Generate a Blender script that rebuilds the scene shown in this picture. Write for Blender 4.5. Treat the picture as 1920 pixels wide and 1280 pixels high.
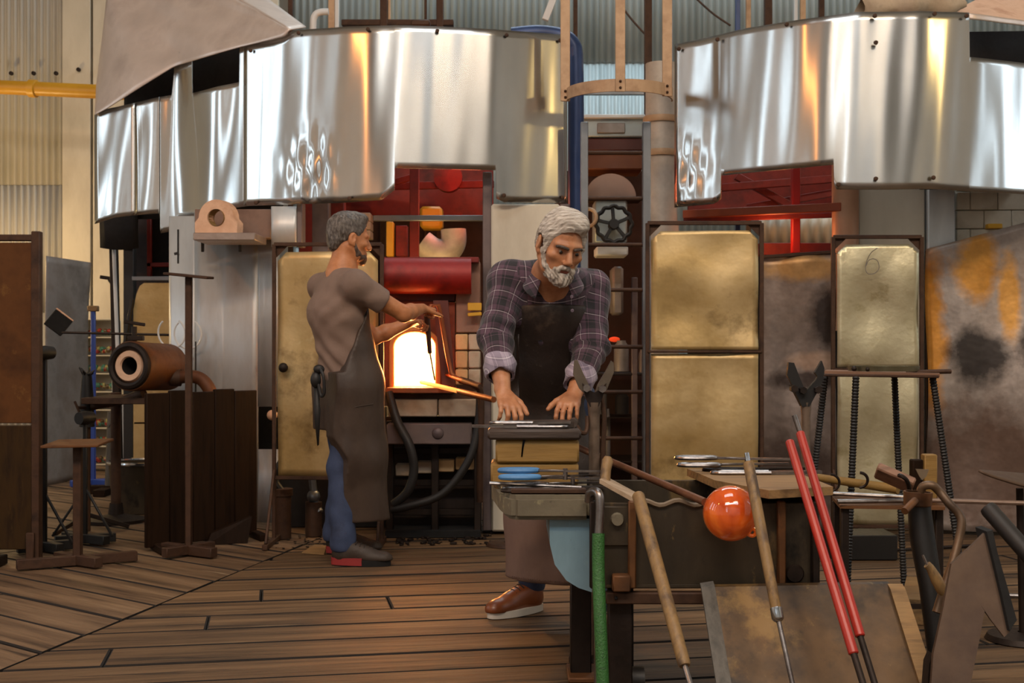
import bpy, bmesh, math, random
import numpy as np
from mathutils import Vector, Matrix
random.seed(7); np.random.seed(7)
scn = bpy.context.scene
for o in list(bpy.data.objects): bpy.data.objects.remove(o)
COL = scn.collection
V = Vector
# ------------------------------------------------------------------ camera
F = 2400.0; CH = 1.12; HY = 650.0          # focal length in px (1920 wide), lens height, horizon row
cam = bpy.data.cameras.new('camera'); camo = bpy.data.objects.new('camera', cam); COL.objects.link(camo)
cam.sensor_width = 36; cam.lens = 36 * F / 1920; cam.shift_y = (HY - 640) / 1920
camo.location = (0, 0, CH); camo.rotation_euler = (math.pi / 2, 0, 0); scn.camera = camo
cam.dof.use_dof = True; cam.dof.focus_distance = 4.6; cam.dof.aperture_fstop = 7.0
# ------------------------------------------------------------------ world, exposure
w = bpy.data.worlds.new('sky'); scn.world = w; w.use_nodes = True
w.node_tree.nodes['Background'].inputs[0].default_value = (.72, .84, 1, 1)
w.node_tree.nodes['Background'].inputs[1].default_value = 1.0
vs = scn.view_settings
vs.view_transform = 'Standard'; vs.look = 'None'; vs.gamma = 1; vs.use_curve_mapping = False; vs.exposure = -0.38
# ------------------------------------------------------------------ lights
COOL = (.80, .92, 1.0); WARM = (1.0, .70, .42); SODIUM = (1.0, .66, .22)
def area(name, loc, target, sx, sy, power, col):
    l = bpy.data.lights.new(name, 'AREA'); l.shape = 'RECTANGLE'; l.size = sx; l.size_y = sy; l.energy = power; l.color = col
    o = bpy.data.objects.new(name, l); COL.objects.link(o); o.location = loc
    o.rotation_euler = (V(target) - V(loc)).to_track_quat('-Z', 'Y').to_euler(); return o
def point(name, loc, r, power, col):
    l = bpy.data.lights.new(name, 'POINT'); l.shadow_soft_size = r; l.energy = power; l.color = col
    o = bpy.data.objects.new(name, l); COL.objects.link(o); o.location = loc; return o
# daylight through the tall windows of the front wall (behind the camera) and the two roof lights
FRONT_Y = -6.0
WINDOWS = [(-3.9, .8, 2.6, 6.6)]   # x, width, z0, z1
for i, (x, wd, z0, z1) in enumerate(WINDOWS):
    area('daylight', (x, FRONT_Y - .06, (z0 + z1) / 2), (x, 0, (z0 + z1) / 2), wd, z1 - z0, 17 * wd * (z1 - z0), COOL)
SIDE_WINDOWS = [(-1, 6.6, .9, 2.0, 5.6), (-1, 4.2, .8, 2.0, 5.6), (-1, 2.4, .3, 2.0, 5.6), (1, 5.8, .9, 2.0, 5.6), (1, 4.3, .35, 2.0, 5.6)]       # side, y, width, z0, z1
for (sd, y, wd, z0, z1) in SIDE_WINDOWS:
    area('daylight', (7.70 * sd, y, (z0 + z1) / 2), (0, y, (z0 + z1) / 2), wd, z1 - z0, 13 * wd * (z1 - z0), COOL)
ROOF_AND_WASH_LIGHTS = [(-.2, 3.6, 3.4, 1.6), (1.4, 10.4, 5.0, 1.2), (0, -2.6, 9.0, 1.4)]                   # x, y, sx, sy; the last is added to wash the front wall
for (x, y, sx, sy), pw in zip(ROOF_AND_WASH_LIGHTS, (130, 250, 680)):
    area('roof_and_wash_light', (x, y, 7.55), (x, y, 0), sx, sy, pw, (.80, .93, 1) if y > 9 else (.93, .96, 1))
# hanging workshop lamps, with added warm fill among them
point('pendant_and_fill', (-4.3, 2.4, 4.5), .07, 150, (1, .34, .07))
area('front_fill', (-2.2, -1.2, 7.3), (-1.6, 3.4, 0), 2.4, .5, 230, WARM)  # both strips are warm fill added behind the camera
area('front_fill', (2.4, -1.0, 7.3), (1.8, 3.4, 0), 2.4, .5, 230, WARM)
point('pendant_and_fill', (3.45, 5.5, 3.2), .05, 17, SODIUM)
point('pendant_and_fill', (-5.0, 10.7, 1.9), .12, 100, (1, .66, .28))
point('pendant_and_fill', (3.6, 9.6, 3.4), .12, 30, WARM)  # hidden warm fill added behind the right hood
# furnace fire and bay lights
point('fire', (-.585, 7.62, 1.03), .07, 60, (1, .42, .12))
point('fire', (-.30, 8.5, 2.1), .10, 8, (1, .18, .07))  # small red light added to brighten the left bay's back plate
point('fire', (1.62, 7.95, 1.80), .08, 5, (1, .32, .10))

# ------------------------------------------------------------------ mesh helpers
def P(px, py, Y): return V(((px - 960) / F * Y, Y, CH - (py - HY) / F * Y))
def G(px, py):
    Y = CH * F / (py - HY); return V(((px - 960) / F * Y, Y, 0))
_bm = bmesh.new(); _o = []
for sx in (-1, 1):
    for sy in (-1, 1):
        for sz in (-1, 1):
            for ax in range(3):
                _o.append((sx, sy, sz, ax))
_b = .2
for sx, sy, sz, ax in _o:
    c = [sx, sy, sz]; _bm.verts.new([c[i] * (1 if i == ax else 1 - _b) for i in range(3)])
_bm.verts.ensure_lookup_table(); bmesh.ops.convex_hull(_bm, input=_bm.verts[:])
bmesh.ops.dissolve_limit(_bm, angle_limit=.01, verts=_bm.verts[:], edges=_bm.edges[:])
_bm.verts.index_update(); BOXF = [tuple(v.index for v in f.verts) for f in _bm.faces]
_ord = [tuple(round(x, 3) for x in v.co) for v in _bm.verts]
BOXV = []
for co in _ord:
    ax = [i for i in range(3) if abs(abs(co[i]) - 1) < .01][0]
    BOXV.append((*(1 if c > 0 else -1 for c in co), ax))
_bm.free()
ORG = {}
def frame(d, up=V((0, 0, 1))):
    d = V(d).normalized(); up = V(up)
    if abs(d.dot(up)) > .98 * up.length: up = V((0, 1, 0))
    s = d.cross(up).normalized(); u = s.cross(d).normalized(); return d, s, u
class MB:
    def __init__(s): s.v = []; s.f = []
    def add(s, vs_, fs):
        o = len(s.v); s.v += [V(v) for v in vs_]; s.f += [tuple(i + o for i in f) for f in fs]; return s
    def box(s, c, d, R=None, b=.004):
        c = V(c); h = [x / 2 for x in d]; b = min(b, min(h) * .45); vs_ = []
        for sx, sy, sz, ax in BOXV:
            q = V([(sg * (h[i] if i == ax else h[i] - b)) for i, sg in enumerate((sx, sy, sz))])
            vs_.append(c + (R @ q if R else q))
        return s.add(vs_, BOXF)
    def box2(s, lo, hi, b=.004):
        lo = V(lo); hi = V(hi); return s.box((lo + hi) / 2, [abs(x) for x in hi - lo], None, b)
    def bar(s, a, b_, w_, h_, up=V((0, 0, 1)), bev=.003):
        a = V(a); b_ = V(b_); d, sd, u = frame(b_ - a, up)
        R = Matrix((d, sd, u)).transposed(); return s.box((a + b_) / 2, ((b_ - a).length, w_, h_), R, bev)
    def tube(s, pts, r, n=10, caps=True, closed=False):
        pts = [V(p) for p in pts]; m = len(pts); rs = r if isinstance(r, (list, tuple)) else [r] * m
        vs_ = []; fs = []; pd = None; u = None
        for i, p in enumerate(pts):
            if closed: d = pts[(i + 1) % m] - pts[i - 1]
            else: d = pts[min(i + 1, m - 1)] - pts[max(i - 1, 0)]
            d.normalize()
            if u is None: _, sd, u = frame(d)
            u = (u - d * u.dot(d)).normalized(); sd = d.cross(u)
            for k in range(n):
                t = 2 * math.pi * k / n; vs_.append(p + (u * math.cos(t) + sd * math.sin(t)) * rs[i])
        for i in range(m if closed else m - 1):
            j = (i + 1) % m
            for k in range(n):
                k2 = (k + 1) % n; fs.append((i * n + k, i * n + k2, j * n + k2, j * n + k))
        if caps and not closed:
            fs.append(tuple(range(n - 1, -1, -1))); fs.append(tuple((m - 1) * n + k for k in range(n)))
        return s.add(vs_, fs)
    def prism(s, poly, ext):
        n = len(poly); ext = V(ext); vs_ = [V(p) for p in poly] + [V(p) + ext for p in poly]
        nr = V((0, 0, 0))
        for i in range(n): nr += V(poly[i]).cross(V(poly[(i + 1) % n]))
        fs = [tuple(range(n)), tuple(range(2 * n - 1, n - 1, -1))] + [(i, i + n, (i + 1) % n + n, (i + 1) % n) for i in range(n)]
        if nr.dot(ext) > 0: fs = [f[::-1] for f in fs]
        return s.add(vs_, fs)
    def lathe(s, prof, o, ax, n=24):
        o = V(o); d, sd, u = frame(ax); vs_ = []; fs = []; m = len(prof)
        for r, t in prof:
            for k in range(n):
                a = 2 * math.pi * k / n; vs_.append(o + d * t + (u * math.cos(a) + sd * math.sin(a)) * max(r, 1e-5))
        for i in range(m - 1):
            for k in range(n):
                k2 = (k + 1) % n; fs.append((i * n + k, i * n + k2, (i + 1) * n + k2, (i + 1) * n + k))
        return s.add(vs_, fs)
    def ball(s, c, r, nu=16, nv=10, sc=(1, 1, 1)):
        c = V(c); vs_ = []; fs = []
        for j in range(nv + 1):
            p = math.pi * j / nv
            for i in range(nu):
                t = 2 * math.pi * i / nu
                vs_.append(c + V((math.sin(p) * math.cos(t) * sc[0], math.sin(p) * math.sin(t) * sc[1], math.cos(p) * sc[2])) * r)
        for j in range(nv):
            for i in range(nu):
                i2 = (i + 1) % nu; fs.append((j * nu + i, (j + 1) * nu + i, (j + 1) * nu + i2, j * nu + i2))
        return s.add(vs_, fs)
    def ring(s, c, ax, R, r, n=32, m=8, a0=0, a1=2 * math.pi):
        d, sd, u = frame(ax); full = abs(a1 - a0 - 2 * math.pi) < 1e-3; c = V(c)
        k = n if full else n + 1
        pts = [c + (u * math.cos(a0 + (a1 - a0) * i / n) + sd * math.sin(a0 + (a1 - a0) * i / n)) * R for i in range(k)]
        return s.tube(pts, r, m, True, full)
    def grid(s, fn, nu, nv):
        vs_ = [fn(i / nu, j / nv) for j in range(nv + 1) for i in range(nu + 1)]
        fs = [(j * (nu + 1) + i, j * (nu + 1) + i + 1, (j + 1) * (nu + 1) + i + 1, (j + 1) * (nu + 1) + i) for j in range(nv) for i in range(nu)]
        return s.add(vs_, fs)
    def build(s, name, m, parent=None, smooth=True, ang=38, solid=0, weld=False):
        org = ORG.get(parent.name, V((0, 0, 0))) if parent else V((0, 0, 0))
        if parent is None:
            lo = [min(v[i] for v in s.v) for i in range(3)]; hi = [max(v[i] for v in s.v) for i in range(3)]
            org = V(((lo[0] + hi[0]) / 2, (lo[1] + hi[1]) / 2, lo[2]))
        me = bpy.data.meshes.new(name); me.from_pydata([v - org for v in s.v], [], s.f)
        if weld:
            b = bmesh.new(); b.from_mesh(me); bmesh.ops.remove_doubles(b, verts=b.verts[:], dist=1e-5); b.to_mesh(me); b.free()
        me.validate(); me.update()
        if smooth:
            me.shade_smooth(); me.set_sharp_from_angle(angle=math.radians(ang))
        me.materials.append(m)
        o = bpy.data.objects.new(name, me); COL.objects.link(o); o.parent = parent
        if parent is None: o.location = org
        ORG[o.name] = org
        if solid:
            md = o.modifiers.new('thickness', 'SOLIDIFY'); md.thickness = solid; md.offset = 0
        return o
def tag(o, label=None, cat=None, group=None, kind=None):
    if label: o['label'] = label
    if cat: o['category'] = cat
    if group: o['group'] = group
    if kind: o['kind'] = kind
    return o
def thing(name, label, cat, loc, group=None):
    o = bpy.data.objects.new(name, None); COL.objects.link(o); o.location = loc; o.empty_display_size = .1
    ORG[o.name] = V(loc); return tag(o, label, cat, group)
def structure(name, loc=(0, 0, 0)):
    o = bpy.data.objects.new(name, None); COL.objects.link(o); o.location = loc; ORG[o.name] = V(loc); o['kind'] = 'structure'; return o

# ------------------------------------------------------------------ materials
def hexc(h):
    c = [int(h[i:i + 2], 16) / 255 for i in (0, 2, 4)]
    return tuple((x / 12.92 if x <= .04045 else ((x + .055) / 1.055) ** 2.4) for x in c) + (1,)
def nn(nt, t, **kw):
    n = nt.nodes.new(t)
    for k, v in kw.items(): setattr(n, k, v)
    return n
def base_mat(name):
    m = bpy.data.materials.new(name); m.use_nodes = True; nt = m.node_tree
    return m, nt, nt.nodes['Principled BSDF']
def coords(nt, stretch=(1, 1, 1), rnd=True, kind='Object'):
    tc = nn(nt, 'ShaderNodeTexCoord'); mp = nn(nt, 'ShaderNodeMapping'); mp.inputs['Scale'].default_value = stretch
    nt.links.new(tc.outputs[kind], mp.inputs['Vector'])
    if rnd:
        oi = nn(nt, 'ShaderNodeObjectInfo'); ml = nn(nt, 'ShaderNodeMath', operation='MULTIPLY'); ml.inputs[1].default_value = 37.0
        nt.links.new(oi.outputs['Random'], ml.inputs[0]); nt.links.new(ml.outputs[0], mp.inputs['Location'])
    return mp.outputs[0]
def noise(nt, vec, scale, detail=5, rough=.6, dist=0):
    n = nn(nt, 'ShaderNodeTexNoise'); n.inputs['Scale'].default_value = scale; n.inputs['Detail'].default_value = detail
    n.inputs['Roughness'].default_value = rough; n.inputs['Distortion'].default_value = dist
    nt.links.new(vec, n.inputs['Vector']); return n.outputs['Fac']
def ramp(nt, fac, stops, interp='LINEAR'):
    r = nn(nt, 'ShaderNodeValToRGB'); cr = r.color_ramp; cr.interpolation = interp
    while len(cr.elements) < len(stops): cr.elements.new(.5)
    for e, (p, c) in zip(cr.elements, stops): e.position = p; e.color = c
    nt.links.new(fac, r.inputs['Fac']); return r.outputs['Color']
def mix(nt, a, b, fac, mode='MIX'):
    m = nn(nt, 'ShaderNodeMix', data_type='RGBA', blend_type=mode)
    for s_, x in ((m.inputs[0], fac), (m.inputs[6], a), (m.inputs[7], b)):
        if hasattr(x, 'is_linked'): nt.links.new(x, s_)
        else: s_.default_value = x
    return m.outputs[2]
def bump(nt, bsdf, h, strength, dist=.01):
    b = nn(nt, 'ShaderNodeBump'); b.inputs['Strength'].default_value = strength; b.inputs['Distance'].default_value = dist
    nt.links.new(h, b.inputs['Height']); nt.links.new(b.outputs[0], bsdf.inputs['Normal']); return b
def mat(name, cols, scale=4, rough=.6, metal=0, bmp=.15, bscale=30, stretch=(1, 1, 1), rvar=.12, spots=None, tint=0, spec=.5, dist=.004, bstretch=None):
    """cols: hex list spread over a noise; spots: (hex, scale, threshold) of stains."""
    m, nt, bs = base_mat(name); vec = coords(nt, stretch)
    n1 = noise(nt, vec, scale, 6, .62)
    k = len(cols); c = ramp(nt, n1, [(.30 + .40 * (i / max(1, k - 1)), hexc(h)) for i, h in enumerate(cols)]) if k > 1 else hexc(cols[0])
    if spots:
        for (hx, sc, th) in spots:
            n2 = noise(nt, vec, sc, 7, .65); f = ramp(nt, n2, [(th, (0, 0, 0, 1)), (min(1, th + .10), (1, 1, 1, 1))])
            c = mix(nt, c, hexc(hx), f)
    if tint:
        oi = nn(nt, 'ShaderNodeObjectInfo'); mr = nn(nt, 'ShaderNodeMapRange'); mr.inputs[3].default_value = 1 - tint; mr.inputs[4].default_value = 1 + tint
        nt.links.new(oi.outputs['Random'], mr.inputs[0]); c = mix(nt, c, mr.outputs[0], 1.0, 'MULTIPLY')
    if hasattr(c, 'is_linked'): nt.links.new(c, bs.inputs['Base Color'])
    else: bs.inputs['Base Color'].default_value = c
    vb = coords(nt, bstretch) if bstretch else vec
    nb = noise(nt, vb, bscale, 5, .6)
    mr = nn(nt, 'ShaderNodeMapRange'); mr.inputs[3].default_value = max(.02, rough - rvar); mr.inputs[4].default_value = min(1, rough + rvar)
    nt.links.new(nb, mr.inputs[0]); nt.links.new(mr.outputs[0], bs.inputs['Roughness'])
    bs.inputs['Metallic'].default_value = metal; bs.inputs['Specular IOR Level'].default_value = spec
    if bmp: bump(nt, bs, nb, bmp, dist)
    return m
M = {}
M['plank'] = mat('worn floor plank', ['36281b', '57422d', '6d543a', '7a6147'], 2.2, .66, 0, .8, 7, (.4, 5, 5), .12, [('20160e', 2.0, .57), ('8d7556', 4, .62), ('15100b', 7, .66)], .22, .3, .012)
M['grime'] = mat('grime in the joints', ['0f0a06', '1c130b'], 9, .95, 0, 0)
M['plank_grey'] = mat('grey worn floor plank', ['32261b', '5c4733', '725a42', '80684e'], 2.2, .62, 0, .7, 7, (.4, 5, 5), .12, [('241910', 1.8, .60), ('a08a6c', 4, .64)], .16, .35, .012)
M['subfloor'] = mat('dark subfloor', ['0c0805', '1a120b'], 3, .9)
M['alu'] = mat('bright aluminium sheet', ['bfc1c0', 'd6d7d5'], 3, .23, 1, .04, 4, (1, 1, .35), .04, [('b9b4ac', 7, .68)], 0, .5, .010)
M['alu_b'] = mat('brushed aluminium cladding', ['9a9b9b', 'b9bcbd', 'a8a29c'], 2.5, .50, .55, .10, 6, (1, 1, .3), .10, [('7d746c', 5, .66)])
M['alu_pink'] = mat('dull aluminium flare', ['cbbdb4', 'd8cac0', 'bfb0a7'], 2.5, .42, .45, .25, 5, (1, 1, 1), .08, [('8f857e', 9, .68)])
M['dark_in'] = mat('dark interior steel', ['0d0908', '1c1310'], 4, .85)
M['corr'] = mat('galvanised corrugated sheet', ['98abb2', 'b3c3c8', 'a5b7bd'], 1.6, .55, .35, .15, 25, (1, 1, .25), .1, [('6d7478', 3, .66)])
M['corr_cream'] = mat('cream painted corrugated sheet', ['9b9a94', 'b3b0a8', 'a6a39b'], 1.5, .6, 0, .1, 25, (1, 1, .25), .1, [('857a63', 3, .66)])
M['cream'] = mat('cream painted sheet', ['c0b8a6', 'cfc7b5', 'b8af9d'], 2, .55, .1, .1, 20, (1, 1, .4), .1, [('9b8f7a', 4, .68), ('7b6f5c', 14, .72)])
M['white_sheet'] = mat('white coated sheet', ['b8bcbf', 'cdd0d0', 'b0b2b2'], 2, .42, .4, .1, 12, (1, 1, .3), .1, [('948f88', 5, .68)])
M['plaster'] = mat('workshop wall', ['bdbbb4', 'cccac2'], 1, .85)
M['brass'] = mat('tarnished brass sheet', ['8a7146', 'b39762', 'c4aa7a', 'a48855'], 1.5, .42, .55, .5, 2.0, (1, 1, 1), .14, [('7d6640', 1.7, .56), ('cfbf97', 2.6, .60), ('5f4c30', 16, .68)], 0, .5, .02)
M['cream_sheet'] = mat('pale tarnished screen sheet', ['a89d79', 'c5bc9c', 'b5a987'], 2.0, .36, .7, .3, 3, (1, 1, 1), .1, [('8f8158', 2, .58), ('7c7054', 12, .68)], 0, .5, .03)
M['steel_sheet'] = mat('heat stained steel sheet', ['7c6c62', '9c8c82', '8b786c'], 2.0, .40, .5, .4, 2.5, (1, 1, 1), .1, [('b37c3e', 1.3, .63), ('3d2f2a', 2.0, .64)], 0, .5, .03)
M['blotched_sheet'] = mat('sheet with orange heat tint', ['8a7c72', 'aa9e96', '97867a'], 1.8, .45, .35, .35, 2.5, (1, 1, .7), .1, [('cf8526', 1.5, .55), ('2e2320', 1.7, .62)], 0, .5, .03)  # orange and dark spots spread by noise
M['grey_sheet'] = mat('dull grey sheet', ['6b635e', '8a8480', '786c64'], 3, .5, .3, .3, 5, (1, 1, 1), .1, [('8c8580', 6, .68)])
M['iron'] = mat('dark iron', ['1a1411', '2d231d', '231a16'], 6, .55, .6, .25, 60)
M['iron_brown'] = mat('brown rusty iron', ['2e1d14', '4a3222', '3a271b'], 8, .65, .4, .3, 60, (1, 1, 1), .1, [('6b4529', 9, .68)])
M['rust'] = mat('rusty plate', ['4a2f1b', '6d4624', '3a2518'], 3, .6, .3, .35, 25, (1, 1, 1), .1, [('8c6232', 4, .64), ('1f1612', 2.6, .60)])
M['steel'] = mat('worn tool steel', ['6a6260', '8b8582', '5a514d'], 9, .32, .95, .1, 60)
M['chrome'] = mat('plated steel', ['a5aab0', 'c2c6ca'], 9, .16, 1, .02, 60)
M['tan_paint'] = mat('tan painted strap', ['a88868', 'bd9d7c', '9b7a5b'], 5, .55, .1, .15, 30, (1, 1, 1), .1, [('6d4c34', 9, .70)])
M['blue_duct'] = mat('blue painted duct', ['24365c', '2f4573', '1d2a47'], 3, .38, .2, .08, 30, (1, 1, .4), .1, [('5c6572', 4, .70)])
M['purple_steel'] = mat('painted steel column', ['5d5152', '70625f', '514548'], 4, .5, .4, .15, 30)
M['red_steel'] = mat('red and red lit steel', ['5a1510', '7a1e14', '45100c'], 4, .6, .1, .15, 30)  # red light of the bays is put into this base colour
M['redhot'] = mat('red hot furnace drum', ['6d0f0b', '8c1710', '4a0b08'], 3, .5, .2, .2, 20)
M['firebrick'] = mat('firebrick', ['b08a5c', 'c9a272', 'a17848'], 5, .85, 0, .5, 45, (1, 1, 1), .08, [('7b5636', 6, .66)], .14)
M['whitebrick'] = mat('pale firebrick', ['a2907c', 'b8a690', '94806a'], 5, .85, 0, .4, 45, (1, 1, 1), .08, [('6f5a48', 6, .68)], .08)
M['white_brick'] = mat('whitewashed brick', ['bdb5a4', 'cdc5b4', 'b0a794'], 4, .8, 0, .3, 40)
M['refractory'] = mat('pink refractory', ['c79c7e', 'd8b092', 'b88a6c'], 6, .85, 0, .4, 50)
M['wood'] = mat('tan turned wood', ['6b5236', '86693f', '5a452f'], 4, .55, 0, .3, 20, (5, 5, 1.6), .1, [('4a3a2a', 2.2, .54), ('5f6663', 1.6, .60)])
M['wood_x'] = mat('sawn timber', ['6f5435', '8f6f45', '5a4228'], 5, .65, 0, .4, 14, (.6, 6, 6), .1, [('3f2c1b', 4, .66)])
M['wood_block'] = mat('yellow hardwood block', ['6d5326', '8d6d36', '7d5f2c'], 4, .6, 0, .4, 14, (.7, 4, 6), .1, [('3f2d17', 3, .62)])
M['wood_dark'] = mat('charred board', ['150d08', '24170e', '1b110a'], 4, .6, 0, .4, 12, (6, 6, .5), .1, [('2b1c10', 3, .68)], .2, .08)
M['wood_char'] = mat('scorched slab', ['2a211c', '40332b', '332822'], 5, .55, 0, .4, 14, (.7, 5, 6))
M['ply'] = mat('dark stained plywood', ['1c1109', '36250f', '24170b'], 3, .6, 0, .2, 12, (5, 5, .8), .1, [('4a3618', 4, .62)], 0, .15)
M['brown_board'] = mat('brown fibreboard', ['43260f', '573517', '3a210e'], 3, .6, 0, .15, 20, (1, 1, 1), .1, [('7b5a2c', 4, .63)], 0, .2)
M['concrete'] = mat('stained concrete ledge', ['4b453a', '69614f', '5a5344'], 5, .75, 0, .5, 35, (1, 1, 1), .1, [('9a9472', 11, .62), ('1f1a15', 16, .62)])
M['tank'] = mat('grimy steel tank', ['2a241c', '42382a', '332b20'], 2.5, .5, .4, .3, 18, (1, 1, .5), .12, [('6b5636', 8, .60), ('15110d', 5, .53), ('7a6238', 15, .66)])
M['tank_blue'] = mat('blue grey enamel', ['56707a', '7592a0', '647f8a'], 2.5, .45, .1, .2, 20, (1, 1, .4), .1, [('3b3f3d', 6, .58), ('26221e', 18, .66), ('8aa4ac', 9, .64)])
M['yellow'] = mat('yellow gas pipe paint', ['c58f1e', 'd6a12c'], 4, .4, 0, .05, 30)
M['white_pipe'] = mat('white pipe', ['c7cbcd', 'd6d8d8'], 4, .4)
M['blue_paint'] = mat('blue painted pole', ['26408c', '2f4da0'], 4, .4)
M['blue_grip'] = mat('blue rubber grip', ['3a6c9e', '4d86bb'], 8, .5, 0, .3, 80)
M['red_paint'] = mat('red coated pipe', ['96241a', 'ab2d20'], 6, .38, 0, .12, 40, (1, 1, .4), .08, [('6e1a12', 8, .70)])
M['green_hose'] = mat('green braided hose', ['173d17', '2b6126', '1c4a1b'], 90, .5, 0, .8, 160)
M['rubber'] = mat('black rubber hose', ['120f0d', '1e1916'], 8, .55, 0, .1, 60)
M['black'] = mat('black paint', ['0b0908', '14100e'], 8, .55, 0, .1, 60)
M['soot_black'] = mat('matt black', ['060505', '0a0908'], 8, .9, 0, 0)
M['steel_blue'] = mat('blue grey machine paint', ['8f9a9c', 'a7b2b3'], 3, .45, .3)
M['insul'] = mat('insulating blanket', ['a89680', 'c2af97', '978570'], 6, .9, 0, .6, 20)
M['duct_wrap'] = mat('pale wrapped duct', ['a39a90', 'bdb4a9', '968c83'], 4, .6, .2, .3, 14)
M['lampblue'] = mat('grey galvanised post', ['6d7074', '83868a'], 4, .4, .7)
M['slate'] = mat('weathered grey board', ['45433e', '5c5851', '383631'], 4, .7, 0, .3, 20, (5, 5, .6))
M['brown_suede'] = mat('brown steel scoop', ['3d2b20', '54402f', '46322a'], 3, .6, .3, .2, 20)
def brushed(m, amount=.75):
    nt = m.node_tree; bs = nt.nodes['Principled BSDF']; tg = nn(nt, 'ShaderNodeTangent', direction_type='RADIAL', axis='Z'); nt.links.new(tg.outputs[0], bs.inputs['Tangent'])
    bs.inputs['Anisotropic'].default_value = amount; bs.inputs['Anisotropic Rotation'].default_value = .25
brushed(M['alu'], .8); brushed(M['alu_b'], .4)
def stained(name, base, stains, rough=.42, metal=.4):
    """sheet with soft blotches at set places: (hex, x, z, half width, half height) in the sheet's own metres."""
    m, nt, bs = base_mat(name); vec = coords(nt, (1, 1, 1), False); sx = nn(nt, 'ShaderNodeSeparateXYZ'); nt.links.new(vec, sx.inputs[0])
    n1 = noise(nt, vec, 2.2, 6, .62); c = ramp(nt, n1, [(.3, hexc(base[0])), (.5, hexc(base[1])), (.7, hexc(base[2]))]); nz = noise(nt, vec, 3.5, 6, .65)
    def mth(op, a, b_=None):
        q = nn(nt, 'ShaderNodeMath', operation=op)
        for i_, x_ in enumerate((a, b_)):
            if x_ is None: continue
            if hasattr(x_, 'is_linked'): nt.links.new(x_, q.inputs[i_])
            else: q.inputs[i_].default_value = x_
        return q.outputs[0]
    for hx, x0_, z0_, a_, b_ in stains:
        dx = mth('DIVIDE', mth('SUBTRACT', sx.outputs[0], x0_), a_); dz = mth('DIVIDE', mth('SUBTRACT', sx.outputs[2], z0_), b_)
        r_ = mth('SQRT', mth('ADD', mth('MULTIPLY', dx, dx), mth('MULTIPLY', dz, dz))); r_ = mth('ADD', r_, mth('MULTIPLY', mth('SUBTRACT', nz, .5), 1.5))
        c = mix(nt, c, hexc(hx), ramp(nt, r_, [(.55, (.92, .92, .92, 1)), (1.0, (0, 0, 0, 1))]))
    nf = noise(nt, vec, 18, 5); c = mix(nt, c, ramp(nt, nf, [(.3, (.82, .82, .82, 1)), (.7, (1.1, 1.1, 1.1, 1))]), 1.0, 'MULTIPLY')
    nt.links.new(c, bs.inputs['Base Color']); bs.inputs['Metallic'].default_value = metal; bs.inputs['Roughness'].default_value = rough
    bump(nt, bs, noise(nt, vec, 2.6, 4), .5, .03); return m
def emis(name, col, st):
    m, nt, bs = base_mat(name); bs.inputs['Base Color'].default_value = (*col, 1)
    bs.inputs['Emission Color'].default_value = (*col, 1); bs.inputs['Emission Strength'].default_value = st; bs.inputs['Roughness'].default_value = .9
    return m
M['fire'] = emis('white hot chamber', (1, .62, .24), 11)
M['firelit_steel'] = emis('steel with firelight glow', (1, .30, .06), 1.6)  # emission imitates the firelight on the iron rod
M['ember'] = emis('red glow', (1, .08, .02), .6)
# ================================================================== THE SHELL
# ---- floor: two fields of wide planks that meet at a seam
floor = structure('floor')
MB().box2((-8, -6.2, -.14), (8, 13.2, -.035)).build('subfloor', M['subfloor'], floor)
MB().box2((-7.9, -6.2, -.034), (7.9, 3.05, -.002)).build('plank_apron', M['plank'], floor)['kind'] = 'stuff'
SA = V((-1.80, 4.35, 0)); SD = V((.50, 2.36, 0)).normalized(); SN = V((SD.y, -SD.x, 0))       # seam point, direction, normal to the right
def plank_mesh(L, W, right):
    bm = bmesh.new(); bmesh.ops.create_cube(bm, size=1)
    for v in bm.verts: v.co = V((v.co.x * L, v.co.y * W, v.co.z * .03 - .015))
    bmesh.ops.bevel(bm, geom=[e for e in bm.edges if all(v.co.z > -.001 for v in e.verts)], offset=.006, segments=1, affect='EDGES')
    return bm
def lay(ang, pitch, o0, rows, umin, umax, lens, right, m):
    a = math.radians(ang); d = V((math.cos(a), math.sin(a), 0)); n = V((-math.sin(a), math.cos(a), 0))
    inv = Matrix((d, n, V((0, 0, 1))))                      # world -> plank axes
    for r in rows:
        u = umin + random.uniform(-lens, 0) * .6
        while u < umax:
            L = lens * random.uniform(.75, 1.3); c = o0 + n * (r * pitch) + d * (u + L / 2)
            bm = plank_mesh(L - .006, pitch - random.uniform(.006, .016), right)
            no = inv @ SN; pc = inv @ (SA + SN * (.009 if right else -.009) - c)
            bmesh.ops.bisect_plane(bm, geom=bm.verts[:] + bm.edges[:] + bm.faces[:], plane_co=pc, plane_no=no, clear_inner=right, clear_outer=not right)
            es = [e for e in bm.edges if e.is_boundary]
            if es: bmesh.ops.holes_fill(bm, edges=es)
            zt = random.uniform(-.005, .0)
            keep = [v for v in bm.verts]
            if keep:
                ws = [c + d * v.co.x + n * v.co.y for v in keep]
                if any(3.0 < w_.y < 11.6 and abs(w_.x) < .46 * w_.y + .6 for w_ in ws):
                    me = bpy.data.meshes.new('plank')
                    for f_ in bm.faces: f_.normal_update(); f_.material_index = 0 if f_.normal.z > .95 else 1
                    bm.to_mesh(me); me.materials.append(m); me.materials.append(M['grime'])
                    o = bpy.data.objects.new('plank', me); COL.objects.link(o); o.parent = floor
                    o.location = c + V((0, 0, zt)); o.rotation_euler = (random.uniform(-.004, .004), 0, a)
            bm.free(); u += L
lay(10.6, .268, V((0, 3.0, 0)), range(-4, 36), -3, 7, 6.0, True, M['plank'])
lay(-38.5, .262, V((-1.9, 4.0, 0)), range(-8, 28), -8, 4, 4.5, False, M['plank_grey'])
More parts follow.
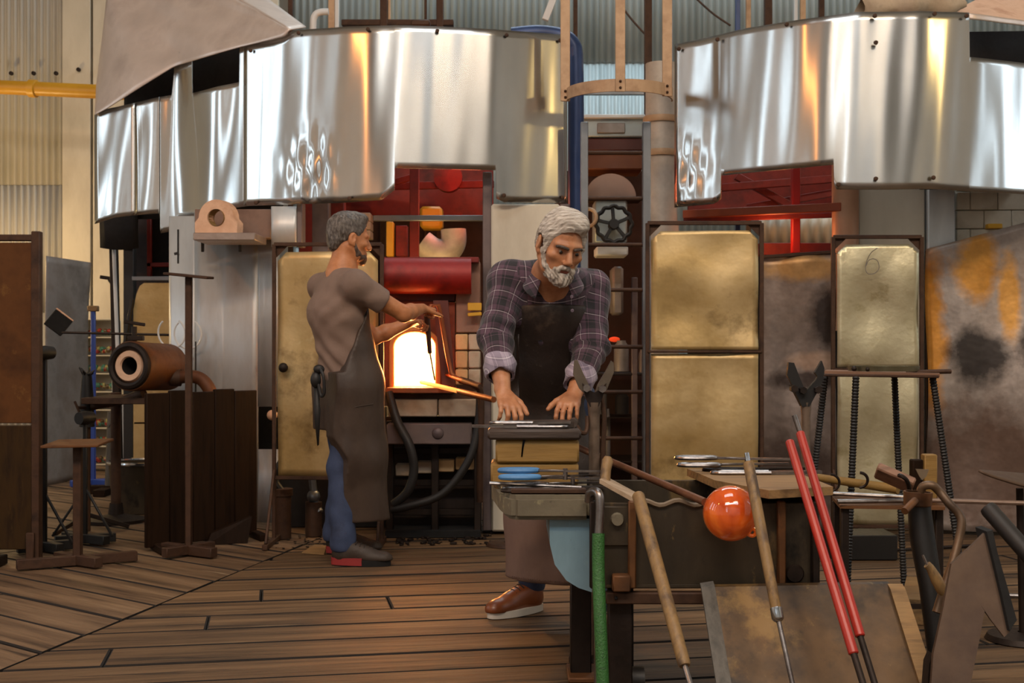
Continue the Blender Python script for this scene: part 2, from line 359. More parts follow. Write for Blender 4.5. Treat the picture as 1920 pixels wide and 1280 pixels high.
# ---- walls
def wave_sheet(x0, x1, z0, z1, y, axis='x', pitch=.068, amp=.010):
    n = int((x1 - x0) / pitch * 6); vs_ = []; fs = []
    for i in range(n + 1):
        x = x0 + (x1 - x0) * i / n; dy = amp * math.cos(2 * math.pi * (x - x0) / pitch)
        for z in (z0, z1): vs_.append((x, y + dy, z))
    for i in range(n): fs.append((2 * i, 2 * i + 2, 2 * i + 3, 2 * i + 1))
    return MB().add(vs_, fs)
wb = structure('wall_back')
MB().box2((-8, 12.75, 0), (8, 13, 8)).build('backing', M['plaster'], wb)
x = -2.15; k = 0
while x < 7.6:
    for (z0, z1) in ((-.02, 2.2), (2.1, 3.98), (3.9, 6.0)):
        wave_sheet(x, x + 1.04, z0, z1, 12.55 - .012 * (k % 2) - .01 * (z0 > 2) - .01 * (z0 > 3), 'x').build('corrugated_sheet', M['corr'], wb, solid=.002)
    x += 1.0; k += 1
# nearer cream return wall at the left, corrugated and then flat boards
wl = structure('wall_left')
wr = structure('wall_return')
x = -7.2; k = 0
for (xa, xb) in ((-7.4, -6.3), (-6.32, -5.28), (-5.32, -4.27)):
    for (z0, z1) in ((-.02, 1.5), (1.45, 2.75), (2.66, 6)):
        wave_sheet(xa, xb, z0, z1, 12.2 - .008 * (z0 > 1) - .008 * (z0 > 2) - .006 * (k % 2), 'x', .062, .017).build('corrugated_sheet', M['corr_cream'], wr, solid=.002)
    k += 1
for (xa, xb) in ((-4.26, -3.98), (-3.97, -3.45), (-3.44, -2.2)):
    MB().box2((xa, 12.12, 0), (xb - .012, 12.18, 6)).build('panel', M['cream'], wr)
for i in range(5):
    MB().lathe([(.0, .03), (.02, .025), (.02, 0)], P(22 + 42 * i, 138 - 7 * max(0, i - 2), 12.10), (0, -1, 0), 8).build('bolt', M['iron'], wr)
wq = structure('wall_right')
def side_wall(sd, par, n0):
    m_ = MB(); y0_ = -6; X0, X1 = sorted((7.65 * sd, 7.9 * sd)); ws = sorted([w_ for w_ in SIDE_WINDOWS if w_[0] == sd], key=lambda w_: w_[1])
    for k_, (_, y, wd, z0, z1) in enumerate(ws):
        m_.box2((X0, y0_, 0), (X1, y - wd / 2, 8)); m_.box2((X0, y - wd / 2, 0), (X1, y + wd / 2, z0)); m_.box2((X0, y - wd / 2, z1), (X1, y + wd / 2, 8)); y0_ = y + wd / 2
        st_ = structure('window_%d' % (n0 + k_)); f_ = MB()
        for q_ in (y - wd / 2, y + wd / 2): f_.box((7.63 * sd, q_, (z0 + z1) / 2), (.05, .05, z1 - z0))
        for z in np.arange(z0, z1 + .01, (z1 - z0) / 4): f_.box((7.63 * sd, y, z), (.05, wd, .05))
        f_.build('window_frame', M['lampblue'], st_)
    m_.box2((X0, y0_, 0), (X1, 13, 8)).build('backing', M['plaster'], par)
side_wall(-1, wl, 2); side_wall(1, wq, 4)
cl = structure('ceiling')
xs = [(-8, ROOF_AND_WASH_LIGHTS[0][0] - 1.7), (ROOF_AND_WASH_LIGHTS[0][0] + 1.7, 8)]
MB().box2((-8, -6.2, 7.6), (8, 13, 7.7)).build('roof_deck', M['plaster'], cl)
for (x, y, sx, sy) in ROOF_AND_WASH_LIGHTS:
    fr = MB()
    for s_ in (-1, 1): fr.box((x + s_ * sx / 2, y, 7.56), (.08, sy + .1, .08)).box((x, y + s_ * sy / 2, 7.56), (sx, .08, .08))
    fr.build('roof_and_wash_frame', M['lampblue'], cl)
wf = structure('wall_front')
xs = sorted([(x - wd / 2, x + wd / 2, z0, z1) for (x, wd, z0, z1) in WINDOWS]); pm = MB(); px_ = -8
for (a, b_, z0, z1) in xs:
    pm.box2((px_, FRONT_Y - .2, 0), (a, FRONT_Y, 8)); pm.box2((a, FRONT_Y - .2, 0), (b_, FRONT_Y, z0)); pm.box2((a, FRONT_Y - .2, z1), (b_, FRONT_Y, 8)); px_ = b_
pm.box2((px_, FRONT_Y - .2, 0), (8, FRONT_Y, 8)); pm.build('backing', M['plaster'], wf)
for i, (a, b_, z0, z1) in enumerate(xs):
    st = structure('window_%d' % (i + 1)); f = MB()
    for x in (a, (a + b_) / 2, b_): f.box(((x), FRONT_Y + .03, (z0 + z1) / 2), (.05, .05, z1 - z0))
    for z in np.arange(z0, z1 + .01, (z1 - z0) / 4): f.box(((a + b_) / 2, FRONT_Y + .03, z), (b_ - a, .05, .05))
    f.build('window_frame', M['lampblue'], st)

# ================================================================== FURNACE HOODS
def dents(px, z, s):
    return .010 * math.sin(px * .021 + s) * math.sin(z * 3.1 + s * 2) + .006 * math.sin(px * .053 + 2 * z + s) + .004 * math.sin(px * .11 - 3.3 * z)
def hood_sheet(name, cols, Yf, zt, zb, m, parent, rows=22, dn=1.0, crumple=None, dy=0):
    """curved sheet through columns (photo column -> plan depth); zt/zb give the upper and lower edges as photo rows."""
    vs_ = []; fs = []
    for i, px in enumerate(cols):
        Y = Yf(px) + dy; t, b_ = zt(px), zb(px)
        for j in range(rows + 1):
            q = P(px, b_ + (t - b_) * j / rows, Y); d = dents(px, q.z, dn * 3) * dn
            if crumple:
                cx, cz, r_, a_ = crumple; e = math.exp(-((px - cx) / r_) ** 2 - ((q.z - cz) / .17) ** 2)
                d += a_ * e * (math.sin(px * .23 + 9 * q.z) + math.sin(26 * q.z - px * .11))
            q.y += d; vs_.append(q)
    n = rows + 1
    for i in range(len(cols) - 1):
        for j in range(rows): fs.append((i * n + j, (i + 1) * n + j, (i + 1) * n + j + 1, i * n + j + 1))
    return MB().add(vs_, fs).build(name, m, parent, solid=.006, ang=60)
def spl(tab):
    xs_ = np.array([t[0] for t in tab], float); ys_ = np.array([t[1] for t in tab], float)
    mm = np.gradient(ys_, xs_)
    def f(x):
        i = int(np.clip(np.searchsorted(xs_, x) - 1, 0, len(xs_) - 2)); h = xs_[i + 1] - xs_[i]; t = (x - xs_[i]) / h
        return ((2 * t**3 - 3 * t**2 + 1) * ys_[i] + (t**3 - 2 * t**2 + t) * h * mm[i] + (-2 * t**3 + 3 * t**2) * ys_[i + 1] + (t**3 - t**2) * h * mm[i + 1])
    return f
def lin(tab):
    xs_ = [t[0] for t in tab]; ys_ = [t[1] for t in tab]
    return lambda x: float(np.interp(x, xs_, ys_))
def colsteps(a, b_, step=7): n = max(2, int((b_ - a) / step)); return list(np.linspace(a, b_, n + 1))
YL = spl([(178, 8.44), (215, 8.37), (252, 8.32), (300, 8.28), (336, 8.24), (375, 8.08), (450, 7.92), (540, 7.70), (640, 7.55), (740, 7.48), (850, 7.50), (960, 7.58), (1063, 7.74)])
hl = thing('furnace_hood', 'large curved bright aluminium hood above the glowing furnace mouth, notched below', 'hood', (-.6, 7.8, 1.98))
bl = lin([(178, 420), (215, 408), (252, 403), (299, 400), (301, 437), (320, 434), (336, 412), (373, 400), (463, 386), (640, 380), (715, 375), (740, 356), (740.01, 315), (930, 319), (930.01, 372), (945, 379), (1063, 381)])
tl = lin([(178, 215), (201, 203), (249, 193), (322, 178), (327, 124), (361, 114), (361.01, 175), (449, 154), (449.01, 88), (534, 69), (551, 57), (640, 51), (740, 47), (836, 50), (950, 57), (1055, 65), (1063, 66)])
hood_sheet('hood_sheet', colsteps(178, 252), YL, tl, bl, M['alu'], hl, dn=1.0)
hood_sheet('hood_sheet', colsteps(251, 299) + [299.5], YL, tl, bl, M['alu'], hl, dn=1.1, dy=.012)
hood_sheet('hood_sheet', [300.5] + colsteps(302, 327, 5) + colsteps(327.5, 360.5) + [361.5] + colsteps(366, 448) + [448.9, 449.5] + colsteps(452, 460, 4), YL, tl, bl, M['alu'], hl, dn=.9)
cc = colsteps(458, 739) + [739.9] + [740.1] + colsteps(747, 929.5) + [930.5] + colsteps(938, 1063)
hood_sheet('hood_sheet', cc, YL, lambda p: tl(max(p, 460)), bl, M['alu'], hl, dn=.3, crumple=(582, 2.17, 38, .011), dy=-.012)
for (px, py) in ((470, 95), (560, 62), (690, 55), (820, 58), (950, 66), (1050, 76), (1055, 370), (945, 366), (655, 372), (480, 380)):
    q = P(px, py, YL(px) - .03); MB().lathe([(0, -.012), (.011, -.010), (.013, 0)], q, (0, 1, 0), 8).build('screw', M['iron_brown'], hl)
# dark shell added inside the hood so its openings look shaded
ins = MB()
def inner(Yf, dy, px0, px1, y0, y1, n=40):
    vs_ = []; fs = []
    for i in range(n + 1):
        px = px0 + (px1 - px0) * i / n; Y = Yf(px) + dy
        vs_ += [P(px, y0, Yf(px)) + V((0, dy, 0)), P(px, y1, Yf(px)) + V((0, dy, 0))]
    for i in range(n): fs.append((2 * i, 2 * i + 2, 2 * i + 3, 2 * i + 1))
    return MB().add(vs_, fs)
inner(YL, .55, 186, 500, 395, 14).build('dark_backing', M['dark_in'], hl, solid=.01)
# flared upper cone at the left end of the hood
fl_b = [(178, 215), (201, 203), (264, 163), (327, 124), (361, 114), (405, 101), (450, 88), (492, 78), (534, 68), (543, 56)]
fl_t = [(181, 160), (192, 70), (201, -12), (262, -14), (300, -16), (345, -16), (385, -16), (410, -14), (425, -12), (437, -6)]
def flare(u, v):
    i = u * (len(fl_b) - 1); a = int(min(i, len(fl_b) - 2)); t = i - a
    b0 = V(fl_b[a]).lerp(V(fl_b[a + 1]), t); t0 = V(fl_t[a]).lerp(V(fl_t[a + 1]), t)
    p_ = b0.lerp(t0, v); Y = YL(b0.x) - .05 + v * .55 + .02 * math.sin(u * 19 + v * 3) * math.sin(v * 9)
    return P(p_.x, p_.y, Y)
MB().grid(flare, 40, 20).build('flared_cone', M['alu_pink'], hl, solid=.006, ang=60)
def flare2(u, v):
    b0 = V((437, -6)).lerp(V((543, 56)), u); b1 = V((497, -6)).lerp(V((574, 51)), u); q = b0.lerp(b1, v)
    return P(q.x, q.y, 8.3 - .62 * u + .25 * v)
MB().grid(flare2, 10, 6).build('flared_cone', M['alu_pink'], hl, solid=.006, ang=60)

YR = spl([(1265, 7.66), (1352, 7.46), (1460, 7.20), (1567, 7.02), (1650, 6.97), (1740, 6.97), (1830, 7.04), (1920, 7.18), (2050, 7.5), (2180, 8.0)])
hr = thing('furnace_hood', 'curved aluminium hood at the right with a yellow streak, black opening at its upper corner', 'hood', (2.0, 7.4, 1.98))
br = lin([(1265, 389), (1340, 382), (1352, 372), (1352.01, 329), (1564, 308.5), (1564.01, 345), (1569, 355), (1649, 356), (1740, 354), (1920, 364), (2180, 396)])
tr = lin([(1265, 84), (1404, 52), (1468, 42), (1602, 23), (1717, 21), (1817, 24), (1817.01, 107), (1920, 118), (2180, 160)])
hood_sheet('hood_sheet', colsteps(1265, 1351.5) + [1352.5] + colsteps(1359, 1563.5) + [1564.5, 1569] + colsteps(1576, 1816.5) + [1817.5] + colsteps(1824, 2180, 12), YR, tr, br, M['alu'], hr, dn=.4, crumple=(1290, 2.15, 30, .010))
hood_sheet('hood_sheet', colsteps(1816, 2180, 14), YR, lin([(1816, 25), (2180, 70)]), lin([(1816, 36), (1920, 48), (2180, 90)]), M['alu_pink'], hr, rows=3, dn=.5)
for (px, py) in ((1273, 92), (1345, 74), (1475, 46), (1640, 30), (1752, 26), (1812, 30), (1340, 374), (1277, 380), (1572, 346), (1642, 335), (1750, 333), (1642, 80)):
    q = P(px, py, YR(px) - .03); MB().lathe([(0, -.012), (.011, -.010), (.013, 0)], q, (0, 1, 0), 8).build('screw', M['iron_brown'], hr)
inner(YR, .6, 1790, 2180, 330, 10).build('dark_backing', M['dark_in'], hr, solid=.01)  # dark shell stands in for the shade behind the cut-out

# lumpy insulating blankets and pink plate on the right-hand hood
bk = MB()
def blanket(u, v):
    a = 2 * math.pi * v; px = 1612 + 190 * u; r = .13 * (.55 + .45 * math.sin(math.pi * min(1, max(0, u * .96 + .02)))) * (1 + .18 * math.sin(u * 17) + .10 * math.sin(3 * a + u * 9))
    c = P(px, 8 - 6 * u, 7.45); return c + V((.02 * math.sin(a * 2), .9 * r * math.cos(a), .8 * r * math.sin(a)))
bk.grid(blanket, 40, 14)
tag(bk.build('insulation_blanket', M['insul'], weld=True, ang=80), 'crumpled tan insulating blanket lying along the top of the right hood', 'blanket')
tag(MB().prism([P(1790, 22, 7.5), P(1850, -8, 7.9), P(2000, -8, 7.9), P(2000, 62, 7.5), P(1920, 44, 7.4)], (0, .02, .01)).build('cover_plate', M['refractory']), 'pinkish flat cover plate above the black opening, top right corner', 'plate')

# ================================================================== FURNACE CLADDING (below the hoods)
fc = thing('furnace_cladding', 'tall brushed aluminium furnace casing left of the tarnished brass screen', 'casing', P(420, 985, 8.0).xy.to_3d())
def curved(Yf, a, b_, y0, y1, dy, n=14):
    vs_ = []; fs = []
    for i in range(n + 1):
        px = a + (b_ - a) * i / n; vs_ += [P(px, y0, Yf(px) + dy), P(px, y1, Yf(px) + dy)]
    for i in range(n): fs.append((2 * i, 2 * i + 2, 2 * i + 3, 2 * i + 1))
    return MB().add(vs_, fs)
YC = lin([(300, 8.25), (365, 8.08), (520, 7.92), (1000, 7.85)])
def zf(px): return 650 + CH * F / YC(px)       # row where the casing meets the floor
def casing(a, b_, y0, m, dy=0, yb=None):
    vs_ = []; fs = []; n = 10
    for i in range(n + 1):
        px = a + (b_ - a) * i / n; Y = YC(px) + dy; q = P(px, y0, Y); vs_ += [V((q.x, q.y, .03 if yb is None else P(px, yb, Y).z)), q]
    for i in range(n): fs.append((2 * i, 2 * i + 2, 2 * i + 3, 2 * i + 1))
    return MB().add(vs_, fs)
casing(318, 366, 405, M['white_sheet'], .03).build('casing_sheet', M['white_sheet'], fc, solid=.01)
casing(365, 484, 395, M['alu_b'], 0).build('casing_sheet', M['alu_b'], fc, solid=.01)
casing(484, 522, 395, M['alu_b'], 0, 762).build('casing_sheet', M['alu_b'], fc, solid=.01)
casing(484, 522, 842, M['alu_b'], 0).build('casing_sheet', M['alu_b'], fc, solid=.01)
MB().box2(P(480, 846, 8.3), P(526, 758, 8.36)).build('dark_recess', M['soot_black'], fc)
MB().ball(P(510, 778, 7.93), .032, 14, 10).lathe([(.018, 0), (.018, .16)], P(510, 780, 7.93), (0, 1, 0), 10).build('knob', M['refractory'], fc)
MB().box2(P(365, 446, 7.80), V((P(508, 446, 7.80).x, 7.98, P(508, 392, 7.8).z))).build('brown_panel', mat('scorched panel', ['5a4136', '7d6152', '6b5145'], 3, .6), fc)
casing(510, 556, 387, M['white_sheet'], -.20, 462).build('casing_sheet', M['white_sheet'], fc, solid=.02)
MB().box2(P(556, 462, 7.72), P(573, 383, 7.85)).build('casing_post', M['purple_steel'], fc)
# refractory arch with a hole on a small shelf
fa = thing('arched_refractory_tile', 'pale pink arched tile with a round hole, standing on a shelf under the hood', 'tile', P(405, 436, 7.62))
def arch_tile():
    c = P(405, 408, 7.55); R_ = .108; r_ = .052; n = 28; out = []; inn = []
    for i in range(n):
        a = 2 * math.pi * i / n; dx, dz = math.cos(a), math.sin(a)
        inn.append(c + V((dx * r_, 0, dz * r_)))
        if dz >= 0: out.append(c + V((dx * R_ * .95, 0, dz * R_)))
        else:
            t = min(.125 / abs(dx) if abs(dx) > 1e-4 else 9, .098 / abs(dz)); out.append(c + V((dx * t * (1), 0, dz * t)))
    m = MB(); vs_ = out + inn + [v + V((.02, .07, 0)) for v in out] + [v + V((.02, .07, 0)) for v in inn]; fs = []
    for i in range(n):
        j = (i + 1) % n
        fs += [(i, n + i, n + j, j)[::-1], (2 * n + i, 2 * n + j, 3 * n + j, 3 * n + i)[::-1], (i, j, 2 * n + j, 2 * n + i)[::-1], (n + i, 3 * n + i, 3 * n + j, n + j)[::-1]]
    return m.add(vs_, fs)
arch_tile().build('tile_body', M['refractory'], fa, weld=True)
MB().lathe([(.05, 0), (.05, .07)], P(405, 408, 7.55), (.28, 1, 0), 24).build('hole_liner', M['wood_block'], fa)
sh = thing('tile_shelf', 'narrow grey metal shelf holding the arched tile on the furnace casing', 'shelf', P(436, 449, 7.6))
MB().box2(P(362, 450, 7.45), V((P(478, 437, 7.45).x, 7.80, P(478, 436, 7.45).z))).build('shelf_plate', M['steel_sheet'], sh)
MB().bar(P(380, 449, 7.75), P(380, 470, 7.88), .02, .02).bar(P(450, 449, 7.75), P(450, 470, 7.88), .02, .02).build('bracket', M['iron'], sh)
# ---- pillar right of the furnace mouth
pl = thing('furnace_pillar', 'cream sheet metal pillar behind the bearded man, reaching from floor to hood', 'pillar', V((P(985, 990, 7.75).x, 7.8, 0)))
MB().box2(V((P(921, 0, 7.62).x, 7.62, .02)), P(1050, 382, 7.62) + V((0, .3, 0)), .012).build('pillar_casing', M['cream'], pl)
MB().box2(V((P(905, 0, 7.66).x, 7.66, .02)), P(922, 322, 7.66) + V((0, .2, 0))).build('steel_post', M['purple_steel'], pl)
MB().box2(V((P(1050, 0, 7.7).x, 7.70, .02)), P(1068, 382, 7.7) + V((0, .2, 0))).build('steel_post', M['purple_steel'], pl)

# ================================================================== GLASS FURNACE (mouth, brickwork, steel)
gf = thing('glass_furnace', 'glass furnace with a white hot arched mouth, brick side and red hot drum above', 'furnace', V((-.45, 7.9, 0)))
YM = 7.50
x0, x1 = P(735, 0, YM).x, P(821, 0, YM).x; zb_, zt_ = P(0, 727, YM).z, P(0, 618, YM).z; xc = (x0 + x1) / 2
def arch_plate():
    n = 12; zs = zt_ - .5 * (x1 - x0) * .55; inner_ = [(x1, zb_), (x1, zs)]
    for i in range(1, n): a = math.pi * i / n; inner_.append((xc + (x1 - x0) / 2 * math.cos(a), zs + (zt_ - zs) * math.sin(a)))
    inner_ += [(x0, zs), (x0, zb_)]
    X0, X1, Z1 = P(722, 0, YM).x, P(853, 0, YM).x, P(0, 565, YM).z; outer = []
    m_ = len(inner_)
    for i, (x, z) in enumerate(inner_):
        if i < 2: outer.append((X1, z if i == 0 else zs))
        elif i >= m_ - 2: outer.append((X0, z))
        else:
            a = math.pi * (i - 1) / n; c_, s_ = math.cos(a), math.sin(a); t = min(((X1 - xc) if c_ > 0 else (xc - X0)) / max(abs(c_), 1e-4), (Z1 - zs) / max(s_, 1e-4))
            outer.append((xc + c_ * t, zs + s_ * t))
    mb = MB(); D = .16; vs_ = [(x, YM, z) for x, z in outer] + [(x, YM, z) for x, z in inner_] + [(x, YM + D, z) for x, z in outer] + [(x, YM + D, z) for x, z in inner_]; fs = []
    for i in range(m_ - 1):
        j = i + 1; fs += [(i, m_ + i, m_ + j, j), (m_ + i, 3 * m_ + i, 3 * m_ + j, m_ + j), (i, j, 2 * m_ + j, 2 * m_ + i)]
    return mb.add(vs_, fs)
arch_plate().build('mouth_plate', mat('glowing scale', ['5c2414', '7a3419', '46190e'], 4, .7), gf)
rim = []
for i in range(15): a = math.pi * i / 14; rim.append(V((xc + (x1 - x0) / 2 * math.cos(a), YM - .012, zt_ - .10 + .10 * math.sin(a))))
MB().tube([V((x1, YM - .012, zb_))] + rim + [V((x0, YM - .012, zb_))], .016, 8).build('mouth_rim', mat('hot refractory rim', ['b3733f', 'c98c52'], 5, .9), gf)
ch = MB(); d0, d1 = YM + .17, YM + .75
ch.add([(x0 - .04, d1, zb_ - .02), (x1 + .04, d1, zb_ - .02), (x1 + .04, d1, zt_ + .06), (x0 - .04, d1, zt_ + .06)], [(0, 1, 2, 3)])
ch.add([(x0 - .04, d0, zb_ - .02), (x0 - .04, d1, zb_ - .02), (x0 - .04, d1, zt_ + .06), (x0 - .04, d0, zt_ + .06)], [(0, 1, 2, 3)])
ch.add([(x1 + .04, d0, zb_ - .02), (x1 + .04, d1, zb_ - .02), (x1 + .04, d1, zt_ + .06), (x1 + .04, d0, zt_ + .06)], [(0, 1, 2, 3)])
ch.add([(x0 - .04, d0, zb_ - .02), (x1 + .04, d0, zb_ - .02), (x1 + .04, d1, zb_ - .02), (x0 - .04, d1, zb_ - .02)], [(0, 1, 2, 3)])
ch.add([(x0 - .04, d0, zt_ + .06), (x1 + .04, d0, zt_ + .06), (x1 + .04, d1, zt_ + .06), (x0 - .04, d1, zt_ + .06)], [(0, 1, 2, 3)])
tag(ch.build('fire_chamber', M['fire'], gf, smooth=False), 'white hot glowing interior')
MB().box2(P(723, 737, 7.38), V((P(850, 727, 7.38).x, YM + .3, P(0, 727, 7.38).z))).build('sill', mat('hot sill steel', ['7a3d1f', '96532b'], 5, .7), gf)
MB().box2((P(722, 0, YM).x, YM + .02, P(0, 565, YM).z), (P(853, 0, YM).x, YM + .2, P(0, 485, YM).z)).build('door_back', mat('dark red steel', ['3a0d0a', '56130d'], 3, .6), gf)
MB().lathe([(.0, 0), (.105, 0), (.105, .50), (0, .50)], P(722, 517, 7.42), (1, .02, 0), 28).build('red_drum', M['redhot'], gf)
MB().box2(P(716, 492, 7.40), P(899, 485, 7.55)).build('top_flange', M['red_steel'], gf)
# door of the mouth, swung up on its bent lifting rod
MB().prism([P(812, 563, 7.36), P(840, 563, 7.36), P(853, 722, 7.36), P(829, 722, 7.36)], (0, .03, 0)).build('door_plate', mat('door steel', ['57302a', '6e3d33'], 4, .5, .5), gf)
MB().tube([P(800, 592, 7.22), P(808, 573, 7.24), P(822, 572, 7.26), P(828, 600, 7.28), P(838, 660, 7.30), P(846, 700, 7.30), P(860, 712, 7.28), P(900, 722, 7.2)], .013, 10).build('lifting_rod', mat('hot lifting rod', ['8c4a2a', 'a05c36'], 6, .5, .5), gf)
# right brick column, each brick a part
zz = [625, 657, 691, 722]; 
for i in range(3):
    for (xa, xb, mm_) in ((854, 877, 'firebrick'), (878.5, 900, 'whitebrick')):
        MB().box2(P(xa, zz[i + 1] - 1.2, YM - .03), V((P(xb, 0, YM - .03).x, YM + .25, P(0, zz[i] + 1.2, YM - .03).z)), .006).build('brick', M[mm_], gf)
MB().box2(P(855, 623, YM - .01), V((P(900, 0, YM).x, YM + .2, P(0, 490, YM).z))).build('side_plate', mat('pink scaled plate', ['7c5a4d', '94705f', '84604f'], 4, .6, .2), gf)
MB().bar(P(877, 575, 7.42), P(903, 575, 7.42), .03, .045).bar(P(877, 590, 7.42), P(903, 588, 7.42), .02, .02).build('latch', M['yellow'], gf)
for (xa, xb) in ((728, 820), (822, 898)):
    MB().box2(P(xa, 781, YM - .06), V((P(xb, 0, YM - .06).x, YM + .3, P(0, 748, YM - .06).z)), .006).build('brick', M['whitebrick'], gf)
MB().box2(P(723, 748, YM - .03), V((P(900, 0, YM).x, YM + .3, P(0, 737, YM).z))).build('sill_support', M['iron_brown'], gf)
MB().box2(P(725, 833, YM - .12), V((P(884, 0, YM - .12).x, YM + .02, P(0, 794, YM - .12).z)), .006).build('front_beam', M['purple_steel'], gf)
MB().ball(P(821, 812, YM - .12), .035, 14, 8, (1, .5, 1)).build('beam_knot', M['purple_steel'], gf)
MB().box2((P(722, 0, 7.7).x, 7.72, .0), (P(899, 0, 7.7).x, 8.3, P(0, 781, 7.7).z)).build('furnace_base', mat('sooty base', ['120c09', '2a1b13'], 3, .8), gf)
for px in (730, 815, 895): MB().box2(V((P(px, 0, YM + .03).x - .02, YM + .03, 0)), V((P(px, 0, YM).x + .02, YM + .09, P(0, 790, YM).z))).build('leg', M['iron'], gf)
for (py) in (845, 905, 960): MB().box2(V((P(722, 0, YM + .1).x, YM + .1, P(0, py + 6, YM + .1).z)), V((P(899, 0, YM).x, YM + .14, P(0, py - 6, YM + .1).z))).build('cross_bar', M['iron'], gf)
MB().box2(V((P(715, 0, 7.3).x, 7.5, 0)), V((P(901, 0, 7.5).x, 7.8, .045))).build('kerb', M['soot_black'], gf)
for i, (px, py, c) in enumerate([(872, 868, 'firebrick'), (800, 875, 'whitebrick'), (835, 872, 'firebrick'), (760, 880, 'whitebrick')]):
    q = P(px, py, 7.66); MB().box((q.x, q.y, q.z), (.11, .10, .07), None, .006).build('brick', M[c], gf)
# hoses of the furnace
hs = [([P(728, 735, 7.38), P(745, 790, 7.34), P(768, 835, 7.3), P(776, 880, 7.3), P(765, 920, 7.3), P(738, 945, 7.32)], .026),
      ([P(900, 735, 7.30), P(897, 790, 7.3), P(880, 860, 7.28), P(830, 925, 7.28), P(760, 950, 7.3), P(735, 955, 7.32)], .024),
      ([P(862, 712, 7.28), P(890, 722, 7.26), P(902, 745, 7.28), P(900, 850, 7.3), P(900, 940, 7.36)], .020)]
def smooth_path(pts, n=6):
    out = []; m = len(pts)
    for i in range(m - 1):
        p0, p1, p2, p3 = pts[max(i - 1, 0)], pts[i], pts[i + 1], pts[min(i + 2, m - 1)]
        for k in range(n):
            t = k / n; out.append(.5 * ((2 * p1) + (p2 - p0) * t + (2 * p0 - 5 * p1 + 4 * p2 - p3) * t * t + (3 * p1 - p0 - 3 * p2 + p3) * t**3))
    return out + [pts[-1]]
for pts, r in hs: MB().tube(smooth_path(pts), r, 10).build('hose', M['rubber'] if r > .021 else M['iron_brown'], gf)
# irons heating in the mouth
for i, (a, b_, m_, lb) in enumerate([((790, 716, 7.62), (926, 749, 6.75), 'firelit_steel', 'thick iron rod lit orange, its tip in the furnace mouth'),
                                 ((832, 700, 7.40), (900, 724, 7.0), 'iron_brown', 'short iron rod resting beside the furnace mouth sill')]):
    rd = thing('heating_iron', lb, 'rod', P(*b_)); a_, b2 = P(*a), P(*b_)
    mid = a_.lerp(b2, .55)
    MB().tube([a_, mid], .013, 10).build('lit_tip', M['firelit_steel'] if i == 0 else mat('warm iron', ['8a4526', '6b341d'], 5, .5, .5), rd)
    MB().tube([mid, b2], .017 if i == 0 else .013, 10).build('shank', mat('warm shank', ['8c4f22', '6d3c1c'], 6, .5, .3) if i == 0 else M['iron_brown'], rd)
# ---- steelwork round the furnace (left bay)
sw = thing('furnace_steelwork', 'rusty red steel frame and red lit back plates inside the left furnace bay', 'frame', V((-.55, 8.8, 0)))
MB().box2((P(600, 0, 9.3).x, 9.3, P(0, 405, 9.3).z), (P(925, 0, 9.3).x, 9.34, 2.75)).build('back_plate', M['red_steel'], sw)
MB().box2((P(560, 0, 8.6).x, 8.6, 0), (P(640, 0, 8.6).x, 8.66, 2.4)).build('side_plate', M['red_steel'], sw)
MB().box2((P(768, 0, 8.3).x, 8.3, P(0, 486, 8.3).z), (P(785, 0, 8.3).x, 8.36, 2.4)).build('post', M['red_steel'], sw)
MB().box2((P(620, 0, 8.2).x, 8.2, 0), (P(645, 0, 8.2).x, 8.3, 2.4)).build('post', M['red_steel'], sw)
MB().box2((P(585, 0, 8.0).x, 8.0, 0), (P(616, 0, 8.0).x, 8.1, 2.3)).build('post', M['purple_steel'], sw)
MB().bar(P(700, 409, 8.15), P(908, 409, 8.15), .04, .035).build('cross_bar', M['lampblue'], sw)
MB().bar(P(600, 352, 9.2), P(925, 345, 8.9), .05, .05).bar(P(640, 370, 9.1), P(780, 330, 8.9), .04, .04).build('brace', M['red_steel'], sw)
MB().box2((P(575, 0, 9.9).x, 9.9, 0), (P(925, 0, 9.9).x, 9.95, P(0, 400, 9.9).z)).build('rear_partition', mat('dim rear partition', ['2a1712', '402218', '1d100c'], 2, .8), sw)
MB().lathe([(.0, 0), (.10, 0), (.10, .10), (0, .10)], P(840, 332, 8.9), (0, 1, 0), 20).build('red_lamp_cap', M['redhot'], sw)
tag(MB().box2(P(787, 428, 9.0), P(832, 392, 9.2), .02).build('yellow_crate', M['yellow']), 'yellow crate on the ledge above the furnace drum', 'crate')
pe = MB(); pe.tube(smooth_path([P(792, 455, 8.6), P(815, 470, 8.6), P(838, 470, 8.6), P(850, 455, 8.6), P(850, 430, 8.6)]), .085, 14)
tag(pe.build('duct_elbow', M['duct_wrap']), 'pale curved duct elbow behind the red hot drum', 'duct')
tag(MB().box2(P(724, 480, 8.7), P(740, 418, 8.8)).build('yellow_board', M['yellow']), 'narrow yellow upright board above the furnace, near the rear man\'s face', 'board')
tag(MB().box2(P(742, 480, 8.75), P(766, 425, 8.85)).build('dark_box', M['red_steel']), 'dark brown box beside the narrow yellow upright board', 'box')
for i in range(3):
    tag(MB().box2(P(655, 414 + i * 16, 9.1), P(700, 404 + i * 16, 9.3)).build('brick_stack', M['whitebrick']), ['pale slab on top of the stack behind the rear man\'s head', 'pale slab in the middle of the stack behind the rear man\'s head', 'pale slab at the bottom of the stack behind the rear man\'s head'][i], 'slab', 'slabs above the furnace')
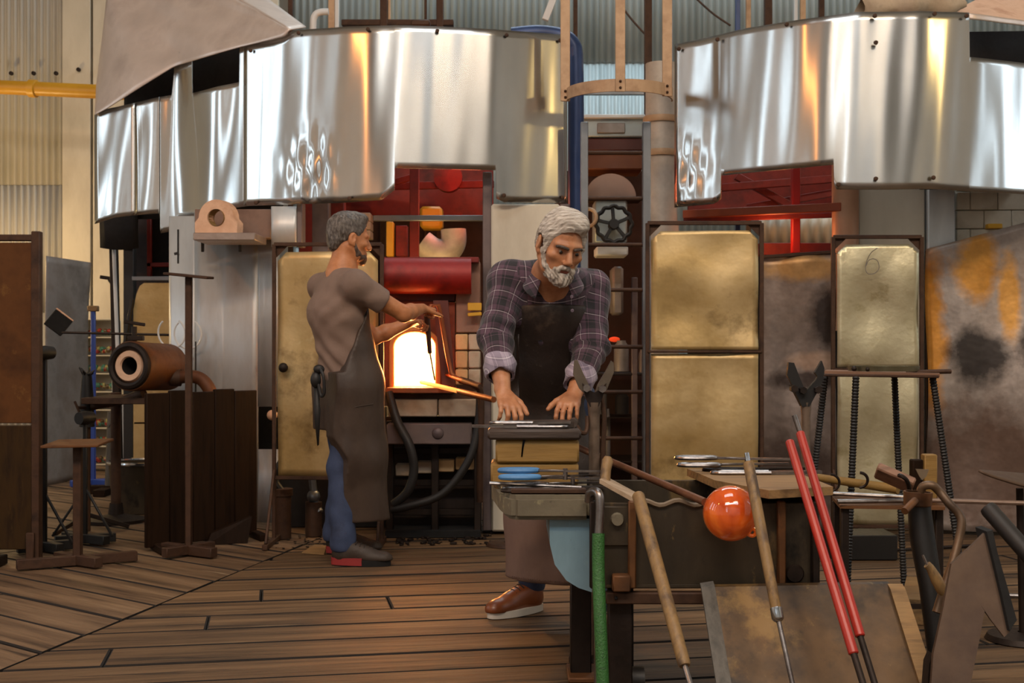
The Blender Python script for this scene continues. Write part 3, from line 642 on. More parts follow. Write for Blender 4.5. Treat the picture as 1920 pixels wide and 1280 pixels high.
# ---- right bay
sr = thing('furnace_steelwork', 'red painted steel frame in the right furnace bay, under the notch of the hood', 'frame', V((1.5, 8.4, 0)))
MB().box2((P(1290, 0, 9.4).x, 9.4, P(0, 408, 9.4).z), (P(1625, 0, 9.4).x, 9.44, 2.75)).build('back_plate', M['red_steel'], sr)
MB().box2((P(1486, 0, 8.0).x, 8.0, P(0, 474, 8.0).z), (P(1501, 0, 8.0).x, 8.06, 2.4)).build('post', mat('bright red post', ['8c120d', 'a01a12'], 3, .5), sr)
MB().bar(P(1282, 402, 8.1), P(1578, 388, 7.7), .05, .05).build('cross_bar', mat('orange red bar', ['8c3a1c', 'a04a26'], 3, .5), sr)
MB().bar(P(1282, 412, 8.2), P(1578, 403, 7.9), .03, .03).build('cross_bar', M['red_steel'], sr)
for (a, b_) in (((1352, 352, 8.7), (1568, 335, 8.7)), ((1400, 390, 8.9), (1560, 362, 8.8)), ((1380, 330, 8.8), (1480, 385, 8.8))):
    MB().bar(P(*a), P(*b_), .05, .05).build('brace', M['red_steel'], sr)
MB().box2((P(1424, 0, 8.3).x, 8.3, P(0, 478, 8.3).z), (P(1570, 0, 8.3).x, 8.5, P(0, 455, 8.3).z)).build('ledge', M['red_steel'], sr)
MB().box2((P(1290, 0, 9.6).x, 9.6, 0), (P(1640, 0, 9.6).x, 9.64, P(0, 462, 9.6).z)).build('rear_partition', M['dark_in'], sr)
tag(wave_sheet(P(1424, 0, 9.0).x, P(1570, 0, 9.0).x, P(0, 458, 9.0).z, P(0, 408, 9.0).z, 9.0, 'x', .075, .014).build('corrugated_panel', M['cream'], solid=.003), 'short white corrugated panel behind the red post, above the brown steel sheet', 'panel')
tag(MB().prism([P(1432, 476, 8.35), P(1432, 458, 8.35), P(1455, 458, 8.35), P(1455, 476, 8.35)], (0, .08, 0)).build('wood_wedge', M['wood_x']), 'small wood wedge lying on the red ledge behind the centre screen', 'wedge')
fr_ = thing('furnace_casing', 'cream and white panelled furnace casing beneath the right hood', 'casing', V((2.4, 7.6, 0)))
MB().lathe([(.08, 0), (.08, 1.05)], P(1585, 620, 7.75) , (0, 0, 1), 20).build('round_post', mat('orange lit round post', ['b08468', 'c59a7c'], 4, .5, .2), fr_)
MB().box2(V((P(1600, 0, 7.8).x, 7.8, 0)), V((P(1609, 0, 7.8).x, 7.9, 2.2))).build('steel_post', M['purple_steel'], fr_)
MB().box2(V((P(1609, 0, 7.82).x, 7.82, 0)), V((P(1735, 0, 7.82).x, 8.1, 2.2)), .01).build('panel', M['cream'], fr_)
MB().box2(V((P(1739, 0, 7.80).x, 7.80, 0)), V((P(1792, 0, 7.80).x, 8.1, 2.2)), .01).build('panel', M['white_sheet'], fr_)
for r in range(4):
    for c_ in range(5):
        xa = P(1794 + c_ * 52 - (r % 2) * 26, 0, 7.9).x; MB().box2(V((max(xa, P(1794, 0, 7.9).x), 7.9, 1.62 + r * .115)), V((xa + .168, 8.1, 1.62 + r * .115 + .111)), .005).build('brick', M['white_brick'], fr_)
MB().box2(V((P(1793, 0, 7.95).x, 7.95, 0)), V((3.7, 8.2, 2.2))).build('panel', M['cream'], fr_)
MB().box2(P(1853, 428, 7.85), P(1872, 421, 7.92)).build('yellow_tab', M['yellow'], fr_)
# ================================================================== BETWEEN THE HOODS: caged ladder, ducts
ld = thing('caged_ladder', 'tan safety cage hoop with three vertical straps above a dark steel ladder', 'ladder', V((.75, 7.5, 0)))
YLd = 7.45; hx0, hx1 = P(1062, 0, YLd).x, P(1266, 0, YLd).x; cxh, rh = (hx0 + hx1) / 2, (hx1 - hx0) / 2
def hoop_band(z, rot0=math.pi, rot1=2 * math.pi, hw=.035, t=.010, n=22):
    vs_ = []; fs = []
    for i in range(n + 1):
        a = rot0 + (rot1 - rot0) * i / n; c_, s_ = math.cos(a), math.sin(a)
        for (rr, zz_) in ((rh, z - hw), (rh, z + hw), (rh - t, z + hw), (rh - t, z - hw)): vs_.append((cxh + rr * c_, YLd + .12 + rr * 1.0 * s_, zz_ - .0))
    for i in range(n):
        for k in range(4): fs.append((i * 4 + k, (i + 1) * 4 + k, (i + 1) * 4 + (k + 1) % 4, i * 4 + (k + 1) % 4))
    fs += [(0, 1, 2, 3), tuple(n * 4 + k for k in (3, 2, 1, 0))]
    return MB().add(vs_, fs)
zh = P(0, 172, YLd).z
hoop_band(zh).build('cage_hoop', M['tan_paint'], ld)
for px, a in ((1072, 1.04 * math.pi), (1152, 1.48 * math.pi), (1231, 1.80 * math.pi)):
    q = V((cxh + (rh + .006) * math.cos(a), YLd + .12 + (rh + .006) * math.sin(a), 0))
    MB().box2((q.x - .028, q.y - .006, zh - .04), (q.x + .028, q.y + .006, 4.6), .002).build('cage_strap', M['tan_paint'], ld)
    for dz in (-.012, .012): MB().ball((q.x, q.y - .010, zh + dz * 1.5), .008, 8, 6).build('bolt', M['iron_brown'], ld)
xr = P(1213, 0, 7.6).x; xl = P(1096, 0, 7.6).x
MB().box2((xr - .024, 7.6, 0), (xr + .024, 7.66, P(0, 228, 7.6).z)).build('rail', M['lampblue'], ld)
MB().box2((xl - .022, 7.6, 0), (xl + .022, 7.66, P(0, 228, 7.6).z)).build('rail', M['lampblue'], ld)
for py in (285, 371, 458, 543, 650, 735, 822, 905):
    MB().tube([(xl, 7.63, P(0, py, 7.6).z), (xr, 7.63, P(0, py, 7.6).z)], .012, 8).build('rung', M['iron_brown'], ld)
dk = thing('blue_duct', 'tall dark blue duct pipe at the right edge of the left hood', 'duct', P(1080, 385, 7.9))
MB().tube(smooth_path([P(1081, 640, 7.95), P(1080, 300, 7.95), P(1079, 120, 7.95), P(1072, 82, 7.95), P(1052, 68, 7.95), P(1010, 62, 7.98), P(960, 66, 8.0)]), .050, 16).build('pipe', M['blue_duct'], dk)
dw = thing('white_column', 'white wrapped duct column standing beside the ladder at the right hood', 'column', V((P(1240, 0, 8.1).x, 8.1, 0)))
xx = P(1240, 0, 8.1).x
MB().lathe([(.105, 0), (.11, 1.9), (.10, 1.92), (.10, P(0, 120, 8.1).z), (0, P(0, 120, 8.1).z)], (xx, 8.1, 0), (0, 0, 1), 22).build('wrap', M['duct_wrap'], dw)
for py in (288, 225): MB().lathe([(.112, -.02), (.118, 0), (.112, .02)], (xx, 8.1, P(0, py, 8.1).z), (0, 0, 1), 22).build('band', M['tan_paint'], dw)
MB().box2(V((P(1214, 0, 8.3).x, 8.3, P(0, 380, 8.3).z)), V((P(1265, 0, 8.3).x, 8.36, P(0, 260, 8.3).z))).build('back_sheet', M['tan_paint'], dw)
bx = thing('grey_cabinet', 'grey machine box with a dark name plate above the brown boards, behind the ladder', 'cabinet', P(1147, 255, 8.6))
MB().box2(P(1088, 257, 8.6), P(1207, 219, 8.6) + V((0, .4, 0)), .01).build('cabinet_body', M['steel_blue'], bx)
MB().box2(P(1085, 221, 8.56), P(1210, 214, 8.56) + V((0, .5, 0)), .005).build('cabinet_lid', M['white_pipe'], bx)
MB().box2(P(1120, 249, 8.58), P(1172, 230, 8.58) + V((0, .03, 0))).build('name_plate', M['grey_sheet'], bx)
for i, (y0, y1) in enumerate(((283, 259), (318, 289))):
    tag(MB().box2(P(1094, y1, 8.6), P(1206, y0, 8.6) + V((0, .35, 0)), .01).build('brown_board', mat('brown panel', ['5a2e1a', '70401f'] if i else ['3e1a12', '52231a'], 3, .6)), ['dark red brown board just below the grey cabinet, behind the ladder', 'amber brown board, lower of two behind the ladder'][i], 'board')
mt = thing('blower_housing', 'dusty pink domed blower housing behind the ladder, above the black handwheel', 'blower', P(1145, 371, 8.35))
dome = []
for i in range(19):
    a = math.pi * i / 18; dome.append(P(1145, 370, 8.3) + V((math.cos(a) * .165, 0, math.sin(a) * .155)))
MB().prism(dome, (0, .34, 0)).build('housing', mat('dusty pink housing', ['8f7468', 'a68a7c'], 3, .6), mt)
MB().box2(P(1094, 372, 8.25), P(1206, 368, 8.25) + V((0, .3, 0))).build('mounting_shelf', M['iron_brown'], mt)
vb = thing('valve_cabinet', 'pale green grey box carrying the black handwheel', 'cabinet', P(1148, 480, 8.3))
MB().box2(P(1115, 455, 8.3), P(1176, 375, 8.3) + V((0, .25, 0)), .01).build('cabinet_body', M['steel_blue'], vb)
MB().box2(P(1118, 479, 8.28), P(1178, 461, 8.28) + V((0, .25, 0)), .01).build('lower_box', M['white_pipe'], vb)
hw = thing('handwheel', 'black spoked handwheel with a scalloped rim between the two men\'s workplaces', 'handwheel', P(1150, 420, 8.18))
cw = P(1151, 420, 8.15); Rw = 33 / F * 8.15
pts = []
for i in range(72):
    a = 2 * math.pi * i / 72; r = Rw * (1 + .045 * math.cos(12 * a)); pts.append(cw + V((r * math.cos(a), 0, r * math.sin(a))))
MB().tube(pts, .013, 8, closed=True).build('rim', M['black'], hw)
for i in range(5):
    a = 2 * math.pi * i / 5 + .4; MB().bar(cw, cw + V((Rw * math.cos(a), 0, Rw * math.sin(a))), .022, .018, (0, 1, 0)).build('spoke', M['black'], hw)
MB().lathe([(0, -.03), (.03, -.03), (.035, 0), (.03, .12)], cw, (0, 1, 0), 16).lathe([(.02, .1), (.02, .17)], cw, (0, 1, 0), 12).build('hub', M['black'], hw)
lr = MB().ring(P(1103, 408, 8.1), (.5, 1, 0), .055, .012, 26, 8); tag(lr.build('ring', M['tan_paint']), 'tan ring just behind the bearded man\'s hair, left of the handwheel', 'ring')
ds = thing('dark_rack', 'dim steel rack with jars and pipes behind the ladder', 'rack', V((P(1150, 0, 8.9).x, 8.9, 0)))
MB().box2((P(1040, 0, 9.3).x, 9.3, 0), (P(1260, 0, 9.3).x, 9.34, P(0, 320, 9.3).z)).build('back_board', mat('dim brown back', ['23130f', '361c15', '1a0e0b'], 2, .8), ds)
for py in (700, 780, 860): MB().box2(P(1090, py + 4, 8.7), P(1212, py - 4, 9.2)).build('shelf', M['iron'], ds)
for px in (1098, 1190): MB().box2((P(px, 0, 8.7).x - .02, 8.7, 0), (P(px, 0, 8.7).x + .02, 8.74, P(0, 520, 8.7).z)).build('upright', M['purple_steel'], ds)
for i, (px, py, w_, h_, mm) in enumerate([(1165, 696, 28, 58, 'grey_sheet'), (1128, 776, 20, 50, 'slate'), (1140, 856, 9, 90, 'grey_sheet'), (1204, 700, 14, 45, 'purple_steel'), (1166, 776, 26, 40, 'dark_in')]):
    q = P(px, py, 8.85); r = w_ / 2 / F * 8.85; h = h_ / F * 8.85
    tag(MB().lathe([(0, 0), (r, 0), (r, h * .8), (r * .6, h * .95), (r * .6, h), (0, h)], q, (0, 0, 1), 16).build('canister', M[mm]), ['squat grey canister on the upper shelf of the dark rack', 'weathered canister on the middle shelf of the dark rack', 'thin tall grey canister on the lowest shelf of the dark rack', 'brownish canister at the right end of the upper dark shelf', 'sooty wide canister at the right of the middle dark shelf'][i], 'canister', 'canisters on the dark rack')
em = P(1152, 636, 9.0); tag(MB().ball(em, .026, 12, 8, (1.5, .5, .7)).build('pilot_flame', M['ember']), 'small red glow in the dark behind the bearded man\'s elbow', 'flame')
gp = MB().box2(P(1148, 590, 8.6), P(1168, 500, 8.65) + V((0, .2, 0)), .02); tag(gp.build('gas_regulator', M['grey_sheet']), 'dim pale regulator block hanging under the handwheel box', 'regulator')

# ================================================================== STEEL FRAMED SCREENS
def wavy_panel(c00, c10, c01, c11, m, name, parent, amp=.012, seed=0, n=16, cham=.0, corners=(0, 0, 0, 0)):
    """sheet between four corners (bottom-left, bottom-right, top-left, top-right) with soft buckles; corners = clipped corner sizes."""
    def fn(u, v):
        p_ = V(c00).lerp(V(c10), u).lerp(V(c01).lerp(V(c11), u), v)
        p_.y += amp * (math.sin(3.1 * u + 5.3 * v + seed) * math.sin(4.2 * v - 2.2 * u + seed * 1.7) + .5 * math.sin(9 * u + seed) * math.sin(7 * v + seed)); return p_
    mb = MB(); vs_ = []; idx = {}; ny = 2 * n
    bm = bmesh.new(); g = [[bm.verts.new(fn(i / n, j / ny)) for i in range(n + 1)] for j in range(ny + 1)]
    for j in range(ny):
        for i in range(n): bm.faces.new((g[j][i], g[j][i + 1], g[j + 1][i + 1], g[j + 1][i]))
    ex = (V(c10) - V(c00)).normalized(); ez = V((0, 0, 1))
    for k, (c, a, b_) in enumerate(((c00, ex, ez), (c10, -ex, ez), (c01, ex, -ez), (c11, -ex, -ez))):
        if corners[k]:
            nrm = (V(a) + V(b_)).normalized(); pc = V(c) + V(a) * corners[k]
            bmesh.ops.bisect_plane(bm, geom=bm.verts[:] + bm.edges[:] + bm.faces[:], plane_co=pc, plane_no=nrm, clear_inner=True)
    bm.verts.index_update(); mb.add([v.co.copy() for v in bm.verts], [[v.index for v in f.verts] for f in bm.faces]); bm.free()
    return mb.build(name, m, parent, solid=.005, ang=70)
def screen(name, label, px0, px1, ytop, ymid, ybot, Y0, Y1, m1, m2, ft=.022, legs=None, seed=0, tilt=0, corners=.05, yfeet=None, pad=7):
    q0, q1 = P(px0, ytop, Y0), P(px1, ytop, Y1); t = thing(name, label, 'screen', V(((q0.x + q1.x) / 2, (q0.y + q1.y) / 2, 0)))
    zt = q0.z; zt1 = q1.z; zb = max(.06, P(px0, ybot, Y0).z); zm = P(px0, ymid, Y0).z if ymid else None
    up = lambda q, z: V((q.x, q.y + tilt * (z / zt), z))
    def edge(u, z): a = up(q0, z); b_ = up(q1, z); return a.lerp(b_, u)
    MB().bar(up(q0, 0), up(q0, zt), ft, ft).build('upright', M['iron_brown'], t)
    MB().bar(up(q1, 0), up(q1, zt1), ft, ft).build('upright', M['iron_brown'], t)
    MB().bar(up(q0, zt), up(q1, zt1), ft, ft).build('top_rail', M['iron_brown'], t)
    MB().bar(up(q0, zb), up(q1, zb), ft, ft).build('bottom_rail', M['iron_brown'], t)
    if zm: MB().bar(up(q0, zm) + V((0, -.012, 0)), up(q1, zm) + V((0, -.012, 0)), .02, .014).build('middle_rail', M['iron_brown'], t)
    e = pad / (px1 - px0); off = V((0, -.004, 0))
    segs = [(zm, zt, m1), (zb, zm, m2)] if zm else [(zb, zt, m1)]
    for k, (a, b_, mm) in enumerate(segs):
        top = .045 if k == 0 else .012
        wavy_panel(edge(e, a + .01) + off, edge(1 - e, a + .01) + off, edge(e, b_ - top) + off, edge(1 - e, b_ - top) + off, M[mm], 'panel', t, .014, seed + k * 2.3, corners=(0, 0, corners if k == 0 else 0, corners if k == 0 else 0))
        for u in ((e, 1 - e) if k == 0 else ()):
            s_ = 1 if u < .5 else -1; c = edge(0 if u < .5 else 1, b_) ; d = (q1 - q0).normalized() * s_
            MB().prism([c + V((0, .012, 0)), c + d * .085 + V((0, .012, 0)), c + V((0, .012, -.085))], (0, .006, 0)).build('gusset', M['iron_brown'], t)
    for q in (q0, q1):
        MB().bar(V((q.x, q.y - .28, .015)), V((q.x, q.y + .12, .015)), .03, .03).build('foot', M['iron_brown'], t)
        MB().bar(V((q.x, q.y - .25, .03)), V((q.x, q.y, .42)), .016, .016).build('strut', M['iron_brown'], t)
    return t
s1 = screen('steel_framed_screen', 'tarnished brass screen behind the man at the furnace, single stained panel', 514, 716, 458, None, 895, 7.32, 7.27, 'brass', 'brass', seed=1.0)
MB().ball(P(531, 689, 7.26), .028, 12, 8, (1, .8, 1)).build('hinge_knob', M['iron'], s1)
s2 = screen('steel_framed_screen', 'tall tarnished brass screen of two panels standing right of the ladder', 1214, 1428, 418, 659, 985, 7.0, 6.95, 'brass', 'brass', seed=2.4)
s3 = screen('steel_framed_screen', 'pale screen with a scratched numeral 6 behind the rebar stool', 1562, 1728, 444, 692, 985, 7.35, 7.3, 'cream_sheet', 'cream_sheet', seed=4.0)
# scratched numeral on the pale screen
cv = [P(x, y, 7.28) for x, y in ((1645, 465), (1633, 474), (1625, 490), (1623, 505), (1628, 513), (1640, 512), (1648, 503), (1646, 490), (1638, 485), (1629, 488), (1624, 498))]
nm = MB().tube(smooth_path(cv, 5), .0022, 6).build('scratched_numeral', M['grey_sheet'], s3)
t = thing('steel_sheet', 'dark blotched steel sheet between the brass screen and the pale screen', 'sheet', V((P(1495, 0, 7.75).x, 7.75, 0)))
wavy_panel(V((P(1424, 0, 7.78).x, 7.78, .02)), V((P(1566, 0, 7.72).x, 7.72, .02)), P(1424, 484, 7.78), P(1566, 474, 7.72), stained('blotched brown steel', ('77675e', '93837a', '84736a'), [('c0935a', .02, 1.60, .30, .10), ('2e211c', .22, 1.30, .20, .22), ('b99a84', .10, 1.03, .22, .07), ('40322c', .05, .92, .30, .07), ('5a4a42', -.05, .35, .4, .3)]), 'sheet', t, .028, 3.3)  # dark and light blotches placed by position in the colour
MB().bar(P(1424, 482, 7.76), P(1566, 472, 7.70), .02, .02).build('top_edge', M['iron_brown'], t)
MB().bar(V((P(1440, 0, 7.8).x, 7.9, .0)), P(1440, 520, 7.82), .03, .03).bar(V((P(1550, 0, 7.8).x, 7.9, .0)), P(1550, 520, 7.78), .03, .03).build('rear_prop', M['iron'], t)
t = thing('orange_blotched_sheet', 'large steel sheet with orange and dark blotches at the right edge', 'sheet', V((P(1860, 0, 7.6).x, 7.6, 0)))
wavy_panel(V((P(1736, 0, 7.74).x, 7.74, .02)), V((P(2010, 0, 7.45).x, 7.45, .02)), P(1736, 467, 7.74), P(2010, 393, 7.45), stained('orange blotched steel', ('8d8078', 'a89c94', '97887c'), [('d08a22', -.34, 1.22, .12, .55), ('cf9030', -.08, 1.60, .15, .26), ('d59a40', .10, 1.40, .07, .30), ('1f1714', -.06, 1.05, .20, .20), ('2b211d', .26, 1.12, .14, .16), ('6f584c', 0, .40, .5, .45)]), 'sheet', t, .035, 5.1, n=22)  # orange and dark blotches placed by position in the colour
MB().bar(V((P(1742, 0, 7.8).x, 7.79, .0)), P(1742, 470, 7.79), .04, .03).build('edge_post', M['iron_brown'], t)
MB().bar(V((P(1900, 0, 7.8).x, 7.86, .0)), P(1900, 520, 7.70), .04, .03).build('rear_prop', M['iron_brown'], t)

# ================================================================== LEFT SIDE
t = thing('gas_pipe', 'yellow gas pipe running along the left wall to the hood', 'pipe', P(90, 168, 11.2))
MB().tube([P(-120, 158, 11.3), P(62, 166, 11.2), P(420, 183, 11.0)], .062, 16).build('pipe', M['yellow'], t)
MB().lathe([(.062, -.035), (.078, -.03), (.078, .03), (.062, .035)], P(62, 166, 11.2), P(420, 183, 11.0) - P(62, 166, 11.2), 18).build('coupling', M['yellow'], t)
# framed board at the left edge
t = thing('framed_board', 'tall dark framed board at the left edge, brown panel above dark wood grain', 'screen', V((P(20, 0, 6.65).x, 6.65, 0)))
xa, xb = P(-150, 0, 6.65).x, P(70, 0, 6.65).x
for x in (xa, xb): MB().box2((x - .022, 6.62, 0.0), (x + .022, 6.67, P(0, 434, 6.65).z)).build('upright', M['iron_brown'], t)
MB().box2((xa, 6.625, P(0, 452, 6.65).z), (xb, 6.665, P(0, 440, 6.65).z)).build('top_rail', M['iron_brown'], t)
MB().box2((xa + .02, 6.635, P(0, 793, 6.65).z), (P(62, 0, 6.65).x, 6.655, P(0, 455, 6.65).z)).build('upper_panel', M['brown_board'], t)
MB().box2((xa + .02, 6.63, .07), (P(63, 0, 6.65).x, 6.66, P(0, 797, 6.65).z)).build('lower_panel', M['ply'], t)
MB().box2((P(-20, 0, 6.6).x, 6.45, 0), (P(12, 0, 6.6).x, 6.62, .05)).build('foot', M['iron'], t)
MB().box2((P(48, 0, 6.6).x, 6.6, 0), (P(63, 0, 6.6).x, 6.63, .16)).build('foot', M['iron_brown'], t)
def tstand(label, px, Y, ytop, pw, base, top=None, m='iron_brown', name='iron_stand', brace=False):
    q = P(px, ytop, Y); t = thing(name, label, 'stand', V((q.x, Y, 0)))
    r = pw / 2 / F * Y
    MB().box2((q.x - r, Y - r, .03), (q.x + r, Y + r, q.z)).build('post', M[m], t)
    for k in range(2 if base else 0):
        d = V((base[k * 2], base[k * 2 + 1], 0)); MB().bar(V((q.x, Y, .03)) - d + V((0, 0, k * .003)), V((q.x, Y, .03)) + d + V((0, 0, k * .003)), .05, .05).build('foot', M[m], t)
    if brace:
        for s_ in (-1, 1): MB().bar(V((q.x + s_ * .17, Y - .05, .05)), V((q.x, Y, .32)), .014, .014).build('brace', M[m], t)
    if top: top(t, q)
    return t
def tilted_plate(w_, d_, roll, m='iron_brown'):
    def f(t, q):
        R = Matrix.Rotation(roll, 3, 'Y') @ Matrix.Rotation(.05, 3, 'X'); MB().box(q + V((0, 0, .006)), (w_, d_, .014), R, .003).build('top_plate', M[m], t)
    return f
tstand('tall iron stand with a tilted flat top in front of the dark boards', 354, 6.88, 519, 12, (.16, -.10, .10, .12), tilted_plate(.235, .16, .10))
tstand('low iron stand with a rusty square plate at the left, near the framed board', 146, 6.55, 833, 15, (-.26, -.14, .14, -.10), tilted_plate(.29, .26, -.02, 'rust'))
def roller(t, q): MB().lathe([(0, -.05), (.035, -.05), (.04, 0), (.035, .05), (0, .05)], q + V((0, 0, .02)), (.5, 1, 0), 14).build('roller', M['black'], t)
tstand('dark iron stand with a rounded head just right of the framed board', 84, 7.0, 668, 8, (.12, .08, -.12, .10), roller, 'black', brace=True)
tstand('short braced iron stand behind the low rusty plate', 160, 7.28, 790, 8, (.15, .07, -.15, .09), roller, 'black', brace=True)
def block_top(t, q): MB().box(q + V((.0, 0, .02)), (.08, .06, .045), None, .006).build('head_block', M['wood_x'], t)
tstand('slender blue pole with a small wooden block on top', 175, 10.3, 583, 8, (.15, .1, -.15, .1), block_top, 'blue_paint', 'blue_pole')
t = thing('dark_board_panel', 'dark charred panel of upright boards behind the tall iron stand', 'panel', V((P(375, 0, 7.3).x, 7.3, 0)))
a = V((P(272, 0, 7.0).x, 7.0, .0)); b_ = V((P(480, 0, 7.55).x, 7.55, .0)); n_ = 5; ed = [0, .20, .40, .60, .785, 1.0]
for i in range(n_):
    p0, p1 = a.lerp(b_, ed[i]), a.lerp(b_, ed[i + 1]); d = (p1 - p0); c = (p0 + p1) / 2; zt = P(272, 738, 7.0).z - .02 * ed[i] * 0
    R = Matrix.Rotation(math.atan2(d.y, d.x), 3, 'Z'); h = .845 + .012 * (i % 2); MB().box(c + V((0, 0, .02 + h / 2)), (d.length - .004, .028, h), R, .004).build('board', M['wood_dark'], t)
for f_ in (.06, .94):
    p_ = a.lerp(b_, f_); MB().box(p_ + V((.05, -.03, .02)), (.05, .26, .04), Matrix.Rotation(.5, 3, 'Z'), .004).build('foot', M['wood_dark'], t)
p_ = a.lerp(b_, .72); MB().prism([p_ + V((-.10, -.12, 0)), p_ + V((.12, -.06, 0)), p_ + V((.14, -.03, .15)), p_ + V((-.08, -.09, .06))], (.02, -.03, 0)).build('foot_wedge', M['wood_dark'], t)
# leaning grey sheet
t = thing('leaning_sheet', 'wavy grey metal sheet standing against the cream wall at the left', 'sheet', V((P(126, 0, 10.4).x, 10.4, 0)))
wavy_panel(P(84, 912, 10.3), P(158, 895, 10.9), P(84, 479, 10.5), P(170, 492, 11.0), M['grey_sheet'], 'sheet', t, .03, 1.9)
# diamond paddle on its long rod
t = thing('square_paddle', 'black square paddle turned as a diamond on a long thin rod', 'paddle', P(110, 606, 8.2))
c = P(109, 605, 8.2); R = Matrix.Rotation(.45, 3, 'Z') @ Matrix.Rotation(math.radians(38), 3, 'Y'); MB().box(c, (.13, .028, .12), R, .004).build('blade', M['soot_black'], t)
MB().box(c + R @ V((.0, 0, .066)), (.13, .028, .010), R, .002).build('blade_edge', M['refractory'], t)
MB().tube([P(112, 623, 8.2), P(330, 628, 8.35)], .008, 8).build('rod', M['iron'], t)
# burner drum on its stand
t = thing('burner_drum', 'rusty cylindrical burner drum with a pale refractory mouth on a pipe stand', 'burner', V((P(280, 0, 8.3).x, 8.3, 0)))
c0 = P(243, 686, 7.55); ax = (P(318, 688, 7.98) - c0).normalized(); L = (P(318, 688, 7.98) - c0).length; Rr = .145
MB().lathe([(Rr * .55, 0), (Rr, 0), (Rr * 1.03, .01), (Rr * 1.03, .05), (Rr, .055), (Rr, L * .93), (Rr * .9, L), (0, L)], c0, ax, 32).build('shell', mat('rusty burner shell', ['4b2c19', '70431f', '3a2114'], 4, .55, .4, .2, 25, spots=[('94602c', 4, .66)]), t)
MB().lathe([(Rr * .36, .0), (Rr * .40, -.012), (Rr * .60, -.014), (Rr * .64, 0)], c0, ax, 28).build('refractory_ring', M['refractory'], t)
MB().lathe([(Rr * .38, -.005), (Rr * .33, .16), (0, .165)], c0, ax, 24).build('burner_throat', M['dark_in'], t)
MB().ring(c0 - ax * .002, ax, Rr * .82, .022, 28, 8).build('front_rim', M['iron'], t)
MB().tube(smooth_path([P(312, 712, 7.82), P(345, 706, 7.8), P(372, 708, 7.78), P(388, 722, 7.76), P(396, 745, 7.76), P(396, 800, 7.76)]), [.040] * 31, 12).build('outlet_pipe', mat('rusty elbow', ['4a2a18', '6a4023'], 5, .6, .3, .2, 30), t)
MB().lathe([(.052, -.03), (.052, .03)], P(330, 708, 7.81), (1, .1, 0), 16).build('pipe_collar', M['iron_brown'], t)
q = P(252, 640, 7.7); MB().tube([q, q + V((0, 0, .09))], .016, 8).box(q + V((0, 0, .11)), (.13, .02, .02), Matrix.Rotation(.15, 3, 'Y')).box(q + V((.01, 0, .02)), (.09, .05, .03)).build('clamp', M['iron'], t)
q = P(222, 735, 8.25); MB().tube([V((q.x, 8.2, .02)), V((q.x, 8.2, q.z))], .033, 12).build('stand_post', M['iron_brown'], t)
MB().box2((q.x - .03, 7.62, q.z - .05), (P(325, 0, 7.9).x, 8.22, q.z - .012)).build('cradle', M['iron_brown'], t)
MB().lathe([(0, 0), (.19, 0), (.19, .02), (.05, .05), (.04, .12)], V((q.x, 8.2, 0)), (0, 0, 1), 20).build('stand_base', M['iron'], t)
# clamp post with side pipe
t = thing('clamp_post', 'ragged black post holding a rusty side pipe below the burner drum', 'stand', V((P(162, 0, 7.8).x, 7.8, 0)))
q = P(163, 700, 7.8)
MB().tube([V((q.x, 7.8, 0)), V((q.x, 7.8, P(0, 770, 7.8).z))], .022, 10).build('lower_post', M['iron_brown'], t)
MB().tube([V((q.x, 7.8, P(0, 800, 7.8).z)), V((q.x, 7.8, P(0, 745, 7.8).z)), q], [.045, .04, .028], 10).build('post', M['black'], t)
jag = MB()
for i in range(7):
    a = 2 * math.pi * i / 7; jag.tube([q + V((.012 * math.cos(a), .012 * math.sin(a), -.01)), q + V((.045 * math.cos(a), .045 * math.sin(a), .02 + .02 * math.sin(i * 5)))], [.014, .004], 6)
jag.build('ragged_top', M['black'], t)
MB().tube([P(168, 762, 7.8), P(225, 752, 7.75), P(270, 738, 7.7)], [.026, .024, .036], 10).build('side_pipe', M['iron_brown'], t)
MB().tube([P(140, 752, 7.7), P(150, 776, 7.7)], .008, 6).tube([P(145, 764, 7.7), P(168, 764, 7.8)], .010, 6).build('valve_handle', M['iron_brown'], t)
for a in (.5, 2.3, 4.2): MB().bar(V((q.x, 7.8, .10)), V((q.x + .25 * math.cos(a), 7.8 + .25 * math.sin(a), .01)), .025, .025).build('foot', M['iron'], t)
# other left things
t = thing('wooden_pole', 'pale wooden pole on a dark cross base behind the burner post', 'pole', V((P(204, 0, 9.8).x, 9.8, 0)))
q = V((P(204, 0, 9.8).x, 9.8, 0)); MB().tube([q + V((0, 0, .05)), q + V((.02, 0, P(0, 772, 9.8).z))], .03, 10).build('pole', M['slate'], t)
MB().bar(q + V((-.26, 0, .03)), q + V((.26, 0, .03)), .09, .06).bar(q + V((0, -.24, .025)), q + V((0, .24, .025)), .09, .05).build('cross_base', M['wood_dark'], t)
MB().bar(q + V((.0, -.02, P(0, 800, 9.8).z)), q + V((.10, -.02, P(0, 762, 9.8).z)), .03, .02).build('arm', M['slate'], t)
t = thing('steel_tub', 'dark tub with a bright curved rim on the floor behind the burner stand', 'tub', V((P(266, 0, 8.75).x, 8.75, 0)))
c = V((P(266, 0, 8.75).x, 8.75, 0)); MB().lathe([(0, .01), (.19, 0), (.22, P(0, 868, 8.75).z), (.20, P(0, 868, 8.75).z), (.18, .05), (0, .05)], c, (0, 0, 1), 26).build('tub_body', M['tank'], t)
MB().ring(c + V((0, 0, P(0, 866, 8.75).z)), (0, 0, 1), .22, .014, 30, 8).build('rim', M['chrome'], t)
t = thing('black_box', 'black box with a tan lid standing behind the burner drum', 'box', V((P(275, 0, 9.1).x, 9.1, 0)))
MB().box2((P(254, 0, 9.02).x, 9.02, 0), (P(300, 0, 9.02).x, 9.26, P(0, 794, 9.02).z), .01).build('box_body', M['black'], t)
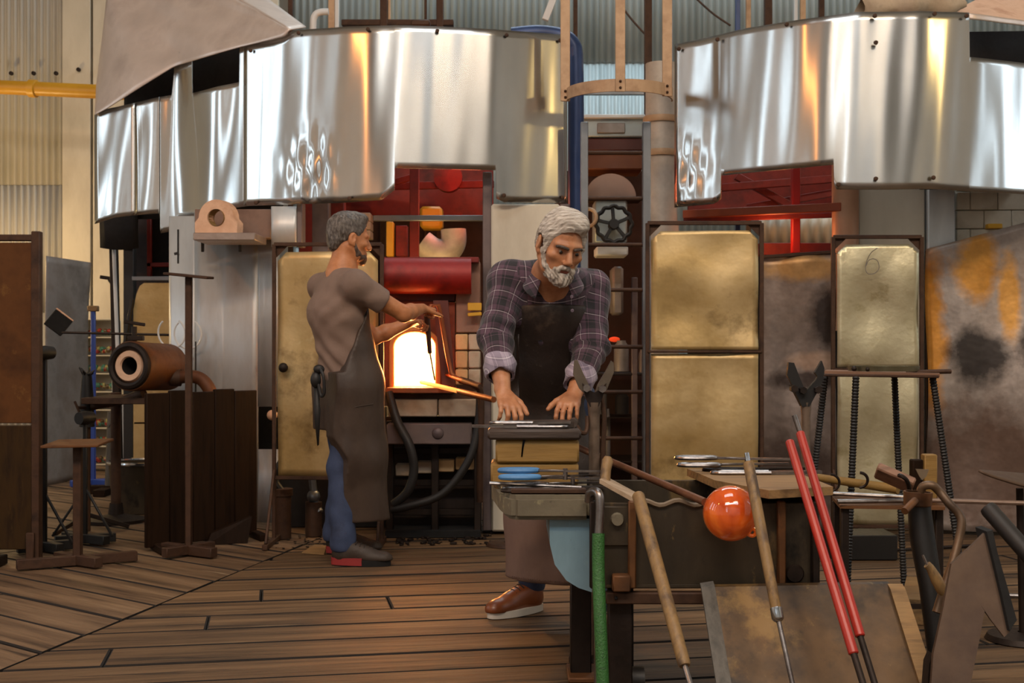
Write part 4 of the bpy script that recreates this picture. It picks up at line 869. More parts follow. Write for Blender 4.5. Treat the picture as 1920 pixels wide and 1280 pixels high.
MB().box2((P(252, 0, 9.02).x, 9.0, P(0, 795, 9.02).z), (P(301, 0, 9.02).x, 9.28, P(0, 790, 9.02).z)).build('lid', M['wood_x'], t)
t = thing('white_partition', 'pale partition sheet behind the burner stand', 'partition', V((P(250, 0, 10.6).x, 10.6, 0)))
MB().box2((P(226, 0, 10.6).x, 10.6, .02), (P(330, 0, 10.6).x, 10.63, P(0, 745, 10.6).z)).build('sheet', M['white_sheet'], t)
# rack of coloured glass against the wall
t = thing('glass_rack', 'pale rack of many small coloured glass pieces against the far left wall', 'rack', V((P(190, 0, 11.6).x, 11.6, 0)))
x0_, x1_ = P(163, 0, 11.6).x, P(215, 0, 11.6).x; zz0, zz1 = .05, P(0, 600, 11.6).z
MB().box2((x0_, 11.72, zz0), (x1_, 11.75, zz1)).build('back_panel', M['cream'], t)
for k in range(9): MB().box2((x0_, 11.55, zz0 + (zz1 - zz0) * k / 8), (x1_, 11.72, zz0 + (zz1 - zz0) * k / 8 + .012)).build('shelf', M['cream'], t)
for x in (x0_, x1_): MB().box2((x - .012, 11.55, 0), (x + .012, 11.75, zz1)).build('upright', M['white_sheet'], t)
for ci, (hx, nm_) in enumerate((('8c2f24', 0), ('3f7568', 0), ('9a9460', 0), ('5a4a35', 0))):
    gm = MB()
    for i in range(44): gm.ball((random.uniform(x0_ + .02, x1_ - .02), 11.6, zz0 + .045 + (zz1 - zz0) * random.randint(0, 7) / 8 + random.uniform(0, .03)), random.uniform(.014, .026), 7, 5)
    tag(gm.build('glass_pieces', mat('coloured glass %d' % ci, [hx], 3, .25), t), kind='stuff')
tag(MB().box2((P(214, 0, 11.5).x, 11.45, 0), (P(219, 0, 11.5).x, 11.5, P(0, 690, 11.5).z)).build('white_post', M['white_pipe']), 'thin white post beside the rack of coloured glass', 'post')
# dark columns under the left end of the hood
t = thing('hood_column', 'pair of dark steel columns carrying the left end of the hood', 'column', V((P(235, 0, 9.2).x, 9.2, 0)))
MB().box2((P(231, 0, 9.0).x, 9.0, 0), (P(250, 0, 9.0).x, 9.08, 2.15)).build('column', M['black'], t)
MB().bar(V((P(224, 0, 9.2).x, 9.2, 0)), P(212, 405, 9.2), .05, .06).build('column', M['iron'], t)
MB().tube([P(222, 700, 9.1), P(214, 480, 9.1), P(212, 440, 9.1)], .014, 8).build('cable', M['white_pipe'], t)
MB().bar(P(232, 655, 8.95), P(248, 560, 8.95), .02, .03).build('flange', M['black'], t)
sk = inner(YL, .06, 178, 300, 398, 452, 16); 
tag(MB().add([P(178 + 12 * i, 418 - 1.2 * i, 8.95 - .03 * i) + V((0, .1, .1 - .1 * k)) if k == 0 else P(178 + 12 * i, 462 + 4 * math.sin(i * .5), 8.95 - .02 * i) + V((0, .12, 0)) for k in (0, 1) for i in range(7)], [(i, i + 1, i + 8, i + 7) for i in range(6)]).build('hood_skirt', M['dark_in'], solid=.008), 'black curved skirt hanging below the left end of the bright hood', 'skirt')
t = thing('recess_door', 'red brown framed opening filled by a dark sheet under the left hood', 'door', V((P(292, 0, 9.3).x, 9.3, 0)))
MB().box2((P(250, 0, 9.36).x, 9.36, 0), (P(330, 0, 9.36).x, 9.4, 2.3)).build('backing', mat('dim violet backing', ['3a3436', '4a4244'], 2, .7), t)
MB().box2((P(275, 0, 9.3).x, 9.3, P(0, 520, 9.3).z), (P(283, 0, 9.3).x, 9.34, 2.1)).box2((P(275, 0, 9.3).x, 9.3, P(0, 500, 9.3).z), (P(330, 0, 9.3).x, 9.34, P(0, 492, 9.3).z)).build('frame', M['red_steel'], t)
MB().box2((P(283, 0, 9.33).x, 9.33, P(0, 519, 9.3).z), (P(330, 0, 9.33).x, 9.35, 2.1)).build('dark_fill', M['soot_black'], t)  # black sheet stands in for the shade inside the recess
t = thing('tan_tank', 'domed tan sheet guard standing under the hood behind the burner drum', 'guard', V((P(283, 0, 9.0).x, 9.0, 0)))
dom = [V((P(250, 0, 9.0).x, 9.0, .02)), V((P(330, 0, 9.0).x, 9.0, .02)), P(330, 530, 9.0), P(270, 530, 9.0), P(262, 536, 9.0), P(256, 550, 9.0), P(250, 580, 9.0)]
MB().prism(dom, (0, .03, 0)).build('sheet', M['brass'], t)
MB().bar(P(248, 522, 8.98), P(330, 522, 8.98), .03, .03).build('top_bar', M['lampblue'], t)
t = thing('iron_hook_stand', 'thin iron bar with a bracket on the cream wall behind the columns', 'bracket', P(203, 530, 10.6))
MB().bar(P(188, 519, 10.6), P(222, 524, 10.6), .03, .03).bar(P(204, 524, 10.6), P(218, 545, 10.6), .02, .02).build('bracket', M['iron'], t)
MB().tube([P(216, 545, 10.6), P(216, 930, 10.6)], .014, 8).build('rod', M['iron'], t)
for i, (px, py, R_) in enumerate(((322, 624, 28), (352, 626, 28))):
    tag(MB().ring(P(px, py, 8.0), (.25, 1, .1), R_ / F * 8.0, .006, 30, 6, .6, 5.6).build('wire_hoop', M['white_pipe']), ['thin white wire hoop hanging, left one of two by the furnace casing', 'thin white wire hoop hanging, right one of two, behind the tall iron stand'][i], 'hoop', 'wire hoops')
tag(MB().tube([P(334, 430, 7.9), P(334, 494, 7.9)], .006, 6).tube([P(327, 476, 7.9), P(334, 474, 7.9), P(334, 478, 7.9)], .009, 6).build('hanging_rod', M['black']), 'short thin black rod hanging on the furnace casing below the hood', 'rod')
tag(MB().tube([P(367, 640, 7.85), P(367, 800, 7.85)], .005, 6).build('thin_wire', M['black']), 'thin vertical black wire on the furnace casing beside the hoops', 'wire')
# bottom of the furnace casing: pipe stub, hose, valve below the brass screen
t = thing('copper_canister', 'brown canister and rubber hose at the foot of the brass screen\'s left leg', 'canister', V((P(530, 0, 7.45).x, 7.45, 0)))
q = V((P(530, 0, 7.5).x, 7.5, 0)); MB().lathe([(0, 0), (.05, 0), (.05, .25), (.06, .25), (.06, .29), (0, .29)], q, (0, 0, 1), 16).build('canister_body', M['iron_brown'], t)
MB().tube(smooth_path([q + V((-.01, 0, .28)), P(516, 900, 7.5), P(522, 875, 7.5), P(536, 850, 7.55)]), .02, 8).build('hose', M['rubber'], t)
t = thing('gas_valve', 'metal pipe valve under the brass screen, left of the apron', 'valve', V((P(590, 0, 7.6).x, 7.6, 0)))
q = P(588, 930, 7.6); MB().tube([V((q.x, 7.6, .0)), V((q.x, 7.6, .2))], .05, 12).build('pedestal', M['iron_brown'], t)
MB().tube(smooth_path([P(585, 895, 7.6), P(588, 920, 7.6), P(592, 945, 7.6), P(600, 960, 7.58)]), .022, 10).ball(P(588, 930, 7.6), .04, 12, 8).build('valve_body', M['lampblue'], t)
tag(MB().box2((P(520, 0, 7.9).x, 7.95, .0), (P(725, 0, 7.9).x, 8.0, .75)).build('furnace_skirt', M['dark_in']), 'sooty lower furnace plate behind the brass screen', 'plate')
q = G(605, 1030); tag(MB().prism([G(566, 1037), G(608, 1040), G(612, 1024), G(590, 1022)], (0, 0, .006)).build('floor_patch', M['wood_x']), 'small bright wood patch on the floor behind the shoes', 'patch')
# above the left hood: pipes and posts
t = thing('white_vent_pipe', 'white bent pipe rising above the top edge of the left hood', 'pipe', P(590, 55, 8.4))
MB().tube(smooth_path([P(587, 120, 8.4), P(587, 50, 8.4), P(590, 30, 8.4), P(600, 23, 8.4), P(616, 22, 8.4)]), .022, 10).build('pipe', M['white_pipe'], t)
for i, (px, w_, mm, lb) in enumerate(((545, 9, 'iron_brown', 'thin brown post above the flared cone'), (622, 12, 'tan_paint', 'tan post rising behind the left hood beside a white bent pipe'), (632, 8, 'white_pipe', 'white post rising behind the left hood, right of the tan post'), (720, 14, 'iron_brown', 'dark brown post above the orange reflection of the left hood'), (730, 5, 'tan_paint', 'very thin tan rod beside the dark brown post'), (798, 5, 'iron_brown', 'very thin brown rod above the middle of the left hood'), (825, 13, 'iron_brown', 'dark post above the right half of the left hood'),
        (1079, 8, 'iron_brown', 'brown post behind the leftmost cage strap'), (1215, 14, 'iron_brown', 'dark post behind the rightmost cage strap'), (1258, 7, 'lampblue', 'slim grey post just left of the right hood'), (1383, 9, 'blue_duct', 'bluish post above the left end of the right hood'), (1403, 9, 'tan_paint', 'tan post above the orange streak of the right hood'), (1440, 14, 'iron_brown', 'dark post, second from the right above the right hood'), (1492, 7, 'white_pipe', 'white post above the white streak of the right hood'), (1505, 10, 'tan_paint', 'tan post right of the white post above the right hood'), (1540, 10, 'iron_brown', 'dark post rightmost above the right hood'))):
    q = P(px, 0, 9.8); r = w_ / 2 / F * 9.8; tag(MB().box2((q.x - r, 9.8 - r, 0), (q.x + r, 9.8 + r, 4.4)).build('post', M[mm]), lb, 'post')
tag(MB().box2(P(640, 47, 9.78), P(850, 36, 9.78) + V((0, .1, 0))).build('railing', M['iron_brown']), 'dark brown rail crossing behind the posts above the left hood', 'rail')
tag(MB().bar(P(1022, 38, 9.5), P(1040, -8, 9.5), .05, .05).bar(P(1052, -8, 9.5), P(1058, 20, 9.5), .03, .03).build('white_bracket', M['white_pipe']), 'white slanted bracket above the right end of the left hood', 'bracket')
tag(MB().box2(P(770, 48, 8.2), P(806, 36, 8.2) + V((0, .1, 0)), .02).build('brown_lump', M['iron_brown']), 'small brown lump lying on the top edge of the left hood', 'lump')
for i, (a, b_, lb) in enumerate((((1150, -10), (1215, 70), 'thin cable sloping behind the cage straps'), ((1300, -8), (1370, 48), 'thin cable sloping down onto the right hood'))):
    tag(MB().tube(smooth_path([P(a[0], a[1], 11.8), P((a[0] + b_[0]) / 2, (a[1] + b_[1]) / 2 + 4, 11.8), P(b_[0], b_[1], 11.8)]), .010, 6).build('cable', M['iron_brown']), lb, 'cable')
tag(MB().bar(P(1085, 172, 11.6), P(1215, 172, 11.6), .05, .06).build('wall_rail', M['lampblue']), 'grey horizontal rail on the wall behind the cage hoop', 'rail')
# ================================================================== FOREGROUND: cooling trough
def xf(mb, Mx): mb.v = [Mx @ v for v in mb.v]; return mb
RZ = .653
tr_ = thing('cooling_trough', 'grimy steel water trough on legs with a concrete ledge at its left end', 'trough', V((.6, 4.3, 0)))
xa, xb, ya, yb = .262, .955, 4.0, 4.50
MB().box2((xa, ya, .375), (xb, ya + .012, RZ - .02)).build('front_plate', M['tank'], tr_)
lip = [V((xa + .12 + (xb - .2 - xa - .12) * i / 24, ya - .004, RZ - .02 + .008 * math.sin(i * .9) * (1 if i < 14 else .3))) for i in range(25)]
MB().tube(lip, .008, 6).build('wavy_lip', mat('pale lip', ['6e5f4e', '857460'], 4, .6, .3), tr_)
MB().box2((xa, yb - .012, .375), (xb, yb, RZ)).build('back_plate', M['tank'], tr_)
MB().box2((xa, ya, .375), (xa + .012, yb, RZ)).build('end_plate', M['tank'], tr_)
MB().box2((xb - .012, ya, .375), (xb, yb, RZ)).build('end_plate', M['tank'], tr_)
MB().box2((xa, ya, .365), (xb, yb, .38)).build('bottom_plate', M['tank'], tr_)
MB().box2((xa + .013, ya + .013, .50), (xb - .013, yb - .013, .505)).build('water', mat('dark water', ['050606'], 2, .06, 0, .05, 8), tr_)
for px in (1112, 1184, 1463, 1526): MB().box2((P(px, 0, ya).x - .012, ya - .03, .37), (P(px, 0, ya).x + .012, ya, RZ - .012)).build('rib', M['rust'] if px in (1184, 1463) else M['iron'], tr_)
MB().box2((P(1116, 0, ya).x, ya - .012, .50), (P(1180, 0, ya).x, ya, RZ - .03)).build('bracket_plate', M['tank'], tr_)
MB().lathe([(0, -.02), (.018, -.02), (.022, 0)], P(1157, 973, ya - .01), (0, 1, 0), 14).build('bolt', M['concrete'], tr_)
MB().box2(P(1149, 1110, ya - .05), P(1180, 1074, ya) + V((0, .02, 0))).build('square_tube', M['rust'], tr_)
MB().lathe([(0, -.008), (.025, -.008), (.03, 0)], P(1490, 1075, ya - .01), (0, 1, 0), 14).build('boss', M['iron'], tr_)
# concrete ledge
lt = [(963, 933, 4.02), (948, 927, 4.06), (938, 920, 4.16), (921, 904, 4.52), (1108, 904, 4.52), (1108, 933, 4.02)]
top = [V(((px - 960) / F * Y, Y, RZ)) for px, py, Y in lt]
bm = bmesh.new(); vb_ = [bm.verts.new(v) for v in top]; f = bm.faces.new(vb_); ex = bmesh.ops.extrude_face_region(bm, geom=[f])
for v in [g for g in ex['geom'] if isinstance(g, bmesh.types.BMVert)]: v.co.z -= .078
bmesh.ops.recalc_face_normals(bm, faces=bm.faces[:]); bmesh.ops.bevel(bm, geom=bm.edges[:], offset=.014, segments=2, affect='EDGES')
bm.verts.index_update(); mb = MB().add([v.co.copy() for v in bm.verts], [[v.index for v in f.verts] for f in bm.faces]); bm.free()
mb.build('concrete_ledge', M['concrete'], tr_)
prof = [(1030, 972), (1031, 1020), (1040, 1058), (1062, 1088), (1085, 1102), (1110, 1110), (1110, 972)]
MB().prism([P(px, py, 4.06) for px, py in prof], (0, .42, 0)).build('rounded_end', M['tank_blue'], tr_, ang=50)
MB().box2((P(1070, 0, 4.33).x, 4.33, .0), (P(1109, 0, 4.33).x, 4.40, .40)).build('leg', M['iron'], tr_)
MB().box2((P(1064, 0, 4.33).x, 4.26, .0), (P(1135, 0, 4.33).x, 4.46, .018)).build('foot_plate', M['rust'], tr_)
MB().box2((P(1141, 0, 4.02).x, 4.02, .0), (P(1186, 0, 4.02).x, 4.09, .36)).build('leg', M['iron'], tr_)
MB().box2((P(1115, 0, 4.02).x, 4.03, .0), (P(1122, 0, 4.02).x, 4.06, .5)).build('edge_strip', M['steel'], tr_)
for x in (.86,): MB().box2((x, 4.02, 0), (x + .07, 4.09, .37)).build('leg', M['iron'], tr_); MB().box2((x, 4.42, 0), (x + .07, 4.49, .37)).build('leg', M['iron'], tr_)
MB().box2((.36, 4.42, 0), (.42, 4.48, .37)).build('leg', M['iron'], tr_)
MB().box2((P(1136, 0, 3.98).x, 3.98, P(0, 1133, 3.98).z), (.93, 4.02, P(0, 1111, 3.98).z)).build('front_rail', M['iron_brown'], tr_)
MB().ball(P(1155, 1121, 3.975), .006, 8, 6).build('rail_hole', M['soot_black'], tr_)
MB().lathe([(0, -.02), (.042, -.02), (.042, .02), (0, .02)], (P(1184, 0, 4.15).x + .02, 4.15, .042), (1, 0, 0), 18).build('caster', M['rubber'], tr_)
# blocks on the ledge
bk = thing('block_stack', 'stack of yellowish hardwood blocks under a scorched slab, on the trough ledge', 'block', V((.08, 4.42, RZ)))
z1 = .653; hs_ = [(.653, .727, 920, 1085, 4.32), (.728, .807, 929, 1086, 4.31)]
for (a, b_, pa, pb, Y) in hs_: MB().box2((P(pa, 0, Y).x, Y, a), (P(pb, 0, Y).x, Y + .19, b_), .007).build('block', M['wood_block'], bk)
MB().box2((P(914, 0, 4.29).x, 4.29, .808), (P(1090, 0, 4.29).x, 4.53, .843), .010).build('top_slab', M['wood_char'], bk)
MB().add([P(981, 814, 4.3075), P(983, 822, 4.3075), P(979, 838, 4.3075), P(977, 856, 4.3075), P(979.5, 856, 4.3075), P(982, 838, 4.3075), P(986, 822, 4.3075), P(984, 814, 4.3075)], [(0, 3, 4, 7)[::1], (0, 1, 6, 7), (1, 2, 5, 6), (2, 3, 4, 5)]).build('crack', M['soot_black'], bk, smooth=False)
# ---- hand tools
def oval(c, a, b_, n=20): return [V(c) + V((a * math.cos(2 * math.pi * i / n), b_ * math.sin(2 * math.pi * i / n), 0)) for i in range(n)]
def shears(label, loc, yaw, grip='steel', s=1.0, tiltx=0, open_=.10, name='shears'):
    t = thing(name, label, 'shears', loc); Mx = Matrix.Translation(loc) @ Matrix.Rotation(yaw, 4, 'Z') @ Matrix.Rotation(tiltx, 4, 'Y') @ Matrix.Scale(s, 4)
    for k in (-1, 1):
        z = .008 * k + .010
        g = MB().tube(oval((-.15, .030 * k, z), .062, .026), .0065 if grip == 'steel' else .0085, 8, closed=True); xf(g, Mx).build('grip', M[grip], t)
        g = MB().bar((-.09, .022 * k, z), (.0, 0, z), .012, .008).prism([V((0, -.010 * k, z - .003)), V((.02, -.014 * k, z - .003)), V((.125, -open_ * .22 * k, z - .003)), V((.13, -open_ * .16 * k, z - .003)), V((.02, .008 * k, z - .003))], (0, 0, .006)); xf(g, Mx).build('blade', M['steel'], t)
    g = MB().lathe([(0, -.01), (.008, -.01), (.008, .026), (0, .026)], (0, 0, 0), (0, 0, 1), 10); xf(g, Mx).build('pivot', M['steel'], t)
    return t
def jacks(label, loc, yaw, s=1.0, m='steel', tilt=0):
    t = thing('jacks', label, 'jacks', loc); Mx = Matrix.Translation(loc) @ Matrix.Rotation(yaw, 4, 'Z') @ Matrix.Rotation(tilt, 4, 'Y') @ Matrix.Scale(s, 4)
    pts = [V((.02, -.020, .006)), V((-.12, -.026, .006)), V((-.15, -.018, .006)), V((-.16, 0, .006)), V((-.15, .018, .006)), V((-.12, .026, .006)), V((.02, .020, .006))]
    g = MB().tube(smooth_path(pts, 5), .006, 8); xf(g, Mx).build('spring_handle', M[m], t)
    for k in (-1, 1):
        g = MB().prism([V((.02, .020 * k - .006, .001)), V((.18, .010 * k - .003, .003)), V((.18, .010 * k + .003, .003)), V((.02, .020 * k + .006, .001))], (0, 0, .009)); xf(g, Mx).build('blade', M[m], t)
    return t
shears('blue handled shears lying on top of the tools on the trough ledge', P(1060, 893, 4.16), .05, 'blue_grip', 1.0)
jacks('steel jacks under the blue handled shears on the ledge', V((.13, 4.17, .655)), .03, 1.0)
jacks('dark jacks at the front of the pile on the ledge', V((.12, 4.09, .655)), -.02, .95, 'iron')
shears('plain steel shears beneath the blue handled pair on the ledge', V((.20, 4.21, .671)), .0, 'steel', .95)
t = thing('flat_strip', 'pair of thin steel rods sticking out left over the ledge', 'rod', P(975, 905, 4.13))
for dy in (0, .022): MB().tube([P(918, 906 - dy * 60, 4.14 + dy), P(1090, 913, 4.12 + dy)], .005, 8).build('rod', M['steel'], t)
t = thing('flat_strip', 'dark flat steel strip lying along the front of the ledge', 'strip', P(1030, 922, 4.07))
MB().box2(P(958, 925, 4.05) + V((0, 0, -.0)), P(1100, 917, 4.05) + V((0, .05, 0)), .002).build('strip', M['iron_brown'], t)
# tools on the block
t = thing('leather_pad', 'dark folded pad under the bearded man\'s hand on the slab', 'pad', V((.10, 4.42, .844)))
MB().prism([V((-.03, 4.36, .845)), V((.19, 4.35, .845)), V((.222, 4.38, .845)), V((.222, 4.47, .845)), V((.14, 4.50, .845)), V((-.01, 4.45, .845))], (0, 0, .020)).build('pad', M['wood_char'], t)
MB().lathe([(.0, -.05), (.016, -.05), (.016, .05), (0, .05)], V((.212, 4.42, .858)), (.1, 1, 0), 14).build('rolled_edge', M['wood_char'], t)
jacks('steel jacks on the scorched slab, pointing left past its corner', V((.035, 4.335, .845)), math.pi + .02, .95)
jacks('second jacks crossing the first on the scorched slab', V((.055, 4.345, .858)), -.06, .8)
# wooden paddle at the trough corner
t = thing('wooden_paddle', 'worn wooden paddle resting on the trough corner, its round handle upright', 'paddle', P(1150, 915, 4.05))
MB().tube([P(1134, 908, 4.08), P(1136, 880, 4.10), P(1139, 864, 4.11), P(1140, 857, 4.115)], [.017, .017, .019, .012], 12).build('handle', M['wood'], t)
MB().prism([P(1124, 906, 4.03), P(1139, 902, 4.12), P(1206, 938, 4.06), P(1196, 946, 3.98)], (0, 0, .014)).build('blade', mat('pale worn wood', ['8f7a60', 'a8927a', '7d684f'], 4, .6, 0, .2, 14, (.6, 5, 5)), t)
# ---- yoke stands
def yoke(label, px, Y, wl, wr_, yj, bolts, pw, head, m='iron'):
    q = P(px, 800, Y); t = thing('yoke_stand', label, 'stand', V((q.x, Y, 0)))
    MB().tube([V((q.x, Y, .02)), V((q.x, Y, P(0, yj + 40, Y).z)), V((q.x, Y, P(0, yj + 12, Y).z))], [pw, pw, pw * 1.25], 12).build('post', mat('worn yoke post', ['5c4e44', '7d6c5e', '4b3f36'], 7, .45, .5, .2, 50), t)
    MB().lathe([(0, 0), (.09, 0), (.09, .018), (.03, .03)], V((q.x, Y, 0)), (0, 0, 1), 20).build('base', M['iron'], t)
    MB().prism([P(a, b_, Y - .02) for a, b_ in head], (0, .04, 0)).build('head', M[m], t)
    for w_ in (wl, wr_): MB().prism([P(a, b_, Y - .012) for a, b_ in w_], (0, .024, 0)).build('jaw', mat('jaw steel', ['5a5045', '756a5c'], 7, .45, .6) if m == 'iron' else M[m], t)
    for (a, b_) in bolts: MB().lathe([(0, -.045), (.014, -.045), (.014, -.01)], P(a, b_, Y), (0, 1, 0), 6).build('bolt', M['steel'] if m == 'iron' else M['iron'], t, ang=20)
    return t, q
y1, q1 = yoke('iron yoke stand with V jaws rising beside the block stack', 1114, 4.555, [(1077, 675), (1075, 702), (1086, 728), (1100, 742), (1110, 742), (1104, 722), (1094, 700), (1083, 675)], [(1146, 676), (1151, 680), (1151, 698), (1138, 730), (1124, 742), (1114, 742), (1120, 722), (1136, 695)], 742,
     [(1099, 727), (1128, 728)], .020, [(1092, 718), (1098, 745), (1106, 762), (1122, 762), (1130, 745), (1137, 718), (1124, 730), (1115, 736), (1104, 730)])
MB().tube(smooth_path([P(1073, 793, 4.52), P(1082, 800, 4.52), P(1088, 810, 4.52), P(1097, 811, 4.53), P(1101, 800, 4.54), P(1101, 780, 4.55)]), .008, 8).build('hook', M['iron_brown'], y1)
MB().tube(smooth_path([P(1127, 745, 4.57), P(1133, 780, 4.57), P(1131, 830, 4.57), P(1128, 890, 4.57)]), .009, 8).build('side_rod', M['iron_brown'], y1)
yoke('blackened yoke stand with V jaws behind the red pipes', 1511, 4.80, [(1479, 679), (1476, 703), (1488, 726), (1500, 738), (1512, 736), (1503, 716), (1489, 680)], [(1541, 676), (1546, 690), (1544, 712), (1532, 736), (1516, 740), (1512, 732), (1530, 712), (1533, 706), (1528, 698)], 742,
     [(1485, 728), (1502, 731), (1530, 730)], .017, [(1483, 722), (1494, 742), (1504, 762), (1518, 762), (1527, 745), (1540, 722), (1526, 728), (1512, 736), (1498, 730)], 'black')
# ---- glowing ball on the blowpipe
t = thing('blowpipe', 'brown blowpipe rod with a glossy orange molten glass ball at its end', 'blowpipe', P(1200, 890, 4.3))
cb = P(1370, 962, 3.855); Rb = 52 / F * 3.855
MB().tube([P(1076, 835, 4.86), P(1322, 941, 3.875)], .0125, 10).build('rod', mat('hot brown rod', ['5c3a28', '7a5038', '4a2e20'], 6, .45, .5), t)
m, nt, bs = base_mat('molten orange glass'); vec = coords(nt, (1, 1, 1), False)
n1 = noise(nt, vec, 9, 3, .5, 1.0)
c = ramp(nt, n1, [(.3, (.40, .045, .006, 1)), (.55, (.58, .090, .010, 1)), (.75, (.82, .20, .022, 1))]); nt.links.new(c, bs.inputs['Base Color']); nt.links.new(c, bs.inputs['Emission Color'])
bs.inputs['Emission Strength'].default_value = .16; bs.inputs['Roughness'].default_value = .06; bs.inputs['Coat Weight'].default_value = 1; bs.inputs['Coat Roughness'].default_value = .02
bp = noise(nt, vec, 14, 2, .5); bump(nt, bs, bp, .25, .02)
MB().ball(cb, Rb, 40, 26, (1, 1, 1.0)).build('glass_ball', m, t)
MB().ring(cb + V((.058, -.03, -.052)), (.2, 1, .3), .012, .006, 14, 6, 0, 4).build('glass_curl', m, t)
# ---- plank with shears across the trough
t = thing('tool_plank', 'worn wood plank across the right end of the trough carrying shears', 'plank', V((.85, 4.2, RZ)))
zP = .684
pl_ = [(1288, 878), (1482, 880), (1562, 912), (1442, 919), (1340, 900)]
MB().prism([V(((px - 960) / F * (2400 * (CH - zP) / (py - HY)), 2400 * (CH - zP) / (py - HY), zP)) for px, py in pl_], (0, 0, -.026)).build('plank', M['wood_x'], t)
shears('large steel shears on top of the pile on the wood plank', V((.82, 4.46, zP + .026)), 0, 'steel', 1.15)
jacks('steel jacks under the large shears on the wood plank', V((.86, 4.38, zP)), .0, 1.1)
jacks('dark jacks at the back of the wood plank', V((.84, 4.50, zP)), .04, 1.05, 'iron')
# ---- long handled tools leaning on the trough
def handled(label, a, b_, c, Ya, Yb, Yc, r, tipc=None, name='long_handled_tool', wood='wood', ferr=False):
    t = thing(name, label, 'tool', P(*b_, Yb)); A, B, C_ = P(*a, Ya), P(*b_, Yb), P(*c, Yc)
    d = (B - A).normalized()
    MB().tube([A, A + d * .006, A.lerp(B, .3), A.lerp(B, .7), B - d * .008, B], [r * .8, r, r * 1.02, r * .97, r * .93, r * .75], 14).build('handle', M[wood], t)
    MB().tube([B - d * .01, C_], r * .42, 10).build('rod', M['steel'], t)
    if ferr: MB().lathe([(r * .5, -.012), (r * 1.02, -.01), (r * 1.05, .02), (r * .8, .026), (r * .45, .03)], B, d, 16).build('ferrule', M['chrome'], t)
    if tipc: MB().tube([A + d * .004, P(*tipc, Ya + .01)], r * .42, 10).build('tip', M['chrome'], t)
    return t
handled('thick worn wooden handle leaning on the trough front beside the green hose', (1196, 926), (1284, 1248), (1300, 1300), 3.93, 3.52, 3.46, .0195)
handled('wooden handle with a plated ferrule standing right in front of the glass ball', (1403, 866), (1456, 1146), (1490, 1300), 3.80, 3.60, 3.5, .0165, (1400, 849), ferr=True, wood='wood')
for (lb, a, b_, c, tip) in (('left red coated pipe leaning across the rusty board', (1480, 826), (1601, 1226), (1624, 1300), None), ('right red coated pipe with a bare grey tip, leaning across the rusty board', (1500, 810), (1613, 1193), (1646, 1300), (1489, 778))):
    k = 0 if tip is None else .05
    t = thing('red_pipe', lb, 'pipe', P(*b_, 3.55 + k)); A, B, C_ = P(*a, 3.90 + k), P(*b_, 3.52 + k), P(*c, 3.44 + k); d = (B - A).normalized()
    MB().tube([A, A + d * .004, B - d * .003, B], [.010, .0135, .0145, .012], 14).build('red_sleeve', M['red_paint'], t)
    MB().tube([B - d * .01, C_], .0095, 10).build('steel_rod', M['iron'], t)
    if tip: MB().tube([A, P(*tip, 3.96)], .008, 10).build('tip', M['steel'], t)
# green hose on its hook
t = thing('green_hose', 'green braided hose hanging from a steel hook on the trough corner', 'hose', P(1130, 1270, 3.9))
MB().tube(smooth_path([P(1122, 1000, 3.92), P(1122, 1060, 3.9), P(1124, 1130, 3.86), P(1127, 1200, 3.83), P(1131, 1300, 3.80)]), .0195, 14).build('hose', M['green_hose'], t)
MB().tube(smooth_path([P(1104, 940, 3.99), P(1106, 926, 3.98), P(1114, 921, 3.96), P(1122, 925, 3.94), P(1125, 945, 3.93), P(1123, 1002, 3.92)]), .014, 12).build('hook_pipe', M['steel'], t)
# leaning rusty board
t = thing('leaning_board', 'rust stained board with a grey left rim and a wood strip, leaning on the trough', 'board', V((1.0, 3.75, 0)))
def LB(px, py): # plane of the leaning board
    k = (py - 1097) / 300.0; return P(px, py, 3.93 - .30 * k)
MB().prism([LB(1338, 1100), LB(1668, 1094), LB(1760, 1390), LB(1385, 1400)], (0, .02, .004)).build('panel', mat('stained panel', ['35261a', '5e4424', '261b10'], 2.4, .55, .15, .25, 16, spots=[('7d6032', 4.5, .56), ('120d09', 2.1, .50), ('8c7444', 12, .63)]), t)
MB().prism([LB(1315, 1102), LB(1340, 1098), LB(1392, 1400), LB(1362, 1402)], (0, .03, .01)).build('side_rim', M['slate'], t)
MB().prism([LB(1664, 1094), LB(1692, 1094), LB(1790, 1390), LB(1756, 1392)], (0, -.03, -.01)).build('wood_strip', M['wood_x'], t)
# ---- rebar stool
st = thing('rebar_stool', 'tall stool with ribbed rebar legs and a thin wooden top', 'stool', V((1.62, 5.55, 0)))
zS = 1.014; cs = V((1.615, 5.55, zS))
seat = [V((cs.x + .262 * math.cos(a) , cs.y + .22 * math.sin(a), zS - .018)) for a in [2 * math.pi * i / 28 for i in range(28)]]
MB().prism([P(1546, 0, 5.45).xy.to_3d() + V((0, 0, zS - .012)), P(1762, 0, 5.40).xy.to_3d() + V((0, 0, zS - .022)), P(1758, 0, 5.75).xy.to_3d() + V((0, 0, zS - .022)), P(1550, 0, 5.75).xy.to_3d() + V((0, 0, zS - .012))], (0, 0, .016)).build('seat', mat('stool top', ['6a4c38', '83604a'], 4, .6), st)
MB().tube([P(1545, 703, 5.44), P(1760, 706, 5.4)], .006, 6).tube([P(1700, 698, 5.5), P(1783, 696, 5.5)], .010, 8).build('seat_frame', M['iron_brown'], st)
def rebar(a, b_, r=.0125):
    a, b_ = V(a), V(b_); L = (b_ - a).length; n = int(L / .013) * 2; pts = [a.lerp(b_, i / n) for i in range(n + 1)]; return MB().tube(pts, [r + (.0038 if i % 2 else 0) for i in range(n + 1)], 8)
